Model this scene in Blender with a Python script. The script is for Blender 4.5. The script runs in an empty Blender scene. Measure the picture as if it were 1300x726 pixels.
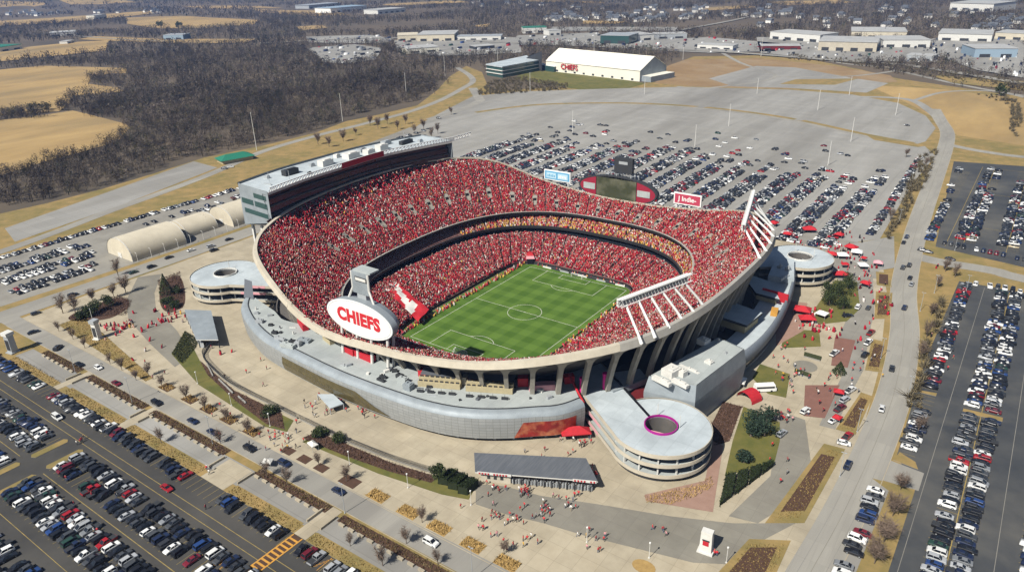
import bpy, bmesh, math, random
import numpy as np
from mathutils import Vector, Matrix
random.seed(7); rng = np.random.default_rng(7)
SC = bpy.context.scene; COL = SC.collection
# ---------------------------------------------------------------- camera (matched to the pitch markings)
F_PX, CAMP, YAW, PITCH, ROLL = 937.041, (203.827, -290.932, 174.111), -.6291, .41994, -.02685
_fw = Vector((math.sin(YAW)*math.cos(PITCH), math.cos(YAW)*math.cos(PITCH), -math.sin(PITCH)))
_rt = Vector((math.cos(YAW), -math.sin(YAW), 0)); _up = _rt.cross(_fw)
_r2 = _rt*math.cos(ROLL)+_up*math.sin(ROLL); _u2 = -_rt*math.sin(ROLL)+_up*math.cos(ROLL)
cd = bpy.data.cameras.new('camera'); cam = bpy.data.objects.new('camera', cd); COL.objects.link(cam)
cd.sensor_width = 36; cd.lens = F_PX/1300*36; cd.clip_start = 1; cd.clip_end = 30000
cam.matrix_world = Matrix(((_r2.x, _u2.x, -_fw.x, CAMP[0]), (_r2.y, _u2.y, -_fw.y, CAMP[1]), (_r2.z, _u2.z, -_fw.z, CAMP[2]), (0, 0, 0, 1)))
SC.camera = cam
# ---------------------------------------------------------------- sky, sun, exposure
SUN_EL = math.radians(47); SUN_DIR = Vector((-.122*math.cos(SUN_EL), -.9925*math.cos(SUN_EL), math.sin(SUN_EL)))
wd = bpy.data.worlds.new('World'); SC.world = wd; wd.use_nodes = True
_nt = wd.node_tree; _bg = _nt.nodes['Background']; _sk = _nt.nodes.new('ShaderNodeTexSky')
_sk.sky_type = 'NISHITA'; _sk.sun_disc = False; _sk.sun_elevation = SUN_EL; _sk.sun_rotation = math.atan2(SUN_DIR.x, SUN_DIR.y)
_sk.altitude = 300; _sk.dust_density = 1.2
_nt.links.new(_sk.outputs[0], _bg.inputs[0]); _bg.inputs[1].default_value = .05
sl = bpy.data.lights.new('sun', 'SUN'); sl.energy = 5.0; sl.angle = math.radians(.5); sl.color = (1, .955, .87)
so = bpy.data.objects.new('sun', sl); COL.objects.link(so); so.location = (0, -200, 400)
so.rotation_euler = SUN_DIR.to_track_quat('Z', 'Y').to_euler()
SC.view_settings.view_transform = 'Standard'; SC.view_settings.look = 'None'; SC.view_settings.exposure = 0.45; SC.view_settings.gamma = 1
SC.cycles.max_bounces = 5; SC.cycles.diffuse_bounces = 1; SC.cycles.glossy_bounces = 2; SC.cycles.volume_bounces = 0
SC.cycles.use_denoising = True
# ---------------------------------------------------------------- helpers
G = 10.0                                   # the grade outside; the pitch lies at 0
def g(u, v, z=G):                          # where the sight line of a photo pixel meets the level z
    d = _fw*F_PX+_r2*(u-650)-_u2*(v-363); t = (z-CAMP[2])/d.z
    return (CAMP[0]+d.x*t, CAMP[1]+d.y*t)
def gp(pts, z=G): return [g(a, b, z) for a, b in pts]
_M = np.array([_r2, _u2, _fw]); _C = np.array(CAMP)
def proj(P):                               # world points -> photo pixels, depth
    q = (np.asarray(P, float)-_C) @ _M.T
    return 650+F_PX*q[:, 0]/q[:, 2], 363-F_PX*q[:, 1]/q[:, 2], q[:, 2]
def inpoly(x, y, poly):
    x = np.asarray(x, float); y = np.asarray(y, float); r = np.zeros(x.shape, bool); n = len(poly)
    for i in range(n):
        x0, y0 = poly[i]; x1, y1 = poly[(i+1) % n]
        if y0 == y1: continue
        r ^= ((y0 > y) != (y1 > y)) & (x < (x1-x0)*(y-y0)/(y1-y0)+x0)
    return r
def tag(o, label=None, cat=None, group=None, kind=None):
    for k, v in (('label', label), ('category', cat), ('group', group), ('kind', kind)):
        if v: o[k] = v
    return o
def thing(name, loc=(0, 0, 0), label=None, cat=None, group=None, rz=0):
    o = bpy.data.objects.new(name, None); COL.objects.link(o); o.location = loc; o.rotation_euler = (0, 0, rz)
    o.empty_display_size = .5
    return tag(o, label, cat, group)
def kids(o): return [c for c in COL.objects if c.parent is o]
def dup(root, children, loc, rz=0):
    r = root.copy(); COL.objects.link(r); r.location = loc; r.rotation_euler = (0, 0, rz); r.parent = None
    out = [r]
    for ch in children:
        c = ch.copy(); COL.objects.link(c); c.parent = r; out.append(c)
    return out
class MB:
    def __init__(s): s.v = []; s.f = []; s.m = []; s.uv = {}
    def add(s, vs, fs, mi=0, uvs=None):
        b = len(s.v); s.v += [tuple(p) for p in vs]
        for k, f in enumerate(fs):
            if uvs: s.uv[len(s.f)] = uvs[k]
            s.f.append([b+i for i in f]); s.m.append(mi)
        return s
    def box(s, c, size, rz=0, mi=0, taper=1):          # c = centre of the base
        x, y, z = c; a, b, h = size; ca, sa = math.cos(rz), math.sin(rz); vs = []
        for zz, k in ((0, 1), (h, taper)):
            for px, py in ((-a/2, -b/2), (a/2, -b/2), (a/2, b/2), (-a/2, b/2)):
                vs.append((x+(px*ca-py*sa)*k, y+(px*sa+py*ca)*k, z+zz))
        return s.add(vs, [(3, 2, 1, 0), (4, 5, 6, 7), (0, 1, 5, 4), (1, 2, 6, 5), (2, 3, 7, 6), (3, 0, 4, 7)], mi)
    def prism(s, poly, z0, z1, mi=0, mi_side=None):
        n = len(poly); a = sum(poly[i][0]*poly[(i+1) % n][1]-poly[(i+1) % n][0]*poly[i][1] for i in range(n))
        if a < 0: poly = poly[::-1]
        zz0 = z0 if hasattr(z0, '__len__') else [z0]*n; zz1 = z1 if hasattr(z1, '__len__') else [z1]*n
        if a < 0: zz0 = zz0[::-1] ; zz1 = zz1[::-1]
        vs = [(p[0], p[1], z) for p, z in zip(poly, zz0)]+[(p[0], p[1], z) for p, z in zip(poly, zz1)]
        s.add(vs, [list(range(n, 2*n))], mi)
        s.add(vs, [list(range(n-1, -1, -1))]+[(i, (i+1) % n, n+(i+1) % n, n+i) for i in range(n)], mi if mi_side is None else mi_side)
        return s
    def tube(s, p0, p1, r0, r1=None, n=6, mi=0, cap=True):
        p0 = Vector(p0); p1 = Vector(p1); r1 = r0 if r1 is None else r1; d = (p1-p0)
        if d.length < 1e-6: return s
        d.normalize(); a = d.orthogonal().normalized(); b = d.cross(a); vs = []
        for p, r in ((p0, r0), (p1, r1)):
            for i in range(n):
                t = 2*math.pi*i/n; vs.append(p+a*(r*math.cos(t))+b*(r*math.sin(t)))
        fs = [(i, (i+1) % n, n+(i+1) % n, n+i) for i in range(n)]
        if cap: fs += [list(range(n-1, -1, -1)), list(range(n, 2*n))]
        return s.add(vs, fs, mi)
    def loft(s, rows, closed=False, mi=0, flip=False, uv=False):      # rows: list of equally long point lists
        n = len(rows[0]); vs = [p for r in rows for p in r]; fs = []; uvs = [] if uv else None
        if uv:
            L = [0]
            for i in range(n): L.append(L[-1]+(Vector(rows[0][(i+1) % n])-Vector(rows[0][i])).length)
            H = [0]
            for j in range(len(rows)-1): H.append(H[-1]+(Vector(rows[j+1][n//2])-Vector(rows[j][n//2])).length)
        for j in range(len(rows)-1):
            for i in range(n if closed else n-1):
                k = (i+1) % n; f = (j*n+i, j*n+k, (j+1)*n+k, (j+1)*n+i); q = [(L[i], H[j]), (L[i+1], H[j]), (L[i+1], H[j+1]), (L[i], H[j+1])] if uv else None
                if flip: f = f[::-1]; q = q[::-1] if uv else None
                fs.append(f)
                if uv: uvs.append(q)
        return s.add(vs, fs, mi, uvs)
    def build(s, name, mats, parent=None, smooth=False, loc=None):
        me = bpy.data.meshes.new(name); vs = np.array(s.v, float).reshape(-1, 3)
        o = bpy.data.objects.new(name, me); COL.objects.link(o)
        if parent is not None:
            o.parent = parent; vs = vs-np.array(parent.location)
        elif loc is not None:
            o.location = loc; vs = vs-np.array(loc)
        me.from_pydata([tuple(p) for p in vs], [], s.f)
        for m in (mats if isinstance(mats, (list, tuple)) else [mats]): me.materials.append(m)
        me.polygons.foreach_set('material_index', s.m)
        if smooth: me.polygons.foreach_set('use_smooth', [True]*len(s.f))
        if s.uv:
            ul = me.uv_layers.new(name='UVMap')
            for i, q in s.uv.items():
                p = me.polygons[i]
                for k, li in enumerate(p.loop_indices): ul.data[li].uv = q[k]
        me.update(); return o
def npmesh(name, V, Fc, mat, col=None, loc=(0, 0, 0)):                 # fast mesh of triangles or quads with point colours
    me = bpy.data.meshes.new(name); V = np.asarray(V, np.float32); Fc = np.asarray(Fc, np.int32); n, k = Fc.shape
    me.vertices.add(len(V)); me.vertices.foreach_set('co', V.ravel())
    me.loops.add(n*k); me.loops.foreach_set('vertex_index', Fc.ravel())
    me.polygons.add(n); me.polygons.foreach_set('loop_start', np.arange(0, n*k, k, dtype=np.int32))
    me.update(calc_edges=True)
    if col is not None:
        at = me.color_attributes.new('tint', 'FLOAT_COLOR', 'POINT'); c4 = np.ones((len(V), 4), np.float32); c4[:, :3] = col
        at.data.foreach_set('color', c4.ravel())
    me.materials.append(mat); o = bpy.data.objects.new(name, me); COL.objects.link(o); return o
# ---------------------------------------------------------------- materials
def nmat(name):
    m = bpy.data.materials.new(name); m.use_nodes = True; nt = m.node_tree
    return m, nt, nt.nodes['Principled BSDF']
def mat(name, c, rough=.7, metal=0, c2=None, scale=.3, c3=None, scale3=.03, amt3=.6, spec=.3, bump=0, bscale=3, detail=4, aniso=None, grid=None, gamt=.35):
    m, nt, b = nmat(name); N, L = nt.nodes, nt.links
    b.inputs['Roughness'].default_value = rough; b.inputs['Metallic'].default_value = metal; b.inputs['Specular IOR Level'].default_value = spec
    b.inputs['Base Color'].default_value = (*c, 1)
    if c2 or bump or grid: geo = N.new('ShaderNodeNewGeometry')
    if c2:
        src = geo.outputs['Position']
        if aniso:
            mp = N.new('ShaderNodeMapping'); mp.inputs['Scale'].default_value = aniso; L.new(src, mp.inputs[0]); src = mp.outputs[0]
        no = N.new('ShaderNodeTexNoise'); no.inputs['Scale'].default_value = scale; no.inputs['Detail'].default_value = detail; no.inputs['Roughness'].default_value = .65
        L.new(src, no.inputs['Vector']); rp = N.new('ShaderNodeMapRange'); rp.inputs[1].default_value = .32; rp.inputs[2].default_value = .68
        L.new(no.outputs['Fac'], rp.inputs[0]); mx = N.new('ShaderNodeMix'); mx.data_type = 'RGBA'
        mx.inputs[6].default_value = (*c, 1); mx.inputs[7].default_value = (*c2, 1); L.new(rp.outputs[0], mx.inputs[0]); out = mx.outputs[2]
        if c3:
            n2 = N.new('ShaderNodeTexNoise'); n2.inputs['Scale'].default_value = scale3; n2.inputs['Detail'].default_value = 5; n2.inputs['Roughness'].default_value = .6
            L.new(src, n2.inputs['Vector']); r2 = N.new('ShaderNodeMapRange'); r2.inputs[1].default_value = .45; r2.inputs[2].default_value = .68; r2.inputs[4].default_value = amt3
            L.new(n2.outputs['Fac'], r2.inputs[0]); m2 = N.new('ShaderNodeMix'); m2.data_type = 'RGBA'; m2.inputs[7].default_value = (*c3, 1)
            L.new(r2.outputs[0], m2.inputs[0]); L.new(out, m2.inputs[6]); out = m2.outputs[2]
        if grid:                                          # slab joints
            br = N.new('ShaderNodeTexBrick'); br.offset = 0; br.inputs['Scale'].default_value = 1; br.inputs['Brick Width'].default_value = grid[0]; br.inputs['Row Height'].default_value = grid[1]; br.inputs['Mortar Size'].default_value = grid[2]; br.inputs['Mortar Smooth'].default_value = .3
            br.inputs['Color1'].default_value = (1, 1, 1, 1); br.inputs['Color2'].default_value = (.91, .915, .92, 1); br.inputs['Mortar'].default_value = (1-gamt,)*3+(1,); L.new(geo.outputs['Position'], br.inputs['Vector'])
            mg = N.new('ShaderNodeMix'); mg.data_type = 'RGBA'; mg.blend_type = 'MULTIPLY'; mg.inputs[0].default_value = 1; L.new(out, mg.inputs[6]); L.new(br.outputs[0], mg.inputs[7]); out = mg.outputs[2]
        L.new(out, b.inputs['Base Color'])
    if bump:
        nb = N.new('ShaderNodeTexNoise'); nb.inputs['Scale'].default_value = bscale; nb.inputs['Detail'].default_value = 3; L.new(geo.outputs['Position'], nb.inputs['Vector'])
        bp = N.new('ShaderNodeBump'); bp.inputs['Strength'].default_value = bump; bp.inputs['Distance'].default_value = .3; L.new(nb.outputs['Fac'], bp.inputs['Height']); L.new(bp.outputs[0], b.inputs['Normal'])
    return m
def attrmat(name, rough=.8, spec=.2, trans=0):
    m, nt, b = nmat(name); a = nt.nodes.new('ShaderNodeAttribute'); a.attribute_name = 'tint'
    nt.links.new(a.outputs['Color'], b.inputs['Base Color']); b.inputs['Roughness'].default_value = rough; b.inputs['Specular IOR Level'].default_value = spec
    return m
def objmat(name, rough=.35, spec=.5, coat=0, metal=0):
    m, nt, b = nmat(name); a = nt.nodes.new('ShaderNodeObjectInfo'); nt.links.new(a.outputs['Color'], b.inputs['Base Color'])
    b.inputs['Roughness'].default_value = rough; b.inputs['Specular IOR Level'].default_value = spec; b.inputs['Coat Weight'].default_value = coat; b.inputs['Metallic'].default_value = metal
    return m
def panelmat(name, c1, c2, mortar, w, h, rough=.45, metal=.0, mort=.02, off=.0):           # seams on UV metres
    m, nt, b = nmat(name); N, L = nt.nodes, nt.links; uv = N.new('ShaderNodeUVMap'); br = N.new('ShaderNodeTexBrick'); br.offset = off
    br.inputs['Color1'].default_value = (*c1, 1); br.inputs['Color2'].default_value = (*c2, 1); br.inputs['Mortar'].default_value = (*mortar, 1)
    br.inputs['Scale'].default_value = 1; br.inputs['Mortar Size'].default_value = mort; br.inputs['Brick Width'].default_value = w; br.inputs['Row Height'].default_value = h
    L.new(uv.outputs[0], br.inputs['Vector']); L.new(br.outputs[0], b.inputs['Base Color']); b.inputs['Roughness'].default_value = rough; b.inputs['Metallic'].default_value = metal
    return m
M = {}
M['concrete_cream'] = mat('concrete_cream', (.42, .365, .265), .85, c2=(.34, .29, .205), scale=.12, c3=(.27, .235, .175), scale3=.03, amt3=.6, bump=.05, grid=(6, 6, .07), gamt=.28)
M['concrete_grey'] = mat('concrete_grey', (.27, .255, .22), .9, c2=(.225, .21, .18), scale=.08, c3=(.17, .16, .14), scale3=.02, amt3=.6, grid=(7, 7, .06), gamt=.25)
M['concrete_lot'] = mat('concrete_lot', (.315, .305, .28), .9, c2=(.25, .24, .215), scale=.06, c3=(.19, .18, .16), scale3=.018, amt3=.8, aniso=(1, .15, 1), grid=(20, 9, .22), gamt=.16)
M['concrete_road'] = mat('concrete_road', (.31, .295, .255), .9, c2=(.255, .24, .21), scale=.15, c3=(.19, .18, .16), scale3=.03, amt3=.7, aniso=(1, .12, 1), grid=(4.2, 9, .05), gamt=.16)
M['plaza_path'] = mat('plaza_path', (.235, .22, .18), .9, c2=(.19, .175, .145), scale=.1, c3=(.14, .13, .105), scale3=.03, amt3=.6, grid=(6, 6, .07), gamt=.2)
M['asphalt'] = mat('asphalt', (.040, .039, .037), .9, c2=(.062, .059, .053), scale=.06, c3=(.095, .088, .077), scale3=.02, amt3=.45)
M['asphalt_new'] = mat('asphalt_new', (.038, .042, .048), .85, c2=(.066, .068, .068), scale=.05, c3=(.13, .122, .104), scale3=.022, amt3=.7)
M['paint_yellow'] = mat('paint_yellow', (.34, .25, .08), .8, c2=(.20, .155, .065), scale=.5)
M['paint_orange'] = mat('paint_orange', (.55, .27, .04), .8, c2=(.42, .22, .05), scale=.5)
M['paint_white'] = mat('paint_white', (.62, .60, .55), .8)
M['dry_grass'] = mat('dry_grass', (.30, .205, .08), .95, c2=(.20, .15, .055), scale=.12, c3=(.135, .125, .04), scale3=.03, amt3=.6, bump=.3, bscale=1.2)
M['field_grass'] = mat('field_grass', (.40, .275, .115), .95, c2=(.29, .195, .08), scale=.03, c3=(.20, .15, .075), scale3=.009, amt3=.8, aniso=(1, .35, 1))
M['lawn'] = mat('lawn', (.075, .085, .02), .95, c2=(.13, .12, .03), scale=.15, c3=(.19, .15, .05), scale3=.06, amt3=.5, bump=.3, bscale=2)
M['woods_floor'] = mat('woods_floor', (.10, .078, .055), .95, c2=(.13, .10, .065), scale=.012, c3=(.055, .048, .038), scale3=.006, amt3=.8)
M['mulch'] = mat('mulch', (.085, .045, .028), .95, c2=(.06, .034, .022), scale=.6)
M['hedge_green'] = mat('hedge_green', (.03, .04, .015), .95, c2=(.05, .055, .02), scale=1.5)
M['dirt'] = mat('dirt', (.27, .18, .09), .95, c2=(.21, .135, .065), scale=.03, c3=(.31, .245, .16), scale3=.012, amt3=.7)
M['brick_red'] = mat('brick_red', (.21, .105, .08), .9, c2=(.17, .085, .065), scale=.4)
M['brick_pale'] = mat('brick_pale', (.30, .19, .145), .9, c2=(.26, .16, .12), scale=.4)
M['cream'] = mat('cream_precast', (.49, .445, .355), .8, c2=(.41, .37, .295), scale=.25, c3=(.36, .31, .23), scale3=.07, amt3=.5)
M['precast_grey'] = mat('precast_grey', (.33, .315, .28), .85, c2=(.28, .265, .235), scale=.25)
M['pier'] = mat('pier_concrete', (.34, .315, .265), .85, c2=(.25, .232, .195), scale=.3)
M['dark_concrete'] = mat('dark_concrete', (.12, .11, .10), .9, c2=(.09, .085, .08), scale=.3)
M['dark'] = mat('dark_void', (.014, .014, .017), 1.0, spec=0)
M['glass_dark'] = mat('glass_dark', (.015, .018, .024), .12, spec=.6)
M['glass_bronze'] = mat('glass_bronze', (.085, .068, .03), .25, spec=.5, c2=(.05, .043, .022), scale=.5)
M['glass_green'] = mat('glass_green', (.03, .07, .065), .15, spec=.6)
M['roof'] = mat('roof_membrane', (.48, .53, .55), .7, c2=(.41, .455, .475), scale=.15, c3=(.31, .345, .36), scale3=.06, amt3=.75, grid=(5, 9, .08), gamt=.2)
M['roof_grey'] = mat('roof_grey', (.40, .43, .42), .7, c2=(.35, .38, .37), scale=.2, c3=(.28, .30, .30), scale3=.07, amt3=.6, grid=(5, 9, .08), gamt=.2)
M['white'] = mat('white_steel', (.75, .75, .72), .5)
M['offwhite'] = mat('off_white', (.62, .61, .57), .6, c2=(.55, .54, .50), scale=.5)
M['steel'] = mat('grey_steel', (.38, .40, .41), .45, metal=.2)
M['charcoal'] = mat('charcoal', (.035, .037, .04), .6)
M['metal_clad'] = mat('metal_cladding', (.29, .325, .345), .55, metal=.1, c2=(.24, .27, .29), scale=.3, c3=(.18, .20, .21), scale3=.09, amt3=.5)
M['roof_slate'] = mat('slate_metal_roof', (.13, .14, .155), .5, metal=.3)
M['red'] = mat('red_paint', (.42, .018, .028), .6)
M['red_fabric'] = mat('red_fabric', (.46, .02, .028), .75, c2=(.36, .015, .022), scale=.8)
M['red_dark'] = mat('dark_red_panel', (.12, .014, .016), .6)
M['magenta'] = mat('magenta_wrap', (.65, .02, .25), .6)
M['magenta_deep'] = mat('deep_magenta', (.33, .012, .21), .5)
M['pink'] = mat('pink_banner', (.60, .30, .33), .7)
M['timber'] = mat('pale_panel', (.42, .36, .22), .8, c2=(.36, .31, .19), scale=.5)
M['bark'] = mat('bark', (.13, .10, .075), .95)
M['twig'] = mat('twigs', (.17, .125, .095), .95)
M['leaf_dark'] = attrmat('evergreen_leaves', .9, .1)
M['tint'] = attrmat('tinted_surface', .8, .2)
M['woods'] = attrmat('winter_woods', .95, .05)
M['crowd'] = attrmat('crowd_cloth', .85, .15)
M['carpaint'] = objmat('car_paint', .28, .5, .5)
M['carstuff'] = attrmat('far_car_paint', .35, .5)
M['glass'] = mat('car_glass', (.012, .014, .018), .1, spec=.6)
M['tyre'] = mat('tyre', (.015, .015, .016), .8)
M['tan_tent'] = mat('tan_tent', (.56, .505, .39), .75, c2=(.48, .43, .33), scale=.12)
M['canopy_obj'] = objmat('canopy_fabric', .8, .2)
M['tan_straw'] = mat('straw', (.38, .25, .09), .95, c2=(.28, .18, .065), scale=.8)
# ================================================================ GROUND, ROADS, LOTS
def se(phi, Ax, Ay, n, cx=0, cy=0, k=1.0):          # rounded-square plan by polar angle
    c, s = np.cos(phi), np.sin(phi); r = (np.abs(c/Ax)**n+np.abs(s/Ay)**n)**(-1/n)*k
    return cx+r*c, cy+r*s
RIM = (119.0, 112.5, 2.9, -3.0, -2.0)
def terrain(x, y):
    r = np.hypot(x, y); a = np.clip((r-1300)/2500, 0, 1)
    h = 14*np.sin(x/510+1.3)*np.cos(y/640+.4)+9*np.sin((x+y)/270)+22*np.sin(x/1400-.7)*np.sin(y/1750+.5)
    return G+a*a*(3-2*a)*(h+10)
def make_ground():
    n = 240; ph = np.linspace(0, 2*np.pi, n, endpoint=False)
    rows = []; x, y = se(ph, *RIM, k=.77); rows.append((x, y, np.full(n, G)))
    for r in [150, 200, 300, 450, 650, 900, 1150, 1400, 1650, 1900, 2200, 2500, 2850, 3200, 3600, 4100, 4800, 5800, 7200, 9500, 14000]:
        x, y = r*np.cos(ph), r*np.sin(ph); rows.append((x, y, terrain(x, y)))
    m = MB(); m.loft([list(zip(*r)) for r in rows], closed=True)
    # a loft with rings growing outwards faces down unless flipped
    m.f = [f[::-1] for f in m.f]
    tag(m.build('ground', M['woods_floor'], smooth=True), kind='structure')
make_ground()
LAY = .02; PIDX = [0]
def keyhole(poly):                                    # cut the bowl out of a sheet that surrounds it
    a = sum(poly[i][0]*poly[(i+1) % len(poly)][1]-poly[(i+1) % len(poly)][0]*poly[i][1] for i in range(len(poly)))
    if a < 0: poly = poly[::-1]
    H = [(float(x), float(y)) for x, y in zip(*se(np.linspace(0, 2*np.pi, 120, endpoint=False), *RIM, k=.775))][::-1]
    i, j = min(((i, j) for i in range(len(poly)) for j in range(len(H))), key=lambda q: (poly[q[0]][0]-H[q[1]][0])**2+(poly[q[0]][1]-H[q[1]][1])**2)
    return poly[:i+1]+H[j:]+H[:j+1]+poly[i:]
def patch(name, poly, material, layer=1, z=None, hole=False):
    if hole: poly = keyhole(poly)
    bm = bmesh.new(); PIDX[0] += 1; zz = (G+layer*LAY if z is None else z)+PIDX[0]*.0001
    f = bm.faces.new([bm.verts.new((p[0], p[1], zz)) for p in poly]); f.normal_update()
    if f.normal.z < 0: f.normal_flip()
    bmesh.ops.triangulate(bm, faces=[f]); me = bpy.data.meshes.new(name); bm.to_mesh(me); bm.free(); me.materials.append(M[material])
    o = bpy.data.objects.new(name, me); COL.objects.link(o); return tag(o, kind='structure')
def far_patch(name, poly, material, lift=.4, step=60):    # a patch that follows the rolling land
    xs = [p[0] for p in poly]; ys = [p[1] for p in poly]
    bm = bmesh.new(); f = bm.faces.new([bm.verts.new((p[0], p[1], 0)) for p in poly]); f.normal_update()
    if f.normal.z < 0: f.normal_flip()
    for ax, lo, hi in ((0, min(xs), max(xs)), (1, min(ys), max(ys))):
        k = lo+step
        while k < hi:
            no = (1, 0, 0) if ax == 0 else (0, 1, 0); co = (k, 0, 0) if ax == 0 else (0, k, 0)
            bmesh.ops.bisect_plane(bm, geom=bm.verts[:]+bm.edges[:]+bm.faces[:], plane_co=co, plane_no=no); k += step
    bmesh.ops.triangulate(bm, faces=bm.faces[:])
    for v in bm.verts: v.co.z = float(terrain(v.co.x, v.co.y))+lift
    me = bpy.data.meshes.new(name); bm.to_mesh(me); bm.free(); me.materials.append(M[material])
    o = bpy.data.objects.new(name, me); COL.objects.link(o); return tag(o, kind='structure')
def rect(x0, y0, x1, y1): return [(x0, y0), (x1, y0), (x1, y1), (x0, y1)]
def strip(pts, w):                                   # ribbon along a polyline
    P = [Vector((p[0], p[1], 0)) for p in pts]; L, R = [], []
    for i, p in enumerate(P):
        d = (P[min(i+1, len(P)-1)]-P[max(i-1, 0)]).normalized(); nrm = Vector((-d.y, d.x, 0)); ww = w[i] if hasattr(w, '__len__') else w
        L.append(p+nrm*ww/2); R.append(p-nrm*ww/2)
    return [(p.x, p.y) for p in L]+[(p.x, p.y) for p in reversed(R)]
def smooth_line(pts, k=6):                           # Catmull-Rom
    P = [Vector((p[0], p[1], 0)) for p in pts]; out = []
    for i in range(len(P)-1):
        a, b, c, d = P[max(i-1, 0)], P[i], P[i+1], P[min(i+2, len(P)-1)]
        for j in range(k):
            t = j/k; q = .5*((2*b)+(c-a)*t+(2*a-5*b+4*c-d)*t*t+(3*b-a-3*c+d)*t**3); out.append((q.x, q.y))
    return out+[(P[-1].x, P[-1].y)]
def line(name, pts, w, material, layer): return patch(name, strip(pts, w), material, layer)
ALL_ROAD = []
# dry grass around the whole site, up to the edge of the woods
SITE = gp([(-60, 285), (60, 258), (130, 240), (200, 219), (260, 200), (330, 186), (400, 169), (440, 154), (480, 146), (530, 134), (556, 114), (570, 98), (592, 84), (612, 92), (622, 116), (720, 110), (790, 108)])
SITE = [(-520, -330), (-395, -150)] + SITE + gp([(835, 104), (842, 88), (880, 72), (1000, 70), (1090, 88), (1140, 100), (1290, 122), (1360, 140)]) + [(420, 520), (420, -330)]
patch('grassland', SITE, 'dry_grass', 1, hole=True)
# large car parks
FAR_LOT = gp([(536, 156), (560, 143), (600, 122.5), (660, 116.5), (760, 113), (870, 110.5), (1000, 114), (1080, 120), (1140, 131), (1175, 147), (1188, 163), (1172, 184)]) + [(136, 420), (134, 330), (136, 250), (138, 185), (110, 150), (-130, 150), (-200, 110), (-290, 100), (-300, 200)]
patch('parking_lot', FAR_LOT, 'concrete_lot', 2)
med = smooth_line(gp([(604, 143), (650, 136.5), (700, 132.3), (800, 131.2), (900, 137), (1000, 150), (1100, 171), (1160, 182)]))
patch('median_grass', strip(med, 7), 'dry_grass', 4); patch('service_road', strip([(x, y-8) for x, y in med], 7), 'concrete_road', 3)
for a, b in (((884, 137), (905, 134)), ((1012, 153), (1030, 149))): patch('drive', strip(gp([a, b]), 9), 'concrete_lot', 5)
patch('grass_strip', gp([(1100, 172), (1165, 183), (1188, 176), (1186, 184), (1165, 187), (1110, 178)]), 'dry_grass', 5)
LEFT_LOT = [(-312, -150), (-228, -162), (-224, -60), (-226, 20), (-180, 110), (-180, 160), (-320, 290), (-345, 285), (-312, 120), (-310, 20), (-309, -80)]
patch('parking_lot', LEFT_LOT, 'concrete_grey', 2)
patch('parking_lot', gp([(6, 290), (19, 307), (150, 262), (276, 213), (246, 205), (120, 250)]), 'concrete_lot', 3)
patch('parking_lot', rect(-260, -340, 112, -186), 'asphalt', 2)
UR = [(151, 408), (168, 188), (215, 178), (300, 178), (300, 425), (200, 418)]
patch('parking_lot', UR, 'asphalt_new', 2)
LR = [(186, 139), (300, 143), (300, -180), (195.5, -180), (196, -58), (187.5, -40), (185, 40)]
patch('parking_lot', LR, 'asphalt_new', 2)
patch('drive', [(180, -44), (197, -46), (197, -57), (180, -58)], 'concrete_road', 4)
patch('drive', [(176, 6), (188, 8), (188, -1), (176, -3)], 'asphalt_new', 3)
patch('parking_bay', [(182.5, -62), (189, -60), (188, -125), (181, -125)], 'concrete_lot', 4)
# plaza
PLAZA = [(-203, -162.5), (171, -162.5), (173, -100), (175, -40), (170, 20), (158, 100), (146, 150), (100, 152), (-130, 130), (-203, 60)]
patch('plaza', PLAZA, 'concrete_cream', 3, hole=True)
# roads
road_main = smooth_line([(104, 640), (118, 580), (132, 520), (139, 450), (146.5, 330), (152, 240), (157.5, 170), (164, 110), (173, 60), (178.5, 10), (180, -30), (179.5, -80), (177, -130), (175, -210), (172, -330)])
patch('road', strip(road_main, 12.5), 'concrete_road', 6)
patch('road', strip(smooth_line([(137, 470), (170, 455), (220, 452), (420, 470)]), 9), 'concrete_road', 5)
patch('road', strip(smooth_line([(163, 165), (175, 163), (200, 164), (230, 158), (420, 140)]), 11), 'concrete_road', 5)
patch('road', strip([(-215, -166.3), (-80, -166.6), (60, -165.6), (176, -164.5)], 8.6), 'concrete_road', 6)
patch('road', strip(smooth_line([(-214, -340), (-214, -200), (-213, -140), (-212, -60), (-211, 20), (-190, 80), (-160, 130), (-120, 165)]), 15), 'concrete_road', 5)
road_out = smooth_line(gp([(-60, 338), (0, 320), (70, 295), (140, 268), (210, 243), (270, 220), (335, 192), (400, 173), (460, 158), (520, 142), (560, 127), (588, 112), (600, 104), (596, 96), (580, 86)]))
patch('road', strip(road_out, 9), 'concrete_road', 5)
patch('road', strip(gp([(545, 152), (590, 138), (610, 128), (600, 112)]), 12), 'concrete_road', 5)
patch('road', strip(smooth_line(gp([(1128, 135), (1080, 124), (1150, 126), (1182, 142), (1200, 162)])), 10), 'concrete_lot', 5)
for pts, w in (([(860, 110), (900, 112), (985, 98), (940, 80), (900, 60), (860, 56)], 7), ([(985, 98), (1080, 97), (1140, 88), (1080, 82), (1030, 74)], 7), ([(1140, 90), (1220, 108), (1300, 122)], 8), ([(1160, 128), (1200, 117), (1260, 116), (1300, 124)], 6)):
    patch('road', strip(smooth_line(gp(pts)), w), 'concrete_road', 4)
patch('dirt_lot', gp([(832, 106), (836, 88), (870, 76), (960, 74), (1060, 84), (1130, 96), (1140, 104), (1040, 112), (1000, 113), (880, 110)]), 'dirt', 2)
patch('gravel_lot', gp([(900, 100), (960, 84), (1010, 86), (1080, 99), (1128, 106), (1100, 118), (1000, 112), (930, 110)]), 'concrete_lot', 3)
patch('grassland', gp([(1010, 101), (1090, 100), (1060, 108), (990, 107)]), 'dry_grass', 4)
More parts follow.
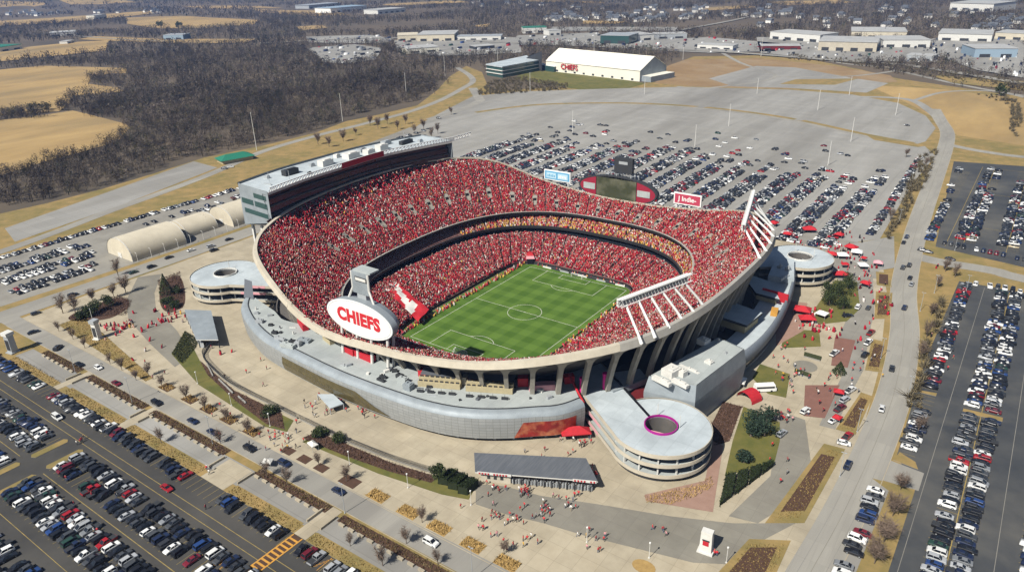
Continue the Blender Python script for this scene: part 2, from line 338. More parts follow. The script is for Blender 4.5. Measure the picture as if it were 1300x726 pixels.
patch('meadow', gp([(1100, 108), (1200, 114), (1300, 126), (1330, 190), (1215, 172), (1190, 152), (1150, 130)]), 'field_grass', 2)
# parking-lot line marking
for y in (-196.4, -199.6): line('road_marking', [(-200, y), (110, y)], .22, 'paint_yellow', 5)
line('road_marking', [(-59, -216.6), (110, -216.6)], .25, 'paint_yellow', 5)
line('road_marking', [(-150, -216.6), (-77, -216.6)], .22, 'paint_yellow', 5)
line('road_marking', [(-58, -234.8), (30, -234.8)], .2, 'paint_yellow', 5)
def stalls(x0, x1, y0, y1, pitch, layer=4, w=.14, material='paint_yellow'):
    m = MB(); x = x0
    while x <= x1:
        m.add([(x-w/2, y0, G+layer*LAY), (x+w/2, y0, G+layer*LAY), (x+w/2, y1, G+layer*LAY), (x-w/2, y1, G+layer*LAY)], [(0, 1, 2, 3)]); x += pitch
    tag(m.build('stall_marking', M[material]), kind='structure')
PITCH_X = 3.2
for x0, x1, y0, y1 in ((-178, 64, -192.6, -186.3), (-59, 108, -214.6, -202.2), (-58, 70, -231.6, -219), (-150, -76, -214.6, -202.2), (-150, -76, -231.6, -219)): stalls(x0, x1, y0, y1, PITCH_X)
def ystalls(x0, x1, y0, y1, pitch, material='paint_yellow'):
    m = MB(); y = y0; z = G+4*LAY
    while y <= y1:
        m.add([(x0, y-.07, z), (x1, y-.07, z), (x1, y+.07, z), (x0, y+.07, z)], [(0, 1, 2, 3)]); y += pitch
    tag(m.build('stall_marking', M[material]), kind='structure')
for x0, x1, y0, y1 in ((187, 193, -38, 136), (203, 215.2, -120, 136), (226, 238.5, -120, 120), (175, 187, 205, 400), (197, 209, 200, 400), (160, 166, 196, 380)): ystalls(x0, x1, y0, y1, PITCH_X)
for x in (209.1, 232.3): line('road_marking', [(x, -130), (x, 136)], .3, 'paint_yellow', 5)
for x in (198, 220.5): line('road_marking', [(x, -130), (x, 136)], .16, 'concrete_grey', 5)
for x in (172.5, 181, 203): line('road_marking', [(x, 192), (x, 400)], .28, 'paint_yellow', 5)
for y in (238, 320, 398): line('road_marking', [(176, y), (212, y)], .3, 'paint_yellow', 5)
# ladder crossing in orange
m = MB(); z = G+6*LAY
for x in (40.2, 44.2): m.add([(x-.25, -206, z), (x+.25, -206, z), (x+.25, -186.2, z), (x-.25, -186.2, z)], [(0, 1, 2, 3)])
y = -205.5
while y < -186.6:
    m.add([(40.45, y-.35, z), (43.95, y-.35, z), (43.95, y+.35, z), (40.45, y+.35, z)], [(0, 1, 2, 3)]); y += 1.75
tag(m.build('crosswalk_marking', M['paint_orange']), kind='structure')
patch('crosswalk_fill', rect(40.4, -206, 44, -186.2), 'mulch', 5)
m = MB()                                                            # hatched no-parking boxes
for (x, yb) in ((22.5, -208.4), (56.5, -192.4), (31.9, -208.4)):
    for q in range(5):
        a = x-1.2+q*.5
        m.add([(a, yb+q*1.1, z), (a+.22, yb+q*1.1, z), (a+1.6, yb+q*1.1+1.4, z), (a+1.38, yb+q*1.1+1.4, z)], [(0, 1, 2, 3)])
    for dx in (-1.5, 1.5): m.add([(x+dx-.1, yb, z), (x+dx+.1, yb, z), (x+dx+.1, yb+6, z), (x+dx-.1, yb+6, z)], [(0, 1, 2, 3)])
tag(m.build('hatched_marking', M['paint_orange']), kind='structure')
# road centre lines and wear on the main road
for off, mt in ((-.18, 'plaza_path'), (3.3, 'concrete_lot'), (-3.3, 'concrete_lot')):
    line('road_marking', [(a+off, b) for a, b in road_main], .16, mt, 7)
line('kerb_line', [(-200, -162.1), (170, -161.6)], .3, 'concrete_cream', 7); line('kerb_line', [(-200, -170.8), (110, -170.0)], .3, 'concrete_cream', 7)
for s in (-1, 1): line('kerb_line', [(a+s*6.25, b) for a, b in road_main if b < 600], .22, 'concrete_cream', 7)
# plaza paving
patch('paved_path', gp([(618, 621), (700, 631), (760, 640), (850, 655), (930, 664), (1010, 664), (960, 690), (925, 716), (880, 714), (800, 694), (740, 679), (690, 664), (640, 652)]), 'plaza_path', 4)
patch('paved_path', gp([(604, 614), (640, 617), (690, 630), (640, 652), (604, 640)]), 'plaza_path', 5)
patch('paved_path', gp([(985, 520), (1022, 533), (1030, 590), (1000, 640), (962, 664), (925, 655), (978, 604), (985, 560)]), 'plaza_path', 4)
patch('paved_path', gp([(175, 352), (205, 348), (196, 372), (198, 392), (225, 420), (243, 452), (222, 466), (190, 436), (163, 405), (160, 382)]), 'plaza_path', 4)
patch('paved_path', gp([(980, 330), (1090, 330), (1108, 345), (1110, 400), (1100, 430), (1060, 440), (1085, 380), (1060, 350), (985, 352)]), 'concrete_grey', 4)
patch('paved_path', gp([(1090, 405), (1108, 400), (1096, 470), (1080, 500), (1060, 545), (1040, 540), (1072, 470), (1085, 430)]), 'concrete_grey', 5)
patch('paved_path', [(92, 172), (140, 172), (150, 120), (128, 112), (100, 140)], 'concrete_grey', 4)
patch('paved_path', gp([(1080, 310), (1135, 300), (1136, 340), (1105, 345), (1080, 330)]), 'concrete_lot', 5)
patch('brick_paving', gp([(1022, 489), (1066, 489), (1047, 531), (1020, 528)]), 'brick_red', 6)
patch('brick_paving', gp([(1060, 428), (1086, 432), (1076, 467), (1055, 464)]), 'brick_red', 6)
patch('brick_paving', gp([(905, 560), (918, 566), (905, 650), (820, 636), (818, 628), (895, 610)]), 'brick_pale', 6)
patch('brick_paving', gp([(985, 380), (1025, 385), (1020, 420), (985, 440)]), 'brick_pale', 6)
# concrete walks of the avenue strip
patch('footpath', [(-162, -174.6), (110, -172.6), (110, -181.5), (-162, -182.8)], 'concrete_lot', 4)
def bed(name, poly, top, h=.13, side='concrete_lot', z0=G):
    m = MB(); m.prism(poly, z0, z0+h, 0, 1); return tag(m.build(name, [M[top], M[side]]), kind='structure')
bed('grass_strip', [(-162, -182.6), (-118.5, -182.4), (-118.5, -186.1), (-162, -186.1)], 'dry_grass')
for a, b in ((-110, -66.5), (-60.5, -12.5), (5, 39), (46, 112)): bed('grass_strip', [(a, -181.6), (b, -181.2), (b, -186.1), (a, -186.1)], 'dry_grass')
for a, b in ((-154, -121.5), (-113.5, -68.5), (-63, -14), (4.5, 41), (47, 130)): bed('planting_strip', [(a, -171.3), (b, -170.6), (b, -174.2), (a, -174.6)], 'mulch', .16)
for a, b in ((-200, -162), (46, 112)): pass
bed('planting_strip', [(-178, -155.5), (-88, -161.2), (-88, -157.8), (-130, -151), (-178, -143)], 'dry_grass', .12)
for x in (-75.5, -58.5, -45.5, -32, -17.5): bed('tree_bed', rect(x-3.6, -161, x+3.6, -156.6), 'mulch', .12)
for x in (4, 13, 22): bed('tree_bed', rect(x-2.6, -160.8, x+2.6, -157.2), 'mulch', .12)
for x in (36, 49.5, 63.5, 76.5, 90, 103): bed('tree_bed', rect(x-3.8, -160.8, x+3.8, -156.2), 'tan_straw' if x > 40 else 'mulch', .12)
bed('tree_bed', [(137+3.6*math.cos(t*math.pi/8), -137.3+2.6*math.sin(t*math.pi/8)) for t in range(16)], 'tan_straw', .12)
# landscaping between walk and fence
bed('lawn', [(-117, -124), (-101, -141), (-66, -150), (-16, -154), (-6, -151.5), (-10, -145), (-48, -144.5), (-84, -137.5)], 'lawn', .12)
patch('mulch_bed', [(-100, -131), (-84, -137.4), (-49, -144.4), (-18, -144.4), (-8, -151), (-17, -152.6), (-42, -149), (-70, -143)], 'mulch', z=G+.2)
bed('lawn', [(4, -152.5), (41, -150), (67, -146), (76, -143), (74, -136.5), (61, -139.6), (41, -143), (22, -144), (4, -145)], 'lawn', .12)
patch('mulch_bed', [(2, -151), (24, -149.5), (44, -147), (60, -143.5), (60, -139.8), (41, -143.1), (22, -144.1), (4, -145)], 'mulch', z=G+.2)
bed('lawn', gp([(944, 516), (990, 536), (990, 560), (983, 588), (935, 600), (920, 604), (930, 560)]), 'lawn', .1)
bed('mulch_bed', gp([(918, 510), (942, 516), (926, 560), (908, 566), (900, 545)]), 'mulch', .1)
bed('lawn', gp([(1030, 398), (1060, 356), (1088, 358), (1092, 392), (1075, 408), (1040, 412)]), 'lawn', .1)
bed('lawn', gp([(1002, 418), (1040, 420), (1042, 440), (990, 442)]), 'lawn', .1)
bed('planter', gp([(1021, 448), (1043, 454), (1041, 459), (1020, 453)]), 'hedge_green', .7); bed('planter', gp([(1009, 469), (1030, 476), (1028, 481), (1008, 474)]), 'hedge_green', .7)
cxy = g(1022, 465); patch('paved_circle', [(cxy[0]+5*math.cos(t*.2618), cxy[1]+5*math.sin(t*.2618)) for t in range(24)], 'plaza_path', 7)
bed('lawn', gp([(965, 462), (1003, 475), (998, 505), (975, 500), (955, 480)]), 'lawn', .1)
def closed(pts, k=5): q = smooth_line(pts+[pts[0]], k)[:-1]; return q
bed('planting_island', closed(gp([(162, 392), (140, 404), (108, 408), (88, 406), (92, 399), (118, 388), (146, 379), (163, 381)])), 'mulch', .12)
bed('planting_island', closed(gp([(203, 362), (216, 352), (229, 352), (235, 372), (232, 390), (212, 396), (203, 384)])), 'mulch', .12)
for pts in ([(1046, 563), (1073, 570), (1021, 664), (971, 664)], [(951, 684), (1004, 686), (986, 726), (962, 760), (880, 760), (912, 726)], [(1093, 498), (1108, 503), (1086, 552), (1061, 545)], [(1112, 370), (1133, 372), (1130, 405), (1110, 405)], [(1112, 345), (1130, 347), (1132, 365), (1113, 362)], [(1107, 430), (1127, 435), (1119, 473), (1098, 470)]):
    bed('verge', gp(pts), 'dry_grass', .13)
    c = np.mean(gp(pts), 0); inner = [(c[0]+(p[0]-c[0])*.62, c[1]+(p[1]-c[1])*.72) for p in gp(pts)]
    patch('mulch_bed', inner, 'mulch', z=G+.16)
for x, y in ((-72.8, -208), (-61.2, -208), (-72.8, -225), (-60.2, -225)): bed('parking_island', [(x-1.6, y-5.8), (x, y-6.6), (x+1.6, y-5.8), (x+1.6, y+5.8), (x, y+6.6), (x-1.6, y+5.8)], 'dry_grass', .14)
for pts in ([(186.5, 10), (193, 11.5), (193, 8.8), (187, 8.4)], [(188.5, -2), (193, -4), (192.5, -9), (188, -9)], [(203, 5), (216, 6), (216, 3), (203, 2)], [(188, -38), (193.5, -41), (195, -45), (187, -44)], [(183, -58.5), (196, -57), (195.5, -64), (190, -63)]): bed('parking_island', pts, 'dry_grass', .14)
patch('footpath', rect(-10, -186, 3, -174), 'concrete_cream', 5); patch('footpath', rect(40, -186, 45.4, -170.6), 'concrete_cream', 5)
patch('footpath', rect(-118, -186, -113.7, -170.6), 'concrete_cream', 5); patch('footpath', rect(-66, -186, -61, -170.6), 'concrete_cream', 5)
# practice ground
patch('practice_field', gp([(652, 100), (668, 91), (704, 89), (820, 106), (800, 112), (735, 114)]), 'lawn', 3)
# ================================================================ STADIUM
NP = 240; PH = np.linspace(0, 2*np.pi, NP, endpoint=False)
ZT = np.array([[-180, 54.5], [-168, 53.5], [-158, 52.5], [-150, 51], [-142, 50.2], [-132, 49], [-122, 46.6], [-117, 41.6], [-111, 37], [-105, 33], [-99, 31.6], [-92, 32.5], [-83, 34], [-77, 34.8], [-65, 37.6], [-59, 39.6], [-49, 44], [-41.6, 46.3], [-33, 47.6], [-27, 49], [-20, 49.8], [-13, 50.3], [0, 50], [20, 49.4], [36, 48], [47, 45.6], [55, 40], [62, 36.6], [74, 33], [90, 32], [99.7, 32.7], [106, 34.4], [113.5, 36.4], [121, 41.2], [128, 48], [133, 51.6], [140, 53.5], [150, 54.5], [180, 54.5]])
def zrim(phi):
    d = np.degrees((np.asarray(phi)+np.pi) % (2*np.pi)-np.pi); return (np.interp(d-4, ZT[:, 0], ZT[:, 1])+np.interp(d, ZT[:, 0], ZT[:, 1])+np.interp(d+4, ZT[:, 0], ZT[:, 1]))/3
WALL = (41.6, 60.0, 7, -2.0, 0.0); LOWT = (74.2, 83.6, 2.9, -1.0, 0); CLUBF = (75.5, 85.0, 2.7, -1, 0); CLUBB = (85, 98, 2.7, -1, 0); LIP = (79.5, 92.5, 2.6, 0, 0)
def ring(spec, z, k=1.0, ph=PH):
    x, y = se(ph, *spec, k=k); z = np.broadcast_to(z, x.shape); return list(zip(x.tolist(), y.tolist(), z.tolist()))
def pitch_material():
    m, nt, b = nmat('pitch_grass'); N, L = nt.nodes, nt.links; geo = N.new('ShaderNodeNewGeometry'); sp = N.new('ShaderNodeSeparateXYZ'); L.new(geo.outputs['Position'], sp.inputs[0])
    def stripe(sock, w):
        a = N.new('ShaderNodeMath'); a.operation = 'MULTIPLY'; a.inputs[1].default_value = math.pi/w; L.new(sock, a.inputs[0])
        s = N.new('ShaderNodeMath'); s.operation = 'SINE'; L.new(a.outputs[0], s.inputs[0]); r = N.new('ShaderNodeMapRange'); r.inputs[1].default_value = -.25; r.inputs[2].default_value = .25; L.new(s.outputs[0], r.inputs[0]); return r.outputs[0]
    ad = N.new('ShaderNodeMath'); ad.operation = 'ADD'; L.new(stripe(sp.outputs[0], 5.5), ad.inputs[0]); L.new(stripe(sp.outputs[1], 5.5), ad.inputs[1])
    no = N.new('ShaderNodeTexNoise'); no.inputs['Scale'].default_value = .25; no.inputs['Detail'].default_value = 6; L.new(geo.outputs['Position'], no.inputs['Vector'])
    a2 = N.new('ShaderNodeMath'); a2.operation = 'MULTIPLY_ADD'; a2.inputs[1].default_value = .9; L.new(no.outputs['Fac'], a2.inputs[0]); L.new(ad.outputs[0], a2.inputs[2])
    rp = N.new('ShaderNodeMapRange'); rp.inputs[1].default_value = .2; rp.inputs[2].default_value = 2.7; L.new(a2.outputs[0], rp.inputs[0])
    mx = N.new('ShaderNodeMix'); mx.data_type = 'RGBA'; mx.inputs[6].default_value = (.052, .106, .016, 1); mx.inputs[7].default_value = (.100, .174, .031, 1)
    L.new(rp.outputs[0], mx.inputs[0]); L.new(mx.outputs[2], b.inputs['Base Color']); b.inputs['Roughness'].default_value = .95; b.inputs['Specular IOR Level'].default_value = .1
    return m
M['pitch'] = pitch_material()
patch('bowl_floor', list(zip(*se(PH, 46, 64, 6, -2, 0))), 'dark_concrete', z=-.12)
patch('pitch', [(x, y) for x, y in zip(*se(PH, 41, 59.3, 7, -2.0, 0))], 'pitch', z=0.0)
PL, PW = 53.99, 32.86
def pitch_lines():
    m = MB(); z = .02; w = .095
    def seg(a, b):
        d = (Vector(b)-Vector(a)).normalized(); n = Vector((-d.y, d.x))*w; e = d*w; a = Vector(a)-e; b = Vector(b)+e
        m.add([(a.x-n.x, a.y-n.y, z), (b.x-n.x, b.y-n.y, z), (b.x+n.x, b.y+n.y, z), (a.x+n.x, a.y+n.y, z)], [(0, 1, 2, 3)])
    def arc(cx, cy, r, t0, t1, n=48):
        P = [(t0+(t1-t0)*i/n) for i in range(n+1)]; i0 = [(cx+(r-w)*math.cos(t), cy+(r-w)*math.sin(t), z+.004) for t in P]; o0 = [(cx+(r+w)*math.cos(t), cy+(r+w)*math.sin(t), z+.004) for t in P]
        m.loft([o0, i0])
    for x in (-PW, PW): seg((x, -PL), (x, PL))
    for y in (-PL, PL): seg((-PW, y), (PW, y))
    z += .004; seg((-PW, 0), (PW, 0))
    arc(0, 0, 9.15, 0, 2*math.pi, 72); arc(0, 0, .3, 0, 6.283, 10)
    for s in (-1, 1):
        for hw, dp in ((20.16, 16.5), (9.16, 5.5)):
            z += .004
            for x in (-hw, hw): seg((x, s*PL), (x, s*(PL-dp)))
            z += .004; seg((-hw, s*(PL-dp)), (hw, s*(PL-dp)))
        a = math.acos(5.5/9.15); t = -s*math.pi/2; arc(0, s*(PL-11), 9.15, t-a, t+a, 24)
    tag(m.build('pitch_marking', M['paint_white']), kind='structure')
pitch_lines()
for s, lab in ((-1, 'white football goal at the near end of the pitch, below the big oval sign'), (1, 'white football goal with net at the far end, below the oval video board')):
    r = thing('football_goal', (0, s*PL, 0), lab, 'goal'); m = MB()
    for x in (-3.66, 3.66): m.tube((x, s*PL, 0), (x, s*PL, 2.5), .12)
    m.tube((-3.66, s*PL, 2.5), (3.66, s*PL, 2.5), .12); m.build('frame', M['white'], r)
    n = MB(); d = 2.4
    for i in range(23):
        x = -3.66+7.32*i/22; n.tube((x, s*PL, 2.45), (x, s*(PL+1.0), 2.4), .022, n=3, cap=False); n.tube((x, s*(PL+1.0), 2.4), (x, s*(PL+d), .02), .022, n=3, cap=False)
    for i in range(9): t = i/8; n.tube((-3.66, s*(PL+1+(d-1)*t), 2.4*(1-t)), (3.66, s*(PL+1+(d-1)*t), 2.4*(1-t)), .022, n=3, cap=False)
    for x in (-3.66, 3.66):
        for i in range(8): z = 2.4*i/8; n.tube((x, s*PL, z), (x, s*(PL+1+(d-1)*(1-z/2.4)), z), .022, n=3, cap=False)
    n.build('net', M['white'], r)
ST = thing('stadium', (0, 0, G), 'large open football stadium with red crowd, cream rim and green pitch', 'stadium')
def part(name, mb, m, parent=ST, smooth=False, label=None):
    o = mb.build(name, m, parent, smooth); 
    if label: o['label'] = label
    return o
m = MB(); m.loft([ring(WALL, -.05), ring(WALL, 1.3)], True); m.loft([ring(WALL, 1.3), ring(WALL, 1.3, 1.012)], True); part('pitch_wall', m, M['charcoal'])
# decks: stepped terraces
def deck(name, A, zA, B, zB, steps, material):
    m = MB(); rows = []; a = np.array(ring(A, zA)); b = np.array(ring(B, zB))
    for k in range(steps+1):
        p = a+(b-a)*(k/steps)
        if k: q = p.copy(); q[:, 2] = (a+(b-a)*((k-1)/steps))[:, 2]; rows.append(q.tolist())
        rows.append(p.tolist())
    m.loft(rows, True); return part(name, m, M[material])
ZR = zrim(PH)
M['seat_deck'] = mat('seat_deck', (.24, .15, .13), .85, c2=(.12, .045, .045), scale=.5)
deck('lower_deck', WALL, 1.3, LOWT, 13.2, 30, 'seat_deck')
deck('club_deck', CLUBF, 17.2, CLUBB, 22.3, 9, 'seat_deck')
deck('upper_deck', LIP, 24.2, RIM, ZR-.6, 34, 'seat_deck')
m = MB(); m.loft([ring(LOWT, 13.2), ring(LOWT, 13.3, 1.03), ring(CLUBF, 15.6, 1.05)], True); part('suite_wall', m, M['glass_dark'])
m = MB(); m.loft([ring(CLUBF, 15.8, 1.05), ring(CLUBF, 15.8, .996), ring(CLUBF, 17.6, .99), ring(CLUBF, 17.6, 1.0), ring(CLUBF, 17.2, 1.001)], True); part('club_parapet', m, M['charcoal'])
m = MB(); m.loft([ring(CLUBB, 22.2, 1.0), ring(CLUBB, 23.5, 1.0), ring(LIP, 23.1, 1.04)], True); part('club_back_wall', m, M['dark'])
m = MB(); m.loft([ring(LIP, 23.1, 1.04), ring(LIP, 23.2, .998), ring(LIP, 25.0, .99), ring(LIP, 25.0, 1.0), ring(LIP, 24.2, 1.001)], True); part('upper_parapet', m, M['charcoal'])
m = MB(); m.loft([ring(LIP, 25.06, .988), ring(LIP, 25.1, 1.002)], True); part('upper_parapet_coping', m, M['precast_grey'])
# rim: pale coping and outer face
def arc_idx(d0, d1): return np.radians(np.linspace(d0, d1, int((d1-d0)/1.5)+1))
def fascia(name, d0, d1, material, h=3.1, label=None):
    ph = arc_idx(d0, d1); z = zrim(ph); m = MB()
    m.loft([ring(RIM, z-.5, .988, ph), ring(RIM, z+.35, .987, ph), ring(RIM, z+.35, 1.0, ph), ring(RIM, z-h, 1.006, ph), ring(RIM, z-h, .984, ph)]); m.f = [f[::-1] for f in m.f]
    part(name, m, M[material], label=label)
fascia('rim_fascia', -218, -112, 'cream', 1.6, label='cream concrete rim along the left side'); fascia('rim_fascia', -112, -38.2, 'cream', 2.1, label='cream concrete rim along the near side')
fascia('rim_fascia', -38.2, 42, 'precast_grey', 2.4, label='grey weathered concrete rim on the right side'); fascia('rim_fascia', 42, 142, 'cream', 1.8)
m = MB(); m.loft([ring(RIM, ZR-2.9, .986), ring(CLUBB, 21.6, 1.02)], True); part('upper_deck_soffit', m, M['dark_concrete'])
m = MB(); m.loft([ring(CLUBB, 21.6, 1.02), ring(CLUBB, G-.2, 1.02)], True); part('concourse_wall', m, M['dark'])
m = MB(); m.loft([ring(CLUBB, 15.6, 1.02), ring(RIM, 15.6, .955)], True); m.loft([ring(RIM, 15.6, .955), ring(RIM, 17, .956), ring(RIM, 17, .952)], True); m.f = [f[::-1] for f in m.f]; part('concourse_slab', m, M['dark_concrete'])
# piers with arched heads under the rim
NPIER = 76
def pier(k):
    m = MB(); da = 2*math.pi/NPIER; ph0 = k*da; zt = float(zrim(np.array([ph0]))[0])-2.6
    zb = 15.6; rows_o, rows_i = [], []
    H = 14
    for j in range(H+1):
        t = j/H; z = zb+(zt-zb)*t; ko = .915+.078*t**1.5; head = max(0, (z-(zt-5.2))/5.2)
        half = .085+(.5-.085)*(1-math.sqrt(max(0, 1-head*head)))
        for rows, k2 in ((rows_o, ko), (rows_i, ko-.018)):
            rows.append([tuple(float(q) for q in se(np.array([ph0+da*half*s]), *RIM, k=k2)[0:1][0])+tuple(float(q) for q in se(np.array([ph0+da*half*s]), *RIM, k=k2)[1:2][0])+(z,) for s in (-1, 1)])
    ringrows = [[o[0], o[1], i[1], i[0]] for o, i in zip(rows_o, rows_i)]
    m.loft(ringrows, True); return part('pier', m, M['pier'])
for k in range(NPIER):
    d = math.degrees(2*math.pi*k/NPIER); d = (d+180) % 360-180
    if -170 < d < 75: pier(k)
# vomitory portals in the upper deck
def portal(phd, frac, w=2.3):
    ph = math.radians(phd); a = np.array(ring(LIP, 24.2, ph=np.array([ph]))[0]); b = np.array(ring(RIM, zrim(np.array([ph])), ph=np.array([ph]))[0]); p = a+(b-a)*frac
    rz = math.atan2(p[1], p[0]); rad = np.array([math.cos(rz), math.sin(rz), 0]); tan = np.array([-math.sin(rz), math.cos(rz), 0]); m = MB(); sl = (b-a)/np.linalg.norm((b-a)[:2]); m_s = sl[2]
    def P(t, r, h): q = p+tan*t+rad*r; return (q[0], q[1], q[2]+r*m_s+h)
    for s in (-1, 1):                                   # two cheek walls
        m.add([P(s*w/2, -3, -.3), P(s*w/2+s*.4, -3, -.3), P(s*w/2+s*.4, 3, -.3), P(s*w/2, 3, -.3), P(s*w/2, -3, .9), P(s*w/2+s*.4, -3, .9), P(s*w/2+s*.4, 3, 1.0), P(s*w/2, 3, 1.0)], [(3, 2, 1, 0), (4, 5, 6, 7), (0, 1, 5, 4), (1, 2, 6, 5), (2, 3, 7, 6), (3, 0, 4, 7)])
    m.add([P(-w/2, 1.2, .95), P(w/2, 1.2, .95), P(w/2, 3.4, 1.0), P(-w/2, 3.4, 1.0)], [(0, 1, 2, 3)])
    m.add([P(-w/2, -3, .12), P(w/2, -3, .12), P(w/2, .2, .12), P(-w/2, .2, .12)], [(0, 1, 2, 3)])
    m.add([P(-w/2, .2, .14), P(w/2, .2, .14), P(w/2, 1.2, .9), P(-w/2, 1.2, .9)], [(0, 1, 2, 3)], 1)
    o = m.build('vomitory', [M['dark_concrete_l'], M['dark']], ST)
M['dark_concrete_l'] = mat('worn_concrete', (.27, .25, .21), .9, c2=(.2, .185, .16), scale=.6)
VOM = [(d, .30 if abs(math.sin(math.radians(d))) > .7 else .36) for d in range(-176, 180, 8)]
for d, f in VOM:
    if not (-145 < d < -35): portal(d, f)
# ---------------------------------------------------------------- spectators: one mass
PANTS = np.array([.03, .03, .045])
def tint_of(n, kind='red'):
    pal = np.array([[.33, .010, .024], [.23, .008, .02], [.40, .022, .032], [.12, .008, .018], [.44, .07, .085], [.58, .53, .49], [.32, .27, .23], [.018, .016, .02], [.045, .04, .06], [.5, .31, .06], [.48, .29, .22]])
    w = {'red': [.23, .21, .11, .15, .05, .055, .03, .11, .04, .01, .02], 'gold': [.12, .09, .08, .05, .09, .12, .05, .05, .02, .34, .03], 'dim': [.22, .22, .08, .16, .04, .07, .03, .10, .05, .01, .02]}[kind]
    w = np.array(w)/sum(w); c = pal[rng.choice(len(pal), n, p=w)]; return np.clip(c*(rng.uniform(.75, 1.2, (n, 1))), 0, 1)
def people_mesh(P, facing, shirt, name, scale=1.0):
    n = len(P); s = scale*rng.uniform(.85, 1.35, n)
    bw, bd, bh = .27, .2, 1.05; hw, hh = .15, .31
    box = np.array([[-1, -1, 0], [1, -1, 0], [1, 1, 0], [-1, 1, 0], [-.9, -.9, 1], [.9, -.9, 1], [.9, .9, 1], [-.9, .9, 1]], float)
    body = box*[bw, bd, bh]; head = box*[hw, hw, hh]+[0, .02, bh]
    lean = rng.normal(0, .17, (n, 2)); c, sn = np.cos(facing), np.sin(facing)
    loc = np.concatenate([body, head])[None]*s[:, None, None]; loc = np.repeat(loc, 1, 0) if len(loc) == n else np.tile(loc, (n, 1, 1))
    x = loc[:, :, 0]*c[:, None]-loc[:, :, 1]*sn[:, None]+lean[:, :1]*loc[:, :, 2]; y = loc[:, :, 0]*sn[:, None]+loc[:, :, 1]*c[:, None]+lean[:, 1:]*loc[:, :, 2]
    V = np.stack([x+P[:, 0:1], y+P[:, 1:2], loc[:, :, 2]+P[:, 2:3]], -1)
    q = np.array([[4, 5, 6, 7], [0, 1, 5, 4], [1, 2, 6, 5], [2, 3, 7, 6], [3, 0, 4, 7]]); q = np.concatenate([q, q+8])
    Fc = (q[None]+np.arange(n)[:, None, None]*16).reshape(-1, 4)
    skin = np.array([[.38, .21, .16], [.30, .16, .12], [.12, .065, .05], [.05, .032, .025], [.34, .015, .04], [.55, .52, .5], [.22, .14, .08]])[rng.choice(7, n, p=[.20, .13, .12, .20, .24, .07, .04])]
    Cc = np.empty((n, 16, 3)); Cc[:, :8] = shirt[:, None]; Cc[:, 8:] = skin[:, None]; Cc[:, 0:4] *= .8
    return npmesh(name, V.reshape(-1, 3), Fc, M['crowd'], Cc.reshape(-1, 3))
def seat_rows(A, zA, B, zB, dr, ds, aisles, keep):
    ph = np.linspace(-np.pi, np.pi, 2400, endpoint=False); a = np.stack([*se(ph, *A), np.broadcast_to(zA, ph.shape)], 1); b = np.stack([*se(ph, *B), np.broadcast_to(zB if not callable(zB) else zB(ph), ph.shape)], 1)
    D = np.linalg.norm((b-a)[:, :2], axis=1); out, face = [], []
    for k in range(int(D.max()/dr)):
        f = (k+.5)*dr/D; p = a+(b-a)*f[:, None]; L = np.concatenate([[0], np.cumsum(np.linalg.norm(np.diff(p, axis=0), axis=1))]); s = np.arange(0, L[-1], ds); s = s+rng.uniform(-.12, .12, len(s))
        idx = np.clip(np.searchsorted(L, s), 0, len(L)-1); ok = f[idx] < .962; idx = idx[ok]; pp = p[idx]+rng.normal(0, .06, (len(idx), 3))*[1, 1, .4]
        am = np.abs(((np.degrees(ph[idx]))/aisles+.5) % 1-.5)*aisles; gap = am*np.pi/180*np.hypot(pp[:, 0], pp[:, 1]) < .7
        kp = keep(np.degrees(ph[idx]), f[idx], pp) & ~gap & (rng.random(len(idx)) < .93+.1*np.sin(pp[:, 0]*.9+pp[:, 1]*.37)*np.sin(pp[:, 1]*.8-pp[:, 0]*.29)); out.append(pp[kp]); face.append(ph[idx][kp]+np.pi/2)
    return np.concatenate(out), np.concatenate(face)
lw, lf = seat_rows(WALL, 1.3, LOWT, 13.2, .84, .56, 5.0, lambda d, f, p: (f > .02))
def ukeep(d, f, p):
    ok = np.ones(len(d), bool)
    for vd, vf in VOM:
        if -145 < vd < -35: continue
        L = 2.7/np.maximum(1, np.hypot(p[:, 0], p[:, 1])*np.pi/180); ok &= ~((np.abs(d-vd) < L*.55) & (np.abs(f-vf) < .075))
    gx = np.interp(p[:, 1], [-75, -72, -59, -49, -35, -13, 9, 38, 65, 74], [-130, -109, -107, -103.5, -105.7, -109, -112, -113, -110, -130]); ok &= (p[:, 0] > gx) | (rng.random(len(d)) < .38)  # crowd thinned where the painted press box shade covers the deck
    return ok
up, uf = seat_rows(LIP, 24.2, RIM, lambda ph: zrim(ph)-.6, .84, .56, 4.0, ukeep)
cl, cf = seat_rows(CLUBF, 17.2, CLUBB, 22.3, .9, .6, 5.0, lambda d, f, p: (d > -45) & (d < 152) & (rng.random(len(d)) < .9))
px, _, dep = proj(up)
allP = np.concatenate([lw, up, cl]); allF = np.concatenate([lf, uf, cf]); isclub = np.concatenate([np.zeros(len(lw)+len(up), bool), np.ones(len(cl), bool)])
sh = tint_of(len(allP), 'red'); sh[isclub] = tint_of(isclub.sum(), 'gold')
# blocks of a section that dress alike read as soft patches
blk = (np.sin(allP[:, 0]*.21+allP[:, 1]*.13)+np.sin(allP[:, 1]*.17-allP[:, 0]*.07+2)) > .9
sw = blk & (rng.random(len(allP)) < .35) & ~isclub; sh[sw] = np.array([.37, .016, .026])*rng.uniform(.8, 1.2, (sw.sum(), 1))
tag(people_mesh(allP, allF, sh, 'seated_crowd'), 'dense crowd of fans in red, white and dark clothes filling the stands', 'crowd', kind='stuff')
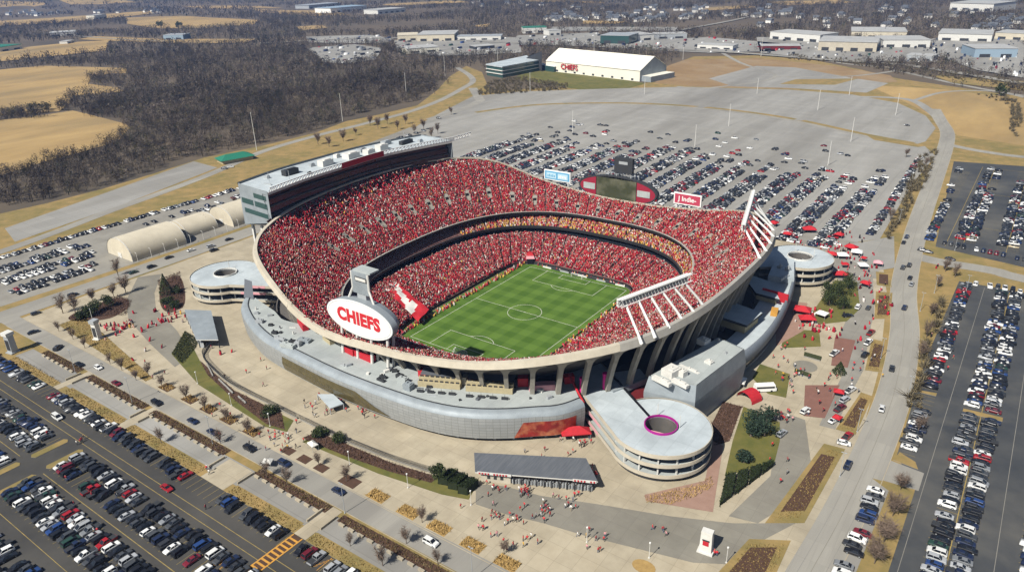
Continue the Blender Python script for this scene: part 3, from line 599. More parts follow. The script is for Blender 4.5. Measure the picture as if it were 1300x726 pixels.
# people and kit along the touchlines
n = 330; t = rng.uniform(-56, 56, n); side = rng.random(n)
P = np.zeros((n, 3)); P[:, 0] = np.where(side < .62, rng.uniform(-40.6, -37.6, n), rng.uniform(36.6, 38.0, n)); P[:, 1] = t; q = side > .84; P[q, 0] = rng.uniform(-36, 34, q.sum()); P[q, 1] = np.where(rng.random(q.sum()) < .5, -58.2, 58.0)
tag(people_mesh(P, rng.uniform(0, 6.28, n), tint_of(n, 'gold'), 'touchline_crowd', 1.15), 'staff, substitutes and photographers standing round the edge of the pitch', 'crowd', kind='stuff')
def board(name, a, b, z, h, m_, lab, cat):
    d = Vector((b[0]-a[0], b[1]-a[1])); n_ = max(1, int(d.length/6)); r = thing(name, ((a[0]+b[0])/2, (a[1]+b[1])/2, 0), lab, cat)
    for i in range(n_):
        p = Vector(a)+d*((i+.5)/n_); mm = MB(); mm.box((p.x, p.y, z), (d.length/n_-.15, .25, h), math.atan2(d.y, d.x)); mm.build('panel', M[m_[i % len(m_)]], r)
board('advertising_board', (-26, 57.4), (30, 57.4), 0, 1.0, ['offwhite', 'charcoal', 'steel', 'charcoal'], 'row of white and dark advertising boards behind the far goal', 'advertising board')
board('advertising_board', (37.2, -50), (37.2, 48), 0, .8, ['charcoal', 'charcoal', 'steel'], 'long row of dark advertising boards along the right touchline', 'advertising board')
# tunnel canopy in the far left corner
r = thing('tunnel_canopy', (-35.5, 56, 0), 'red and white canopy over the tunnel mouth at the far left pitch corner', 'canopy'); mm = MB()
mm.box((-36.5, 59.5, 3.6), (5.4, 6, 1.7), .6, taper=.8); mm.build('roof', M['pink'], r); mm = MB(); mm.box((-36.5, 59.5, 5.4), (4.4, 4.6, 1.2), .6, taper=.6); mm.build('cap', M['red_fabric'], r); mm = MB(); mm.box((-36.3, 59.2, 0), (3.8, 5, 3.6), .6); mm.build('tunnel_mouth', M['dark'], r)
# the crowd banner over the lower stand
def banner():
    m = MB(); C4 = [Vector(U3) for U3 in [(*g(488, 368.5, 10.5), 11.6), (*g(499, 358, 11), 12.2), (*g(545, 396, 3.5), 5.2), (*g(531, 411, 2.5), 3.9)]]; nx, ny = 26, 8; cols = []
    rows = []
    for j in range(ny+1):
        v = j/ny; rows.append([(C4[0]*(1-u)+C4[3]*u)*(1-v)+(C4[1]*(1-u)+C4[2]*u)*v+Vector((0, 0, .25*math.sin(u*19+v*5)+.2*math.sin(v*9-u*7))) for u in [i/nx for i in range(nx+1)]])
    m.loft(rows)
    k = 0
    for j in range(ny):
        for i in range(nx):
            u = (i+.5)/nx; v = (j+.5)/ny
            wht = (u < .13) or (abs((v-.5)) < .46 and .16 < u < .80 and abs(v-(.75-.9*(u-.16))) < .2) or (.62 < u < .78 and v < .75)
            m.m[k] = 0 if wht else 1; k += 1
    m.f = [f for f in m.f]; o = m.build('crowd_banner', [M['offwhite'], M['red_fabric']], smooth=True); tag(o, 'large red and white banner held up over the lower stand beside the oval sign', 'banner')
banner()
# ================================================================ BUILDINGS ROUND THE BOWL
# ---- press box along the left side
M['painted_seat_shade'] = mat('painted_seat_shade', (.016, .012, .014), 1.0, c2=(.05, .014, .018), scale=1.6, spec=0)  # shade below the press box, painted as a dark maroon seat colour
def press_box():
    r = thing('press_box_building', (-131, 2, G), 'long pale press box building with flat roof and dark glass front above the left stand', 'building')
    fr = smooth_line([(-114.5, -66), (-118.6, -39), (-119.6, -12), (-119.6, 22), (-112.5, 52), (-106, 73)], 4); bk = smooth_line([(-142, -64), (-146.5, -36), (-147, -9), (-146, 25), (-141, 52), (-134, 74)], 4)
    n = min(len(fr), len(bk)); fr, bk = fr[:n], bk[:n]
    def rng_(p, z): return [(a, b, z) for a, b in p]
    m = MB(); m.loft([rng_(fr, 65.6), rng_(bk, 65.6)]); part('roof', m, M['roof'], r)
    m = MB(); m.loft([rng_(bk, 66.5), rng_(bk, 43)]); part('rear_wall', m, M['metal_clad'], r)
    m = MB(); m.prism([(-141, -44), (-124, -46), (-124, 58), (-139, 60)], G, 47); part('service_core', m, M['dark_concrete'], r)
    for x, y in ((-141, -60), (-130, -62), (-122, -62), (-140, 66), (-130, 68)): m = MB(); m.box((x, y, G), (1.3, 1.3, 37)); part('column', m, M['offwhite'], r)
    m = MB(); m.loft([rng_([(a-.4, b) for a, b in bk], 65.2), rng_([(a-.4, b) for a, b in bk], 66.6), rng_([(a+.5, b) for a, b in bk], 66.6)]); part('parapet', m, M['charcoal'], r)
    for tag_, i in (('end_wall', 0), ('end_wall', n-1)):
        m = MB(); a, b = fr[i], bk[i]; m.loft([[(*a, 66.3), (*b, 66.3)], [(*a, 49), (*b, 43)]]); part(tag_, m, M['metal_clad'], r)
    m = MB(); p0, p1 = Vector((*fr[0], 0)), Vector((*bk[0], 0))
    for t0, t1, z0, z1 in ((.08, .5, 60.6, 63.2), (.08, .5, 55.8, 58.8), (.55, .95, 55.8, 58.8), (.1, .9, 50.6, 53.2)):
        q0, q1 = p0.lerp(p1, t0), p0.lerp(p1, t1); m.add([(q0.x, q0.y-.12, z0), (q1.x, q1.y-.12, z0), (q1.x, q1.y-.12, z1), (q0.x, q0.y-.12, z1)], [(0, 1, 2, 3)])
    part('end_window', m, M['glass_green'], r)
    # three glazed tiers, set back so the roof edge deepens their shade
    m = MB(); m.loft([rng_(fr, 65.5), rng_(fr, 64.2)]); part('roof_edge', m, M['offwhite'], r)
    m = MB(); m.loft([rng_(fr, 64.2), rng_([(a-5, b) for a, b in fr], 64.2)]); part('overhang_soffit', m, M['dark_concrete'], r)  # overhang added to throw shade on the glazing
    for k, (dx, z0, z1) in enumerate(((-4.6, 60.8, 64.2), (-3.6, 57, 60.2), (-2.6, 53.2, 56.4))):
        f2 = [(a+dx, b) for a, b in fr]; m = MB(); m.loft([rng_(f2, z1), rng_(f2, z0)]); part('suite_glazing', m, M['glass_dark'], r)
        m = MB(); f3 = [(a+dx+1.1, b) for a, b in fr]; m.loft([rng_(f2, z0), rng_(f3, z0), rng_(f3, z0-.7), rng_(f2, z0-.7)]); part('tier_ledge', m, M['charcoal'] if k != 1 else M['dark_concrete'], r)
    m = MB(); m.loft([rng_([(a-1.6, b) for a, b in fr], 52.6), rng_([(a-3, b) for a, b in fr], 47)]); part('soffit', m, M['dark_concrete'], r)
    m = MB(); m.loft([rng_(bk, 43), rng_([(a-3, b) for a, b in fr], 47)]); part('underside', m, M['dark_concrete'], r)
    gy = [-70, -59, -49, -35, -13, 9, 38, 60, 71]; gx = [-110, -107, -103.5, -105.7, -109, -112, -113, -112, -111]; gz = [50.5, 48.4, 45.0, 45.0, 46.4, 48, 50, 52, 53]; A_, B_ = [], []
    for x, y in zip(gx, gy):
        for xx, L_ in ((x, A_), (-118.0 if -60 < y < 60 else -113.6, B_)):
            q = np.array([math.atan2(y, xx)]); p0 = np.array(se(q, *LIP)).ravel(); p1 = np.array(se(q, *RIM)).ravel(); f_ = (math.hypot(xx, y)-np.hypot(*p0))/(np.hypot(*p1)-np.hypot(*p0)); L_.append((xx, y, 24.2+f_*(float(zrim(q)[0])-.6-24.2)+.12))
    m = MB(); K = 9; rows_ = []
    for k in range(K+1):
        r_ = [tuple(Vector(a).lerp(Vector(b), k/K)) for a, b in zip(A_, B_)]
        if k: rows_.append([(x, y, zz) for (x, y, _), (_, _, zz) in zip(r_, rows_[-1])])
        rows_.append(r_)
    m.loft(rows_); part('shade_overlay', m, M['painted_seat_shade'], r)  # dark stepped sheet over the upper deck, standing in for press box shade
    # lattice of lights along the roof edge, ending in a boom at the far end
    L = [(a+1.0, b) for a, b in fr]+[(-104.5, 80), (-104.2, 89)]; m = MB()
    for i in range(len(L)-1):
        a, b = Vector((*L[i], 0)), Vector((*L[i+1], 0)); k = 3
        for z, o in ((65.9, 0), (68.4, 1.1)): m.tube((a.x+o, a.y, z), (b.x+o, b.y, z), .3, n=4)
        for j in range(k):
            p = a.lerp(b, j/k); q = a.lerp(b, (j+1)/k); m.tube((p.x, p.y, 65.9), (q.x+1.1, q.y, 68.4), .2, n=3); m.tube((q.x+1.1, q.y, 68.4), (q.x, q.y, 65.9), .2, n=3)
    part('light_lattice', m, M['white'], r)
    m = MB(); i0, i1 = int(n*.42), int(n*.66)
    m.loft([[(a+2.3, b, 65.2) for a, b in fr[i0:i1]], [(a+2.5, b, 68.6) for a, b in fr[i0:i1]]]); part('roof_banner', m, M['red'], r)
    for (x, y, a, b, h, mt) in ((-131, -12, 5, 8, 3.4, 'offwhite'), (-131, 8, 6, 9, 3.2, 'offwhite'), (-128, 20, 5, 6, 3, 'offwhite'), (-129, 32, 5, 7, 3.4, 'offwhite'), (-133, -36, 4, 9, 3.2, 'charcoal'), (-127, 52, 3, 10, 2.4, 'charcoal'), (-136, 22, 3, 5, 2.2, 'steel'), (-137, 44, 4, 6, 2.4, 'steel'), (-136, -18, 2, 3, 1.6, 'steel'), (-124, -30, 1.5, 2, 1.2, 'charcoal'), (-139, 4, 3, 3, 2, 'offwhite'), (-124, 8, 1.4, 6, .8, 'steel'), (-133, 38, 2, 2, 1.8, 'charcoal'), (-122, 60, 2, 3, 1.5, 'steel'), (-138, -48, 3, 2, 1.4, 'steel'), (-127, -56, 6, .5, .5, 'steel')):
        m = MB(); m.box((x, y, 65.6), (a, b, h)); m.box((x+a*.3, y, 65.6+h), (a*.3, b*.6, .5)); part('rooftop_unit', m, M[mt], r)
    for (x, y) in ((-124, -44), (-136, 60), (-131, -52)):
        m = MB(); m.tube((x, y, 65.6), (x, y, 71), .12, n=4); part('mast', m, M['steel'], r)
press_box()
# ---- podium building wrapping the near side
M['panel_grey'] = panelmat('grey_wall_panels', (.285, .295, .29), (.25, .26, .255), (.11, .11, .105), 2.6, 1.3, .6, .05, .045)
OUT = smooth_line([(-101, -99.2), (-97, -103.5), (-90.5, -108.4), (-77, -115), (-60.7, -120.6), (-46, -123.2), (-30.8, -124.6), (-9.4, -126), (9, -126), (26.3, -125), (38, -123.8), (50, -121), (60, -116.6), (69.4, -110.4), (77, -104), (82.5, -99.4), (86, -94.5), (88.5, -88.5)], 6)
def inset(path, d):
    P = [Vector((*p, 0)) for p in path]; out = []
    for i, p in enumerate(P):
        t = (P[min(i+1, len(P)-1)]-P[max(i-1, 0)]).normalized(); out.append((p.x-t.y*d, p.y+t.x*d))
    return out
def podium():
    r = thing('podium_building', (0, -118, G), 'curved grey panelled concourse building wrapping the near side of the stadium', 'building')
    def lv(p, z): return [(a, b, z) for a, b in p]
    zt = 22.6
    rows = [lv(inset(OUT, 3.6), zt+.25), lv(inset(OUT, 1.6), zt+.1), lv(inset(OUT, .5), zt-.6), lv(OUT, zt-1.7)]
    m = MB(); m.loft(rows); part('roof_edge', m, M['metal_clad'], r, True)
    w = [lv(OUT, zt-1.7), lv(inset(OUT, -.15), zt-3.8), lv(inset(OUT, 0), zt-6.6), lv(inset(OUT, .5), 12.0)]
    m = MB(); m.loft(w, uv=True); part('curved_wall', m, M['panel_grey'], r, True)
    m = MB(); m.loft([lv(inset(OUT, .5), 12.0), lv(inset(OUT, 11), 12.6)]); part('overhang_soffit', m, M['dark_concrete'], r)
    m = MB(); m.loft([lv(inset(OUT, 10), 13.5), lv(inset(OUT, 10), G-.1)]); part('lower_wall', m, M['timber'], r)
    # roof deck reaches in under the bowl on the right, a narrow crescent on the left
    inner = []
    for i, p in enumerate(inset(OUT, 3.6)):
        t = i/(len(OUT)-1); ang = math.atan2(p[1], p[0]); x, y = se(np.array([ang]), *RIM, k=.86); d_in = math.hypot(p[0]-float(x[0]), p[1]-float(y[0]))
        wid = 1.0+9.5*min(1, t/.16) if t < .26 else d_in
        if .20 < t < .30: wid = 10.5+(d_in-10.5)*(t-.20)/.10
        L = math.hypot(*p); inner.append((p[0]*(1-wid/L), p[1]*(1-wid/L)))
    m = MB(); m.loft([lv(inset(OUT, 3.6), zt+.25), lv(inner, zt+.25)]); part('roof', m, M['roof_grey'], r)
    k = int(len(OUT)*.3); m = MB(); m.loft([lv(inner[:k], zt+.25), lv(inner[:k], G)]); part('inner_wall', m, M['metal_clad'], r)
    m = MB(); e = inset(OUT, 3.4); m.loft([lv(e, zt+.3), lv(e, zt+.55), lv(inset(OUT, 3.8), zt+.55), lv(inset(OUT, 3.8), zt+.3)]); part('roof_rail', m, M['charcoal'], r)
    # long bronze window on the wall
    n = len(OUT); wu = proj([(x, y, 13) for x, y in OUT])[0]; i0, i1 = int(np.argmin(abs(wu-362))), int(np.argmin(abs(wu-502))); seg = lambda d, z, a=i0, b=i1: [(x, y, z) for x, y in inset(OUT, d)[a:b]]
    M['bronze_win'] = panelmat('bronze_glazing', (.10, .082, .035), (.065, .055, .026), (.03, .026, .018), 1.6, 2.1, .2, 0, .05, .5)
    sk = 6; up_ = seg(-.3, zt-3.4, i0, i1-sk); lo = seg(.15, 12.7, i0, i1)
    lo = [lo[int(j*(len(lo)-1)/(len(up_)-1))] for j in range(len(up_))]; md = [tuple(Vector(a).lerp(Vector(b), .5)+(Vector((a[0], a[1], 0)).normalized()*.55)) for a, b in zip(up_, lo)]
    m = MB(); m.loft([up_, md, lo], uv=True); o = part('long_window', m, M['bronze_win'], r)
    m = MB(); m.loft([[(a, b, z+.02) for a, b, z in md], [(a*1.0008, b*1.0008, z+.16) for a, b, z in md]]); part('mullion', m, M['timber'], r)
    # big red mural at the right end of the wall
    j0, j1 = int(np.argmin(abs(wu-652))), int(np.argmin(abs(wu-734))); mu = lambda d, z: [(x, y, z) for x, y in inset(OUT, d)[j0:j1]]
    M['mural'] = mat('mural', (.30, .025, .02), .6, c2=(.17, .015, .015), scale=.25, c3=(.55, .22, .10), scale3=.2, amt3=.7)
    m = MB(); lo2 = mu(.25, 12.3); up2 = mu(-.3, 19.0); up2 = [up2[min(len(up2)-1, int(2+j*(len(up2)-3)/(len(lo2)-1)))] for j in range(len(lo2))]; m.loft([up2, lo2]); part('mural_panel', m, M['mural'], r)
    for i in range(3, n-2, 4):
        p = inset(OUT, 3.0)[i]; m = MB(); m.box((p[0], p[1], G), (.9, .9, 2.4), math.atan2(p[1], p[0])); part('column', m, M['offwhite'], r)
    # rooftop benches, plant and screens
    for (u, v, a, b, h, mt, rz) in ((330, 410, 3.4, 2.2, 1.6, 'steel', .5), (349, 424, 2.6, 1.6, 1.2, 'charcoal', .4), (356, 432, 6, 1.4, 1.3, 'steel', .1), (366, 441, 7, 2.4, 1.6, 'roof_grey', .2), (372, 437, 3, 2, 1.8, 'charcoal', .2), (379, 439, 2.6, 2.6, 2, 'steel', .3), (387, 434, 6, 3, 1.3, 'metal_clad', .25), (326, 399, 2, 1.4, 1, 'steel', .7), (344, 414, 2, 1.4, 1, 'charcoal', .5), (436, 464, 2.2, 1.2, .5, 'steel', 0), (484, 484, 4, 1.2, .9, 'charcoal', 0), (487, 480, 3.4, 1.2, .9, 'charcoal', .1), (512, 486, 4, 2.5, 2.2, 'roof_grey', .1), (519, 494, 3.4, 3.2, 2.4, 'metal_clad', .1), (508, 480, 3, 2, 1.6, 'charcoal', 0)):
        x, y = g(u, v, zt); m = MB(); m.box((x, y, zt+.2), (a, b, h), rz); m.box((x+.2*a, y, zt+.2+h), (a*.35, b*.5, .35), rz)
        if a > 2.5: m.tube((x-a*.2, y, zt+.2+h), (x-a*.2, y, zt+.9+h), .35, n=8)
        part('rooftop_unit', m, M[mt], r)
    R_ = random.Random(5)
    for _ in range(34):
        i = R_.randrange(int(n*.1), int(n*.93)); k2 = R_.uniform(.15, .8); p = Vector((*inset(OUT, 3.6)[i], 0)).lerp(Vector((*inner[i], 0)), k2); a, b, h = R_.choice([(1.2, 1.2, .8), (.8, .8, .6), (2.2, 1.4, 1.1), (3, .4, .35), (.5, .5, 1.4)]); m = MB(); m.box((p.x, p.y, zt+.24), (a, b, h), R_.uniform(0, 1.5)); part('roof_vent', m, M[R_.choice(['steel', 'charcoal', 'offwhite', 'roof_slate'])], r)
    for a0, a1 in ((533, 586), (593, 652)):                               # two pale terraces with rows of benches
        A, B = Vector((*g(a0, 484+(a0-533)*.10, zt+1), zt+.3)), Vector((*g(a1, 484+(a1-533)*.085, zt+1), zt+.3)); d = B-A; L = d.length; d.normalize(); nrm = Vector((d.y, -d.x, 0)); rz = math.atan2(d.y, d.x); c = (A+B)/2
        m = MB()
        for s in range(2): m.box(tuple(c+nrm*(1.7*s)), (L, 1.7, 3.2-1.0*s), rz)
        part('terrace_step', m, M['timber'], r); m = MB()
        for s in range(2):
            for q in range(int(L/2.1)):
                p = A+d*(1+q*2.1)+nrm*(1.7*s); m.box((p.x, p.y, zt+.3+3.2-1.0*s), (1.3, .4, .5), rz)
        part('bench', m, M['charcoal'], r)
        m = MB(); cc = c-nrm*3.4; m.add([tuple(A-nrm*1+Vector((0, 0, 3.3))), tuple(B-nrm*1+Vector((0, 0, 3.3))), tuple(B-nrm*5.4+Vector((0, 0, 3.9))), tuple(A-nrm*5.4+Vector((0, 0, 3.9)))], [(0, 1, 2, 3)]); part('awning', m, M['roof_slate'], r)
        m = MB()
        for q in range(4):
            p = A+d*(L*(q+.5)/4)+nrm*6.2; m.box((p.x, p.y, zt+.3), (2.6, .8, .9), rz); m.tube((p.x, p.y, zt+.3), (p.x, p.y, zt+2.4), .07, n=4)
        part('deck_furniture', m, M['charcoal'], r)
    Q = gp([(777, 498), (823, 481), (812, 468), (770, 474), (736, 484), (733, 498), (752, 512)], 21.1); m = MB(); m.prism(Q, 20.6, 21.12); part('link_roof', m, M['roof'], r)
    a, b = Vector((*g(777, 498, 21), 0)), Vector((*g(824, 480, 21), 0)); m = MB(); d = b-a; m.box(((a.x+b.x)/2, (a.y+b.y)/2, 19.4), (d.length, 1.4, 2.4), math.atan2(d.y, d.x)); part('link_parapet', m, M['metal_clad'], r)
    # slanted sheet at the left tip and shops under the rim
    m = MB(); m.add([(-101, -99, 22.6), (-93, -99, 22.6), (-104, -91, 27.5), (-110, -91, 27.5)], [(0, 1, 2, 3)]); m.add([(-101, -99, 22.5), (-110, -91, 27.3), (-110, -91, 24), (-101, -99, 19)], [(0, 1, 2, 3)]); part('tilted_roof', m, M['roof_slate'], r)
    for (u, v, a, b, h, mt) in ((546, 478, 9, 3, 3, 'red'), (578, 485, 10, 3, 3.2, 'tan_tent'), (621, 488, 16, 3, 3.4, 'red'), (664, 489, 4, 3, 3.6, 'red'), (688, 494, 10, 3, 2.4, 'pink'), (385, 415, 10, 2.6, 3, 'red'), (418, 434, 7, 2.6, 2.2, 'timber'), (462, 455, 12, 2.4, 2.8, 'red'), (446, 449, 6, 2.4, 2.8, 'red')):
        x, y = g(u, v, zt); rz = math.atan2(y, x)+math.pi/2; m = MB(); m.box((x, y, zt+.25), (a, b, h), rz); part('kiosk_front', m, M[mt], r)
podium()
# ---- right-hand wing
M['wing_clad_shaded'] = mat('wing_cladding_shaded', (.17, .19, .215), .55, c2=(.14, .16, .185), scale=.3)  # darker cladding, the shade of this outer wall put into its colour
def wing():
    r = thing('club_wing_building', (120, -10, G), 'long grey flat-roofed club building along the shaded right side of the stadium', 'building')
    edge = smooth_line([(117, -58), (121, -36), (124.5, -18), (126.3, 1), (125.6, 23), (122.6, 49), (117.6, 74), (113, 88)], 5)
    inn = [(a-12.5, b) for a, b in edge]
    lv = lambda p, z: [(a, b, z) for a, b in p]
    m = MB(); m.loft([lv(edge, 20.5), lv(inn, 20.5)]); part('roof', m, M['roof'], r)
    m = MB(); m.loft([lv([(a-.9, b) for a, b in edge], 22.2), lv(edge, 22.2), lv([(a+.6, b) for a, b in edge], 18), lv([(a-1.6, b) for a, b in edge], G-.1)], uv=True); part('outer_wall', m, M['wing_clad_shaded'], r, True); m = MB(); m.loft([lv(inn, 20.5), lv(inn, G)]); part('inner_wall', m, M['dark_concrete'], r)
    m = MB(); m.loft([lv([(a-1.0, b) for a, b in edge], 20.5), lv([(a-1.0, b) for a, b in edge], 22.2)]); part('parapet', m, M['offwhite'], r)
    m = MB(); m.loft([lv([(a+.35, b) for a, b in edge[6:-4]], 16.4), lv([(a-.5, b) for a, b in edge[6:-4]], 13.4)]); part('strip_window', m, M['glass_dark'], r)
    # tall block at the near end with chamfered face
    z0, z1 = G, 28.5; T = gp([(824, 477), (884, 489.5), (945, 443), (912, 428)], z1); m = MB()
    cx, cy = sum(p[0] for p in T)/4, sum(p[1] for p in T)/4; big = [(cx+(p[0]-cx)*1.10, cy+(p[1]-cy)*1.06) for p in T]
    rows = [[(*p, z1) for p in T], [(*p, z1-6.5) for p in big], [(*p, z1-8.5) for p in big], [(cx+(p[0]-cx)*1.0, cy+(p[1]-cy)*1.0, G) for p in T]]
    m.loft(rows, True); part('end_block', m, M['metal_clad'], r)
    m = MB(); m.prism([(cx+(p[0]-cx)*.97, cy+(p[1]-cy)*.97) for p in T], z1-.7, z1+.04); part('block_roof', m, M['roof_grey'], r)
    m = MB(); P = gp([(783, 496), (849, 501), (858, 520), (800, 520)], 19); m.prism([(96, -76), (107, -66), (117, -61), (118, -57), (98, -58)], G, 18.8); part('red_wall', m, M['red_dark'], r)
    for pts, h, mt in (([(905, 399), (932, 384), (968, 397), (948, 413)], 25.5, 'roof'), ([(940, 345), (977, 357), (990, 380), (960, 372)], 24.2, 'roof')):
        Q = gp(pts, h); m = MB(); m.prism(Q, h-1.1, h, 0, 1); part('raised_roof', m, [M[mt], M['charcoal']], r); c = np.mean(Q, 0); m = MB(); m.prism([(c[0]+(p[0]-c[0])*.85, c[1]+(p[1]-c[1])*.85) for p in Q], 20.5, h-1.1); part('raised_wall', m, M['timber'], r)
    a, b = Vector((*g(968, 368, 24), 0)), Vector((*g(1001, 377, 24), 0)); d = b-a; m = MB(); c = (a+b)/2; m.box((c.x, c.y, 20.5), (d.length, .8, 4.6), math.atan2(d.y, d.x)); part('red_fascia', m, M['red'], r)
    Q = gp([(975, 352), (1008, 357), (1008, 331), (985, 328)], 22.5); m = MB(); m.prism(Q, 20.5, 23.5, 0); part('upper_roof', m, M['roof'], r)
    m = MB(); x, y = g(983, 397, 21); m.box((x, y, 20.5), (3, 6, 2), .2); part('yellow_box', m, M['paint_orange'], r)
    for (u, v, a, b, h, z) in ((852, 477, 5, 6, 3.6, 28), (866, 478, 3, 3, 3, 28), (893, 436, 4, 4, 2.4, 28), (900, 462, 3, 2.4, 1.6, 28), (912, 434, 1.4, 1.4, 1, 28), (921, 450, 1.2, 1.2, .9, 28), (840, 485, 8, 2, 1.4, 28), (862, 487, 8, 2, 1.2, 28), (875, 470, 9, 1.6, .8, 28), (990, 340, 2, 2, 1.6, 23.5), (1000, 343, 2.4, 2, 1.8, 23.5), (996, 353, 1, 8, .8, 23.5)):
        x, y = g(u, v, z); m = MB(); m.box((x, y, z-.2), (a, b, h), -.25); m.box((x+a*.15, y, z+h-.2), (a*.4, b*.6, .4), -.25); m.tube((x, y, z+h-.2), (x, y, z+h+.7), .4, n=8); part('rooftop_unit', m, M['offwhite'] if a > 2.5 else M['steel'], r)
wing()
# ---- spiral ramps
def ramp(loc, R, rin, conn, label, levels=3, ztop=21.0, wrap=None, bands=()):
    r = thing('spiral_ramp', (loc[0], loc[1], G), label, 'spiral ramp'); cx, cy = loc; N = 64; A = [2*math.pi*i/N for i in range(N)]
    c = lambda rad, z: [(cx+rad*math.cos(a), cy+rad*math.sin(a), z) for a in A]
    lv = [G]+[ztop-(levels-k)*4.3 for k in range(1, levels+1)]
    hd = math.radians(conn[0]); dx, dy = math.cos(hd), math.sin(hd); px_, py_ = -dy, dx; L, s0, s1 = conn[1:]
    S = lambda t, s, z: (cx+dx*t+px_*s, cy+dy*t+py_*s, z)
    tt = lambda s: math.sqrt(max(0, R*R-s*s)); b1, b2 = hd+math.asin(max(-1, s0/R)), hd+math.asin(min(1, s1/R))
    for k, z in enumerate(lv[1:], 1):
        top = k == levels; m = MB()
        m.loft([c(R, z), c(rin, z), c(rin, z-.5), c(R, z-.5), c(R, z)], True)
        bt = rin+.6
        for zz in (z+.012, z-.5): m.add([S(bt, s0, zz), S(L, s0, zz), S(L, s1, zz), S(0, s1, zz), S(0, bt, zz), S(bt, bt*.6, zz)], [(0, 1, 2, 3, 4, 5)] if s1 > bt else [(0, 1, 2, 3)])
        part('roof' if top else 'ramp_deck', m, M['roof'] if top else M['roof_grey'], r)
        m = MB(); h0, h1 = (-1.1, .35) if top else (-.5, .85); A2 = [b2+(2*math.pi-(b2-b1))*i/N for i in range(N+1)]
        arc = lambda rad, z_: [(cx+rad*math.cos(a), cy+rad*math.sin(a), z_) for a in A2]
        m.loft([arc(R, z+h1), arc(R+.25, z+h1), arc(R+.3, z+h0), arc(R, z+h0)])
        for s, e in ((s0, -.25), (s1, .25)): m.loft([[S(tt(s), s, z+h1), S(L, s, z+h1)], [S(tt(s), s+e, z+h1), S(L, s+e, z+h1)], [S(tt(s), s+e, z+h0), S(L, s+e, z+h0)]])
        part('parapet', m, M['cream'], r)
        if top: m = MB(); m.loft([c(rin, z-.6), c(rin, z+.8), c(rin+.35, z+.8), c(rin+.35, z)], True); part('well_parapet', m, M[wrap or 'offwhite'], r)
    if L > 45: m = MB(); q0, q1 = S(rin+.2, s0, 0), S(L-14, s0, 0); m.box(((q0[0]+q1[0])/2, (q0[1]+q1[1])/2, ztop), (L-14-rin, .7, .55), hd); part('expansion_joint', m, M['dark'], r)
    m = MB(); m.add([(cx+(rin-.1)*math.cos(a), cy+(rin-.1)*math.sin(a), ztop-3.4) for a in [hd+math.pi*.2+math.pi*1.1*i/16 for i in range(17)]], [list(range(17))]); part('well_floor', m, M['pink'] if wrap else M['roof_grey'], r)
    m = MB(); m.loft([c(rin-.02, ztop-.4), c(rin-.02, G)], True); part('inner_core', m, M['dark_concrete'], r)
    for i in range(0, N, 4):
        a = A[i]; m = MB(); m.box((cx+(R-1.4)*math.cos(a), cy+(R-1.4)*math.sin(a), G), (.7, .5, ztop-G-.6), a); part('column', m, M['offwhite'], r)
    m = MB(); m.loft([c(R-1.0, G), c(R-1.0, G+1.2)], True); part('base_wall', m, M['charcoal'], r)
    for z, t0, t1, s, col in bands:
        q = s1+.3 if s > 0 else s0-.3; m = MB(); m.add([S(t0, q, z-.5), S(t1, q, z-.5), S(t1, q, z+.9), S(t0, q, z+.9)], [(0, 1, 2, 3)]); part('parapet_banner', m, M[col], r)
    for a in (.4, 2.2):
        m = MB(); m.tube((cx+(rin+.8)*math.cos(a), cy+(rin+.8)*math.sin(a), ztop), (cx+(rin+.8)*math.cos(a), cy+(rin+.8)*math.sin(a), ztop+5), .13, n=5); part('lamp_mast', m, M['offwhite'], r)
    return r
ramp((117.2, -84.6), 17.6, 5.6, (144, 50, 1.2, 17.5), 'near spiral ramp with three open decks, pale flat roof and magenta ringed well', 3, 21.2, 'magenta_deep', [(16.8, 12, 36, 1, 'pink'), (12.5, 14, 30, 1, 'pink')])
ramp((-139.5, -83.0), 18.0, 5.8, (27, 38, -15, 15), 'left spiral ramp with pale roof and pink banded parapets beside the tan tents', 3, 21.0, None, [(16.7, 16, 30, -1, 'pink'), (20.4, 22, 30, -1, 'pink')])
ramp((112.2, 102.0), 17.2, 6.2, (215, 26, -14, 14), 'far right spiral ramp behind the club building, in front of the red tailgate tents', 3, 21.0, None)
for (u0, v0, u1, v1, w_, mt, nm, lab) in ((726, 490, 786, 556, .7, 'magenta', 'wrapped_pole', ''),): pass
for (u, v, lab) in ((739, 499, 'magenta wrapped column foot beside the ramp bridge, nearer the red doorway'), (768, 493, 'magenta wrapped column foot further right along the ramp bridge')):
    x, y = g(u, v, 21.3); m = MB(); m.tube((x, y, 21.2), (x, y, 27.5), 1.0, 1.0, 10); m.tube((x, y, 27.5), (x, y, 28.2), 1.15, 1.15, 10); o = m.build('wrapped_column', M['magenta'], loc=(x, y, 21.2)); tag(o, lab, 'column')
a, b = g(722, 484, 23), g(741, 510, 22); m = MB(); m.tube((a[0], a[1], 26), (b[0], b[1], 21.6), .45, n=6); m.box((a[0], a[1], 21.3), (4, 3, 4.6), .8); tag(m.build('entrance_arch', M['red_fabric']), 'bright red entrance arch with a sloping red rail at the head of the ramp bridge', 'arch')
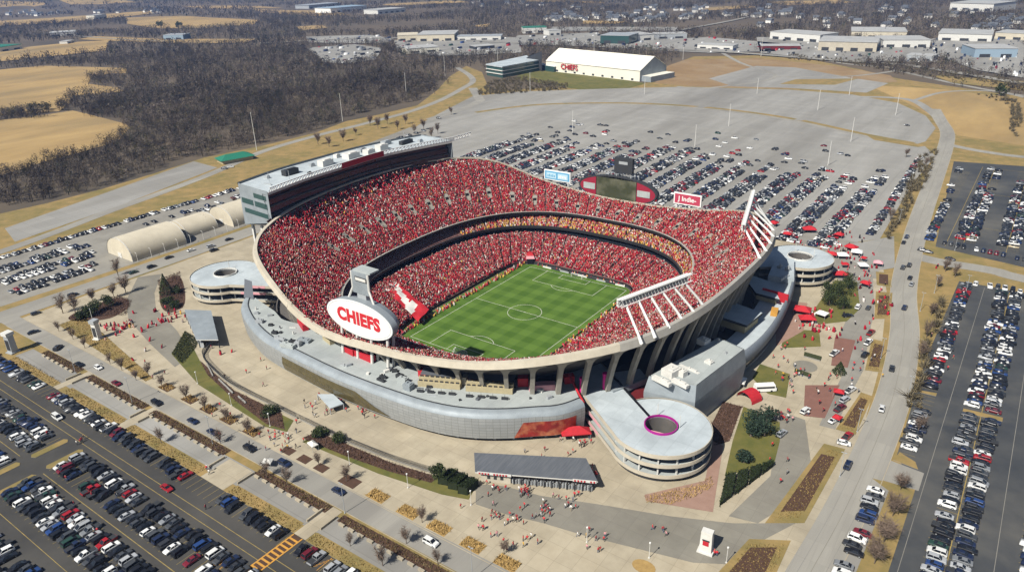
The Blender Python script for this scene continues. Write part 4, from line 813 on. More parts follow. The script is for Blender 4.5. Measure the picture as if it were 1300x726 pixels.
# ================================================================ SIGNS, BOARDS, LIGHT RIGS
def text_obj(s, name, size, material, M4, parent, extrude=.06, bold=.02, spacing=1.0):
    cu = bpy.data.curves.new(name, 'FONT'); cu.body = s; cu.size = size; cu.align_x = 'CENTER'; cu.align_y = 'CENTER'; cu.extrude = extrude; cu.offset = bold; cu.space_character = spacing; cu.resolution_u = 3
    t = bpy.data.objects.new(name, cu); COL.objects.link(t); dg = bpy.context.evaluated_depsgraph_get(); me = bpy.data.meshes.new_from_object(t.evaluated_get(dg)); bpy.data.objects.remove(t)
    me.transform(M4); me.transform(Matrix.Translation(-Vector(parent.location))); me.materials.clear(); me.materials.append(M[material]); o = bpy.data.objects.new(name, me); COL.objects.link(o); o.parent = parent; return o
def frame(origin, right, upv):
    r_ = Vector(right).normalized(); u_ = Vector(upv).normalized(); n_ = r_.cross(u_); return Matrix(((r_.x, u_.x, n_.x, origin[0]), (r_.y, u_.y, n_.y, origin[1]), (r_.z, u_.z, n_.z, origin[2]), (0, 0, 0, 1)))
def oval_sign():
    cx, cy, cz, a, b, D = -4.1, -111.0, 41.6, 18.7, 7.9, 6.2
    r = thing('oval_sign', (cx, cy, 22.8), 'huge white oval sign with red team lettering on four legs above the near rim', 'sign'); N = 72
    el = lambda k, y, kb=None: [(cx+a*k*math.cos(t), y, cz+b*(kb or k)*math.sin(t)) for t in [2*math.pi*i/N for i in range(N)]]
    m = MB(); v = el(1, cy-.2); m.add(v, [list(range(N))]); part('face_panel', m, M['white'], r)
    m = MB(); m.loft([el(.955, cy-.24, .93), el(.945, cy-.24, .91)], True); part('inner_line', m, M['steel'], r)
    m = MB(); m.loft([el(1, cy-.2), el(1.015, cy-.1), el(1.0, cy+D*.5), el(.88, cy+D)], True); m.add(el(.88, cy+D), [list(range(N))]); part('drum', m, M['metal_clad'], r)
    M['sign_red'] = mat('sign_red', (.50, .022, .03), .5)
    text_obj('CHIEFS', 'lettering', 7.2, 'sign_red', frame((cx-.2, cy-.3, cz), (1, 0, 0), (0, 0, 1)) @ Matrix.Diagonal((1.02, 1.06, 1, 1)), r, .05, .40, 1.08)
    for x in (-16.6, -7.6, .7, 9.8):
        m = MB()
        for dy in (0, 3.2): m.tube((x+.3, -111.3+dy, 22.6), (x+.3, cy+1.5+dy, cz-2), .62, n=8)
        m.box((x+.3, -109.7, 30), (.3, 3.2, .5)); part('leg', m, M['offwhite'], r)
    # grey box on struts above the drum
    bx, bz = cx-.3, cz+9.0; m = MB(); m.box((bx, cy+3.5, bz+1.0), (9.0, 1.2, 9.4)); part('top_panel', m, M['metal_clad'], r)
    m = MB(); m.box((bx+1.2, cy+5.8, bz+10.4), (9.6, 5.2, .7)); part('top_canopy', m, M['roof_grey'], r)
    m = MB(); m.box((bx+.9, cy+2.75, bz+6.6), (6.6, .2, 1.9)); m.box((bx+.9, cy+2.62, bz+6.95), (5.8, .2, 1.2), mi=1); part('badge', m, [M['charcoal'], M['offwhite']], r)
    for s in (-1, 1):
        m = MB(); m.tube((bx+s*4.6, cy+3.2, bz+3), (bx+s*4.6, cy+3.2, bz+10.2), .5, n=6); m.tube((bx+s*4.6, cy+3.2, bz+3), (bx+s*7.4, cy+2.6, cz+6.6), .5, n=6); part('strut', m, M['offwhite'], r)
    m = MB(); m.box((bx, cy+4.6, cz+7.2), (5, 3, 2.6)); m.tube((bx+1.5, cy+4, cz+9), (bx+1.5, cy+4, cz+11), .5, n=8); part('equipment', m, M['steel'], r)
oval_sign()
def video_board():
    cx, cy, cz, a, b = -6.2, 113.5, 37.6, 27.2, 8.3
    r = thing('video_board', (cx, cy, 31), 'large oval video board with red and white ends above the far stand', 'video board'); N = 72
    el = lambda k, y, kb=None: [(cx+a*k*math.cos(t), y, cz+b*(kb or k)*math.sin(t)) for t in [2*math.pi*i/N for i in range(N)]]
    m = MB(); m.loft([el(.97, cy-.6, .94), el(1.01, cy-.7, 1.03), el(1.03, cy+.2, 1.06), el(1.0, cy+4)], True); m.add(el(1, cy+4), [list(range(N))]); part('rim', m, M['charcoal'], r)
    def slab(x0, x1, y, n=24):
        up_ = []; lo = []
        for i in range(n+1):
            x = x0+(x1-x0)*i/n; h = b*.95*math.sqrt(max(0, 1-(x/(a*.975))**2)); up_.append((cx+x, y, cz+h)); lo.append((cx+x, y, cz-h))
        return up_, lo
    M['board_red'] = mat('board_red', (.27, .02, .04), .5)
    for x0, x1 in ((-26.5, -15), (13.8, 26.5)): m = MB(); m.loft(list(slab(x0, x1, cy-.62))); part('red_end', m, M['board_red'], r)
    m = MB(); x0, x1 = -14.6, 13.4; m.add([(cx+x0, cy-.66, cz-6.9), (cx+x1, cy-.66, cz-6.9), (cx+x1, cy-.66, cz+6.9), (cx+x0, cy-.66, cz+6.9)], [(0, 1, 2, 3)])
    scr, nt, bb = nmat('video_screen'); no = nt.nodes.new('ShaderNodeTexNoise'); no.inputs['Scale'].default_value = .12; no.inputs['Detail'].default_value = 6; geo = nt.nodes.new('ShaderNodeNewGeometry'); nt.links.new(geo.outputs['Position'], no.inputs['Vector'])
    cr = nt.nodes.new('ShaderNodeValToRGB'); cr.color_ramp.elements[0].position = .38; cr.color_ramp.elements[0].color = (.035, .04, .012, 1); cr.color_ramp.elements[1].position = .7; cr.color_ramp.elements[1].color = (.16, .15, .09, 1); nt.links.new(no.outputs['Fac'], cr.inputs[0])
    nt.links.new(cr.outputs[0], bb.inputs['Emission Color']); bb.inputs['Emission Strength'].default_value = 1.0; bb.inputs['Base Color'].default_value = (.02, .02, .02, 1); bb.inputs['Roughness'].default_value = .3
    part('screen', m, scr, r)
    for x0, x1 in ((-24, -15.6), (14.3, 23)): m = MB(); m.box((cx+(x0+x1)/2, cy-.8, cz-2.0), (x1-x0, .2, 4)); part('sponsor_panel', m, M['roof_grey'], r)
    for x in (-18, -6, 6, 18): m = MB(); m.tube((cx+x, cy+2.5, 14), (cx+x, cy+2.5, cz-3), .8, n=8); part('support', m, M['steel'], r)
    m = MB()
    for i in range(13):
        x = -14+i*2.3; m.tube((cx+x, cy+1.5, cz+b*.8), (cx+x, cy+1.5, cz+b+1.7), .12, n=4); m.box((cx+x, cy+1.4, cz+b+1.4), (1.2, .9, .8))
    part('light_row', m, M['steel'], r)
    t = thing('upper_display', (-2.4, 114.5, 45), 'small dark square display standing on top of the oval video board', 'display')
    m = MB(); m.box((-2.6, 114.8, 48.6), (12.6, 2.4, 9.6)); part('cabinet', m, M['charcoal'], t); m = MB(); m.box((-2.6, 113.5, 54.2), (6, .12, 1.8)); part('badge', m, M['steel'], t)
    m = MB()
    for s in (-5, 5): m.tube((-2.6+s, 114.8, 44), (-2.6+s, 114.8, 48.7), .5, n=6)
    part('post', m, M['steel'], t)
video_board()
def billboard(c, w, h, y, face, trim, label, words=None, tc='white', size=2.6):
    r = thing('billboard', (c[0], y, c[1]-h/2-8), label, 'billboard'); m = MB(); m.box((c[0], y+.5, c[1]-h/2), (w, 1, h)); part('frame', m, M[trim], r)
    m = MB(); m.box((c[0], y-.06, c[1]-h/2+.65), (w-1.4, .12, h-1.3)); part('face', m, M[face], r)
    for s in (-1, 1): m = MB(); m.tube((c[0]+s*w*.4, y+.5, c[1]-h/2-10), (c[0]+s*w*.4, y+.5, c[1]-h/2), .35, n=6); part('post', m, M[trim], r)
    return r
M['blue_board'] = mat('blue_board', (.12, .34, .52), .5); M['blue_pale'] = mat('pale_blue_board', (.42, .60, .70), .5); M['crimson'] = mat('crimson_board', (.42, .05, .09), .5)
r = billboard((-48.8, 41.2), 20.4, 6.7, 110, 'blue_board', 'white', 'pale blue and white billboard above the far stand, left of the oval video board')
for x0, x1 in ((-57, -49.6), (-48.2, -40.6)):
    m = MB(); m.box(((x0+x1)/2, 109.8, 39.3), (x1-x0, .1, 3.6)); part('pale_panel', m, M['blue_pale'], r)
    m = MB()
    for q in range(5): m.box((x0+1.2+q*1.25, 109.68, 40.2), (.75, .08, 1.7 if q % 2 else 1.35))
    part('lettering', m, M['blue_board'] if x0 < -50 else M['white'], r)
r = billboard((42.9, 40.3), 17.2, 6.9, 108.5, 'crimson', 'white', 'crimson and white billboard above the far stand, right of the oval video board')
text_obj('J Indie-', 'lettering', 4.0, 'white', frame((42.9, 108.3, 40.3), (1, 0, 0), (0, 0, 1)), r, .04, .08)
def light_rig(A, B, feet, z, label):
    r = thing('light_rig', ((A[0]+B[0])/2, (A[1]+B[1])/2, 48), label, 'light rig'); a, b = Vector((*A, z)), Vector((*B, z)); d = (b-a); L = d.length; d.normalize(); out = Vector((feet[0][0]-A[0], feet[0][1]-A[1], 0)).normalized(); rz = math.atan2(d.y, d.x)
    m = MB()
    for o, zz in ((0, -1.4), (0, 1.4), (1.2, -1.4), (1.2, 1.4)): p = out*o+Vector((0, 0, zz)); m.tube(a+p, b+p, .2, n=5)
    k = int(L/1.6)
    for i in range(k): p0 = a+d*(L*i/k); p1 = a+d*(L*(i+1)/k); m.tube(p0+Vector((0, 0, -1.4)), p1+Vector((0, 0, 1.4)), .11, n=3); m.tube(p0+out*1.2+Vector((0, 0, 1.4)), p1+out*1.2+Vector((0, 0, -1.4)), .11, n=3)
    part('truss', m, M['white'], r); m = MB()
    for i in range(int(L/1.15)):
        for zz in (-1.3, -.2, .9): p = a+d*(.6+i*1.15)-out*.5+Vector((0, 0, zz)); m.box(tuple(p), (.8, .8, .8), rz)
    part('floodlight_bank', m, M['offwhite'], r)
    m = MB(); c = (a+b)/2+Vector((0, 0, 1.5))+out*.5; m.box(tuple(c), (L+.6, .9, .25), rz); part('top_plate', m, M['white'], r)
    for i, f in enumerate(feet):
        t = (i+.5)/len(feet); p = a+d*(L*t)+out*.6+Vector((0, 0, -1.3)); q = Vector((*f, float(zrim(np.array([math.atan2(f[1], f[0])]))[0])-.2)); k_ = p.lerp(q, .8); k_.z += .4
        m = MB(); m.tube(p, k_, .46, .5, 6); m.tube(k_, q, .5, .7, 6); part('strut', m, M['white'], r)
rimxy = lambda deg, k=.985: tuple(float(v[0]) for v in se(np.array([math.radians(deg)]), *RIM, k=k))
light_rig((95.5, -78.5), (107, -43.5), [(104.6, -77), (107, -71), (108.6, -62.5), (110.2, -55), (112, -48), (112.6, -41)], 61, 'white floodlight rig on slanted struts over the near right stand')
light_rig((105, 21), (91.5, 74), [rimxy(9, .998), rimxy(14, .998), rimxy(19, .998), rimxy(24, .998), rimxy(28.5, .998), rimxy(33, .998), rimxy(37, .998)], 61, 'white floodlight rig on slanted struts at the far right corner of the rim')
# ================================================================ GATES, TENTS, SMALL BUILDINGS
def gate(Q, z, base_h, label, words=None):
    c = np.mean(Q, 0); r = thing('gate_canopy', (c[0], c[1], G), label, 'gate building'); m = MB(); zs = [z+.6, z+.6, z-.6, z-.6] if words else [z, z, z, z]
    m.prism(Q, [q-.45 for q in zs], zs, 0, 1); part('canopy_roof', m, [M['roof_slate_ribbed'] if words else M['metal_clad'], M['offwhite']], r)
    I = [(c[0]+(p[0]-c[0])*.93, c[1]+(p[1]-c[1])*.86) for p in Q]
    return r, I
M['roof_slate_ribbed'] = mat('ribbed_slate_roof', (.12, .13, .145), .45, metal=.3, c2=(.155, .165, .18), scale=1.4, aniso=(1, .12, .1), detail=1)
Qg = gp([(602, 576), (744, 583), (759, 609), (603, 597)], 15.2)
r, I = gate(Qg, 15.2, 4.4, 'long ticket gate building with ribbed slate roof in front of the near spiral ramp', True)
fr0, fr1 = Vector((*I[3], 0)), Vector((*I[2], 0)); bk0, bk1 = Vector((*I[0], 0)), Vector((*I[1], 0)); fx = lambda a, b, t: a.lerp(b, t)
m = MB(); q = [fx(fr0, fr1, .0), fx(fr0, fr1, .27), fx(bk0, bk1, .27), fx(bk0, bk1, 0)]; m.prism([(p.x, p.y) for p in q], G, 14.5); part('ticket_office', m, M['cream'], r)
m = MB(); d = (fr1-fr0).normalized(); rz = math.atan2(d.y, d.x); nn = Vector((d.y, -d.x, 0))
for t in (.07, .13, .19): p = fx(fr0, fr1, t)+nn*.06; m.box((p.x, p.y, 11.4), (1.0, .2, 1.2), rz)
part('ticket_window', m, M['charcoal'], r)
for i in range(11):
    t = .3+.68*i/10; p = fx(fr0, fr1, t); m = MB(); m.box((p.x, p.y, G), (.35, .35, 4.6), rz); part('post', m, M['charcoal'], r)
for i in range(26):
    t = .29+.70*i/25; p = fx(fr0, fr1, t)+nn*-.9; m = MB()
    for k in range(3): m.box((p.x+d.x*.0, p.y, G+.4+k*.55), (.75, 1.5, .12), rz)
    m.box((p.x, p.y, G), (.12, 1.6, 1.9), rz); part('turnstile', m, M['steel'], r)
for t0, t1, words in ((.02, .3, 'TICKETS & GATES'), (.8, .99, 'MAIN GATE')):
    p0, p1 = Vector((*Qg[3], 0)).lerp(Vector((*Qg[2], 0)), t0), Vector((*Qg[3], 0)).lerp(Vector((*Qg[2], 0)), t1); c = (p0+p1)/2+nn*.12; m = MB(); m.box((c.x, c.y, 13.9), ((p1-p0).length, .12, 1.0), rz); part('sign_band', m, M['offwhite'], r)
    m = MB(); L = (p1-p0).length; k = int(L/1.0)                      # unreadable red lettering
    for q in range(k):
        if q % 6 == 4: continue
        s = p0+d*((q+.7)*L/(k+.4))+nn*.2; m.box((s.x, s.y, 14.1), (.55, .06, .6), rz)
    part('lettering', m, M['red'], r)
Q2 = gp([(234, 393), (268, 394), (277, 431), (249, 431)], 15.2); r, I = gate(Q2, 15.2, 4.4, 'smaller gate building with smooth grey roof beside the left spiral ramp')
m = MB()
for i in range(7):
    for a, b in ((I[0], I[3]), (I[1], I[2])): p = Vector((*a, 0)).lerp(Vector((*b, 0)), i/6); m.box((p.x, p.y, G), (.4, .4, 4.6))
part('post', m, M['charcoal'], r)
m = MB(); m.prism([(I[0][0], I[0][1]), tuple(np.add(I[0], (2.2, .8))), tuple(np.add(I[3], (2.2, .8))), I[3]], G, 12.6); part('turnstile_row', m, M['steel'], r)
x, y = g(417, 512, 12.5); r = thing('door_canopy', (x, y, G), 'low sloping grey canopy against the podium wall above the entrance steps', 'canopy'); Q = gp([(403, 500), (423, 500), (436, 512), (419, 518)], 13); m = MB(); m.prism(Q, 12.6, 13.0); part('canopy_roof', m, M['roof'], r); m = MB()
for p in Q: m.box((p[0], p[1], G), (.3, .3, 2.7))
part('post', m, M['steel'], r)
def vault(x0, x1, y0, y1, h, label):
    r = thing('vaulted_tent', ((x0+x1)/2, (y0+y1)/2, G), label, 'tent'); N = 18; cx, a = (x0+x1)/2, (x1-x0)/2
    prof = lambda y, k=1: [(cx+a*k*math.cos(math.pi*i/N), y, G+h*k*math.sin(math.pi*i/N)**.8) for i in range(N+1)]
    m = MB(); ny = 10; rows = [prof(y0+(y1-y0)*j/ny) for j in range(ny+1)]; m.loft(rows); part('membrane', m, M['tan_tent'], r, True)
    for y, s in ((y0, -1), (y1, 1)): m = MB(); p = prof(y+s*-.02); m.add(p, [list(range(N+1))]); part('end_wall', m, M['tan_tent'], r)
    m = MB()
    for j in (0, ny): m.loft([prof(y0+(y1-y0)*j/ny-.25, 1.006), prof(y0+(y1-y0)*j/ny+.25, 1.006)])
    part('rib', m, M['offwhite'], r)
    m = MB(); m.box((cx, y0-.1, G), (4, .2, 3.2)); part('door', m, M['offwhite'], r)
vault(-257, -228, -88, -52, 12.5, 'large tan barrel-vaulted tent nearest the round plaza')
vault(-262, -238, -45, -22, 9.5, 'tan vaulted tent in the middle of the three beside the left car park')
vault(-258, -230, -15, 13, 12, 'tan barrel-vaulted tent nearest the press box building')
for y in range(-86, 14, 9):
    m = MB(); x = -226.2; m.tube((x, y, G), (x, y, G+5.4), .14, n=5); m.tube((x, y, G+5.4), (x-1.6, y, G+5.9), .1, n=4); o = m.build('lamp_post', M['offwhite'], loc=(x, y, G)); tag(o, 'short cream lamp post on the road side of the tan vaulted tents', 'lamp post', 'lamp posts along the tents')
x, y = -389, 100; r = thing('park_hut', (x, y, G), 'low tan hut with a hipped green roof at the edge of the woods', 'hut'); m = MB(); m.box((x, y, G), (15, 28, 3.6), -.25); part('wall', m, M['timber'], r)
M['green_roof'] = mat('green_roof', (.02, .16, .10), .6); m = MB(); rz = -.25; ca, sa = math.cos(rz), math.sin(rz); P = lambda a, b, z: (x+a*ca-b*sa, y+a*sa+b*ca, G+z); m.add([P(-9, -16, 3.4), P(9, -16, 3.4), P(9, 16, 3.4), P(-9, 16, 3.4), P(0, -8, 7), P(0, 8, 7)], [(0, 1, 4), (1, 2, 5, 4), (2, 3, 5), (3, 0, 4, 5)]); part('roof', m, M['green_roof'], r)
# practice building and office
def practice():
    r = thing('practice_building', (-400, 740, G), 'long white indoor practice hall with red lettering beyond the far car park', 'building')
    A, B = Vector((-466, 752, 0)), Vector((-262, 668, 0)); A = Vector((*g(693, 90), 0)); B = Vector((*g(812, 104), 0)); d = (B-A).normalized(); n_ = Vector((-d.y, d.x, 0)); W = 62; h0, h1 = 15, 31; L = (B-A).length
    P = lambda t, s, z: tuple(A+d*t+n_*s+Vector((0, 0, G+z)))
    m = MB(); m.add([P(0, 0, 0), P(L, 0, 0), P(L, 0, h0), P(0, 0, h0), P(0, W, 0), P(L, W, 0), P(L, W, h0), P(0, W, h0)], [(0, 1, 2, 3), (5, 4, 7, 6), (4, 0, 3, 7)]); part('wall', m, M['cream_white'], r)
    m = MB(); m.add([P(L, 0, 0), P(L, W, 0), P(L, W, h0), P(L, W/2, h1), P(L, 0, h0)], [(0, 1, 2, 3, 4)]); part('gable_wall', m, M['metal_clad'], r); m = MB(); m.add([P(0, 0, h0), P(0, W, h0), P(0, W/2, h1)], [(0, 1, 2)]); part('gable_wall', m, M['metal_clad'], r)
    m = MB(); m.add([P(-1, -1, h0-.3), P(L+1, -1, h0-.3), P(L+1, W/2, h1), P(-1, W/2, h1), P(L+1, W+1, h0-.3), P(-1, W+1, h0-.3)], [(0, 1, 2, 3), (3, 2, 4, 5)]); part('roof', m, M['cream_white'], r)
    m = MB(); Q = [P(L+.2, 4, 0)[:2], P(L+16, 4, 0)[:2], P(L+16, W-2, 0)[:2], P(L+.2, W-2, 0)[:2]]; m.prism(Q, G, G+7.5, 0, 1); part('side_annex', m, [M['cream_white'], M['metal_clad']], r)
    m = MB(); Q = [P(-28, 2, 0)[:2], P(22, -5, 0)[:2], P(22, 0, 0)[:2], P(-28, 18, 0)[:2]]; m.prism(Q, G, G+8, 0, 1); part('link_block', m, [M['roof'], M['glass_green']], r)
    m = MB()
    for k in range(9): p = P(24+k*18, -.15, 0); m.box((p[0], p[1], G+1), (4, .3, 2.4), math.atan2(d.y, d.x))
    part('window', m, M['charcoal'], r)
    text_obj('CHIEFS', 'lettering', 11, 'red', frame(P(50, -1.6, 9), tuple(d), (0, 0, 1)), r, .05, .25)
M['cream_white'] = mat('cream_white', (.74, .71, .60), .7, c2=(.68, .65, .55), scale=.05)
practice()
def office():
    r = thing('glass_office', (-478, 660, G), 'low white-roofed green glass office with a tall curved fin beside the practice hall', 'building')
    Q = gp([(617, 96), (638, 99.5), (686, 90), (668, 84)], G); m = MB(); m.prism(Q, G+15, G+16.5); part('roof', m, M['roof'], r)
    I = lambda k: [(np.mean(Q, 0)[0]+(p[0]-np.mean(Q, 0)[0])*k, np.mean(Q, 0)[1]+(p[1]-np.mean(Q, 0)[1])*k) for p in Q]
    m = MB(); m.prism(I(.97), G, G+15); part('glass_wall', m, M['glass_green'], r)
    for z in (4.6, 9.6): m = MB(); m.prism(I(1.0), G+z, G+z+1); part('floor_band', m, M['offwhite'], r)
    a = Vector((*g(668, 88), 0)); b = Vector((*g(688, 91), 0)); m = MB(); d = (b-a); m.loft([[(a.x, a.y, G+16), (b.x, b.y, G)], [(a.x+d.x*.2, a.y+d.y*.2, G+20), (b.x, b.y, G+30)]]); m.loft([[(a.x, a.y, G+17), (a.x+d.x*.4, a.y+d.y*.4, G+24), (b.x, b.y, G+30)], [(a.x, a.y+9, G+17), (a.x+d.x*.4, a.y+d.y*.4+9, G+24), (b.x, b.y+9, G+30)]]); part('fin', m, M['charcoal'], r)
office()
# ================================================================ VEHICLES
ORD = ['first', 'second', 'third', 'fourth', 'fifth', 'sixth', 'seventh', 'eighth', 'ninth', 'tenth', 'eleventh', 'twelfth', 'thirteenth', 'fourteenth', 'fifteenth', 'sixteenth', 'seventeenth', 'eighteenth', 'nineteenth', 'twentieth']
CS = 1.12
CARDIM = {'sedan': dict(L=4.8, W=1.86, belt=[(-2.4, .62), (-2.3, .86), (-1.3, .98), (1.0, .96), (2.15, .80), (2.4, .58)], cab=(-1.75, 1.15, -.98, .32, .84, .60, .95, 1.46)),
          'suv': dict(L=4.85, W=1.95, belt=[(-2.42, .70), (-2.36, 1.08), (-1.3, 1.10), (1.0, 1.08), (2.2, .98), (2.42, .66)], cab=(-2.3, 1.25, -1.95, .45, .88, .70, 1.07, 1.76)),
          'hatchback': dict(L=4.2, W=1.8, belt=[(-2.1, .66), (-2.02, .98), (-1.2, 1.0), (.9, .97), (1.9, .82), (2.1, .6)], cab=(-2.0, 1.1, -1.55, .3, .82, .62, .97, 1.5)),
          'pickup': dict(L=5.7, W=2.0, belt=[(-2.85, .75), (-2.8, 1.1), (-.6, 1.1), (1.3, 1.12), (2.6, 1.05), (2.85, .7)], cab=(-.75, 1.55, -.55, .75, .88, .72, 1.1, 1.86)),
          'minivan': dict(L=5.1, W=2.0, belt=[(-2.55, .7), (-2.5, 1.08), (-1.4, 1.1), (1.2, 1.06), (2.3, .9), (2.55, .62)], cab=(-2.45, 1.75, -2.2, .7, .9, .74, 1.06, 1.82))}
def car_meshes(kind):
    d = CARDIM[kind]; w = d['W']/2; b = MB(); rows = []
    for y, z in d['belt']:
        e = .88 if abs(y) > d['L']/2-.12 else 1.0
        rows.append([(-w*e, y, .28), (-w*e, y, z-.16), (-(w-.10)*e, y, z), ((w-.10)*e, y, z), (w*e, y, z-.16), (w*e, y, .28)])
    b.loft(rows, True); b.add(rows[0], [(0, 1, 2, 3, 4, 5)]); b.add(rows[-1], [(5, 4, 3, 2, 1, 0)])
    y0, y1, t0, t1, wb, wt, zb, zt = d['cab']
    b.add([(-wt, t0, zt-.07), (wt, t0, zt-.07), (wt, t1, zt-.07), (-wt, t1, zt-.07), (-wt*.93, t0+.08, zt), (wt*.93, t0+.08, zt), (wt*.93, t1-.08, zt), (-wt*.93, t1-.08, zt)], [(4, 5, 6, 7), (0, 1, 5, 4), (1, 2, 6, 5), (2, 3, 7, 6), (3, 0, 4, 7)])
    for s in (-1, 1):                                    # roof pillars
        for ya, yb in ((y0, t0), (y1, t1), ((y0+y1)/2-.2, (t0+t1)/2-.1)): b.tube((s*(wb+.01), ya, zb), (s*(wt+.01), yb, zt-.05), .055, n=4, cap=False)
    if kind == 'pickup':
        b.add([(-w+.12, -2.75, 1.115), (w-.12, -2.75, 1.115), (w-.12, -.85, 1.115), (-w+.12, -.85, 1.115)], [(0, 1, 2, 3)], 1)
    for y in (-d['L']/2+.02, d['L']/2-.02): b.box((0, y, .34), (d['W']*.9, .16, .22), mi=1)
    gl = MB(); lo = [(-wb, y0, zb-.03), (wb, y0, zb-.03), (wb, y1, zb-.03), (-wb, y1, zb-.03)]; hi = [(-wt, t0, zt-.06), (wt, t0, zt-.06), (wt, t1, zt-.06), (-wt, t1, zt-.06)]; gl.loft([lo, hi], True)
    def fin(mb, name, mats, sc=CS):
        mb.v = [(x*sc, y*sc, z*sc) for x, y, z in mb.v]; o = mb.build(name, mats); me = o.data; bpy.data.objects.remove(o); return me
    wh = MB(); N = 10; wh.tube((-.12, 0, 0), (.12, 0, 0), .35, n=N); wh.tube((-.125, 0, 0), (.125, 0, 0), .19, n=8, mi=1)
    body = fin(b, kind+'_body', [M['carpaint'], M['charcoal']])
    return body, fin(gl, kind+'_windows', [M['glass']]), fin(wh, 'wheel', [M['tyre'], M['steel']]), [(s*(w-.08)*CS, y*CS, .35*CS) for s in (-1, 1) for y in (-d['L']*.31, d['L']*.31)]
CARS = {k: car_meshes(k) for k in CARDIM}
CARCOL = {'white': (.68, .68, .66), 'silver': (.34, .35, .36), 'light grey': (.19, .20, .21), 'dark grey': (.055, .058, .062), 'black': (.012, .012, .014), 'navy': (.014, .022, .055), 'blue': (.02, .05, .16), 'red': (.30, .012, .016), 'maroon': (.14, .012, .02), 'tan': (.36, .30, .2), 'dark green': (.02, .05, .035), 'charcoal': (.03, .031, .034)}
COLW = dict(zip(CARCOL, [.22, .06, .035, .14, .22, .13, .02, .045, .035, .01, .02, .085]))
KINDW = {'sedan': .36, 'suv': .37, 'hatchback': .09, 'pickup': .11, 'minivan': .07}
NAMES = {'sedan': 'parked_car', 'suv': 'parked_suv', 'hatchback': 'parked_hatchback', 'pickup': 'pickup_truck', 'minivan': 'parked_minivan'}
CATS = {'sedan': 'car', 'suv': 'suv', 'hatchback': 'car', 'pickup': 'pickup truck', 'minivan': 'minivan'}
pick = lambda W: rng.choice(list(W), p=np.array(list(W.values()))/sum(W.values()))
ALLCARS = []                                              # dicts: x y h kind col row i moving
def row(phrase, a, b, heading, fill=.94, pitch=PITCH_X, jit=.38, gaps=(), flip=.35):
    a, b = np.array(a, float), np.array(b, float); L = np.linalg.norm(b-a); n = int(L/pitch); prev = None
    for i in range(n):
        p = a+(b-a)*((i+.5)/n)
        t = (i+.5)/n
        f = fill(t) if callable(fill) else fill
        if rng.random() > f or any(q0 <= p[0] <= q1 for q0, q1 in gaps): prev = None; continue
        h = heading+rng.normal(0, .045)+(math.pi if rng.random() < flip else 0); perp = np.array([-math.sin(heading), math.cos(heading)])
        p = p+perp*rng.normal(0, jit)+(b-a)/L*rng.normal(0, .12)
        c = dict(x=p[0], y=p[1], h=h, kind=str(pick(KINDW)), col=str(pick(COLW)), row=phrase, prev=prev, moving=False, next=None)
        if prev is not None: prev['next'] = c
        ALLCARS.append(c); prev = c
# near left car park (rows run along x)
row('avenue strip kerb row', (-178, -189.3), (-121, -189.3), 0); row('avenue strip kerb row', (-110.5, -189.3), (-12.5, -189.3), 0, .97); row("kerb row's middle block", (6, -189.3), (39, -189.3), 0, .86); row('kerb row past the crosswalk', (46.5, -189.3), (100, -189.3), 0, .86)
for y, nm in ((-205.3, 'first'), (-211.5, 'second'), (-222.1, 'third'), (-228.3, 'fourth')):
    row(f"near left lot's {nm} row", (-59, y), (104, y), 0, .93); row(f"far-left block's {nm} row", (-150, y), (-75.5, y), 0, .93)
row("near left lot's last row", (-62, -242), (20, -242), 0, .93); row("near left lot's last row", (-62, -248), (20, -248), 0, .93)
# right car parks (rows run along y)
H = math.pi/2
row("right lot's kerb row", (190, -36), (190, -5), H, .97); row("right lot's upper kerb row", (190, 13), (189.5, 136), H, .97)
for x, nm in ((206, 'second'), (212.3, 'third'), (229.2, 'fourth'), (235.5, 'fifth'), (252.5, 'sixth'), (258.7, 'seventh')): row(f"right lot's {nm} row", (x, -122), (x, 1.5), H, .99, 2.95); row(f"right lot's upper {nm} row", (x, 7), (x, 134), H, .99, 2.95)
row('bay by the roadside trees', (185.3, -110), (185.6, -63.5), H, .92)
row('short end row', (192, 138.3), (215, 139.3), 0, .6)
row("upper right lot's kerb row", (163, 196), (161, 290), H, .95); row("upper right lot's kerb row", (160.5, 292), (158, 390), H, .25)
for x, nm in ((178, 'second'), (184.2, 'third'), (200, 'fourth'), (206.2, 'fifth'), (222, 'sixth'), (228, 'seventh')): row(f"upper right lot's {nm} row", (x, 208), (x, 322), H, .97, 2.95); row(f"upper right lot's {nm} row", (x, 325), (x, 395), H, .45)
row("upper right lot's end row", (170, 196.5), (214, 190.5), 0, .8)
# far car park
for k in range(17):
    xc = -209.5+20*k; top = 318-14*(abs(k-9) > 5)+rng.uniform(-14, 14)
    for dx in (-3.3, 3.3):
        row('far lot', (xc+dx, 150 if xc > -60 else 120+max(0, (-xc-120))), (xc+dx, top-20), H, .98, 2.85); row('far lot', (xc+dx, top-20), (xc+dx, top+18), H, .5); row('far lot', (xc+dx, top+18), (xc+dx, top+95), H, .06)
row('far lot', (131.5, 188), (126, 405), H, .9)
# left car parks
for x, y0, y1, f in ((-306.5, -140, 235, .9), (-287, -150, -92, .94), (-280.8, -148, -88, .94), (-266, -150, -92, .94), (-259.8, -148, -96, .9), (-244.5, -152, -102, .92), (-238.3, -150, -108, .92), (-288, -60, 230, .45), (-281, -10, 235, .6), (-300, 150, 262, .8), (-318, 235, 280, .6)): row('left lot', (x, y0), (x, y1), H, f)
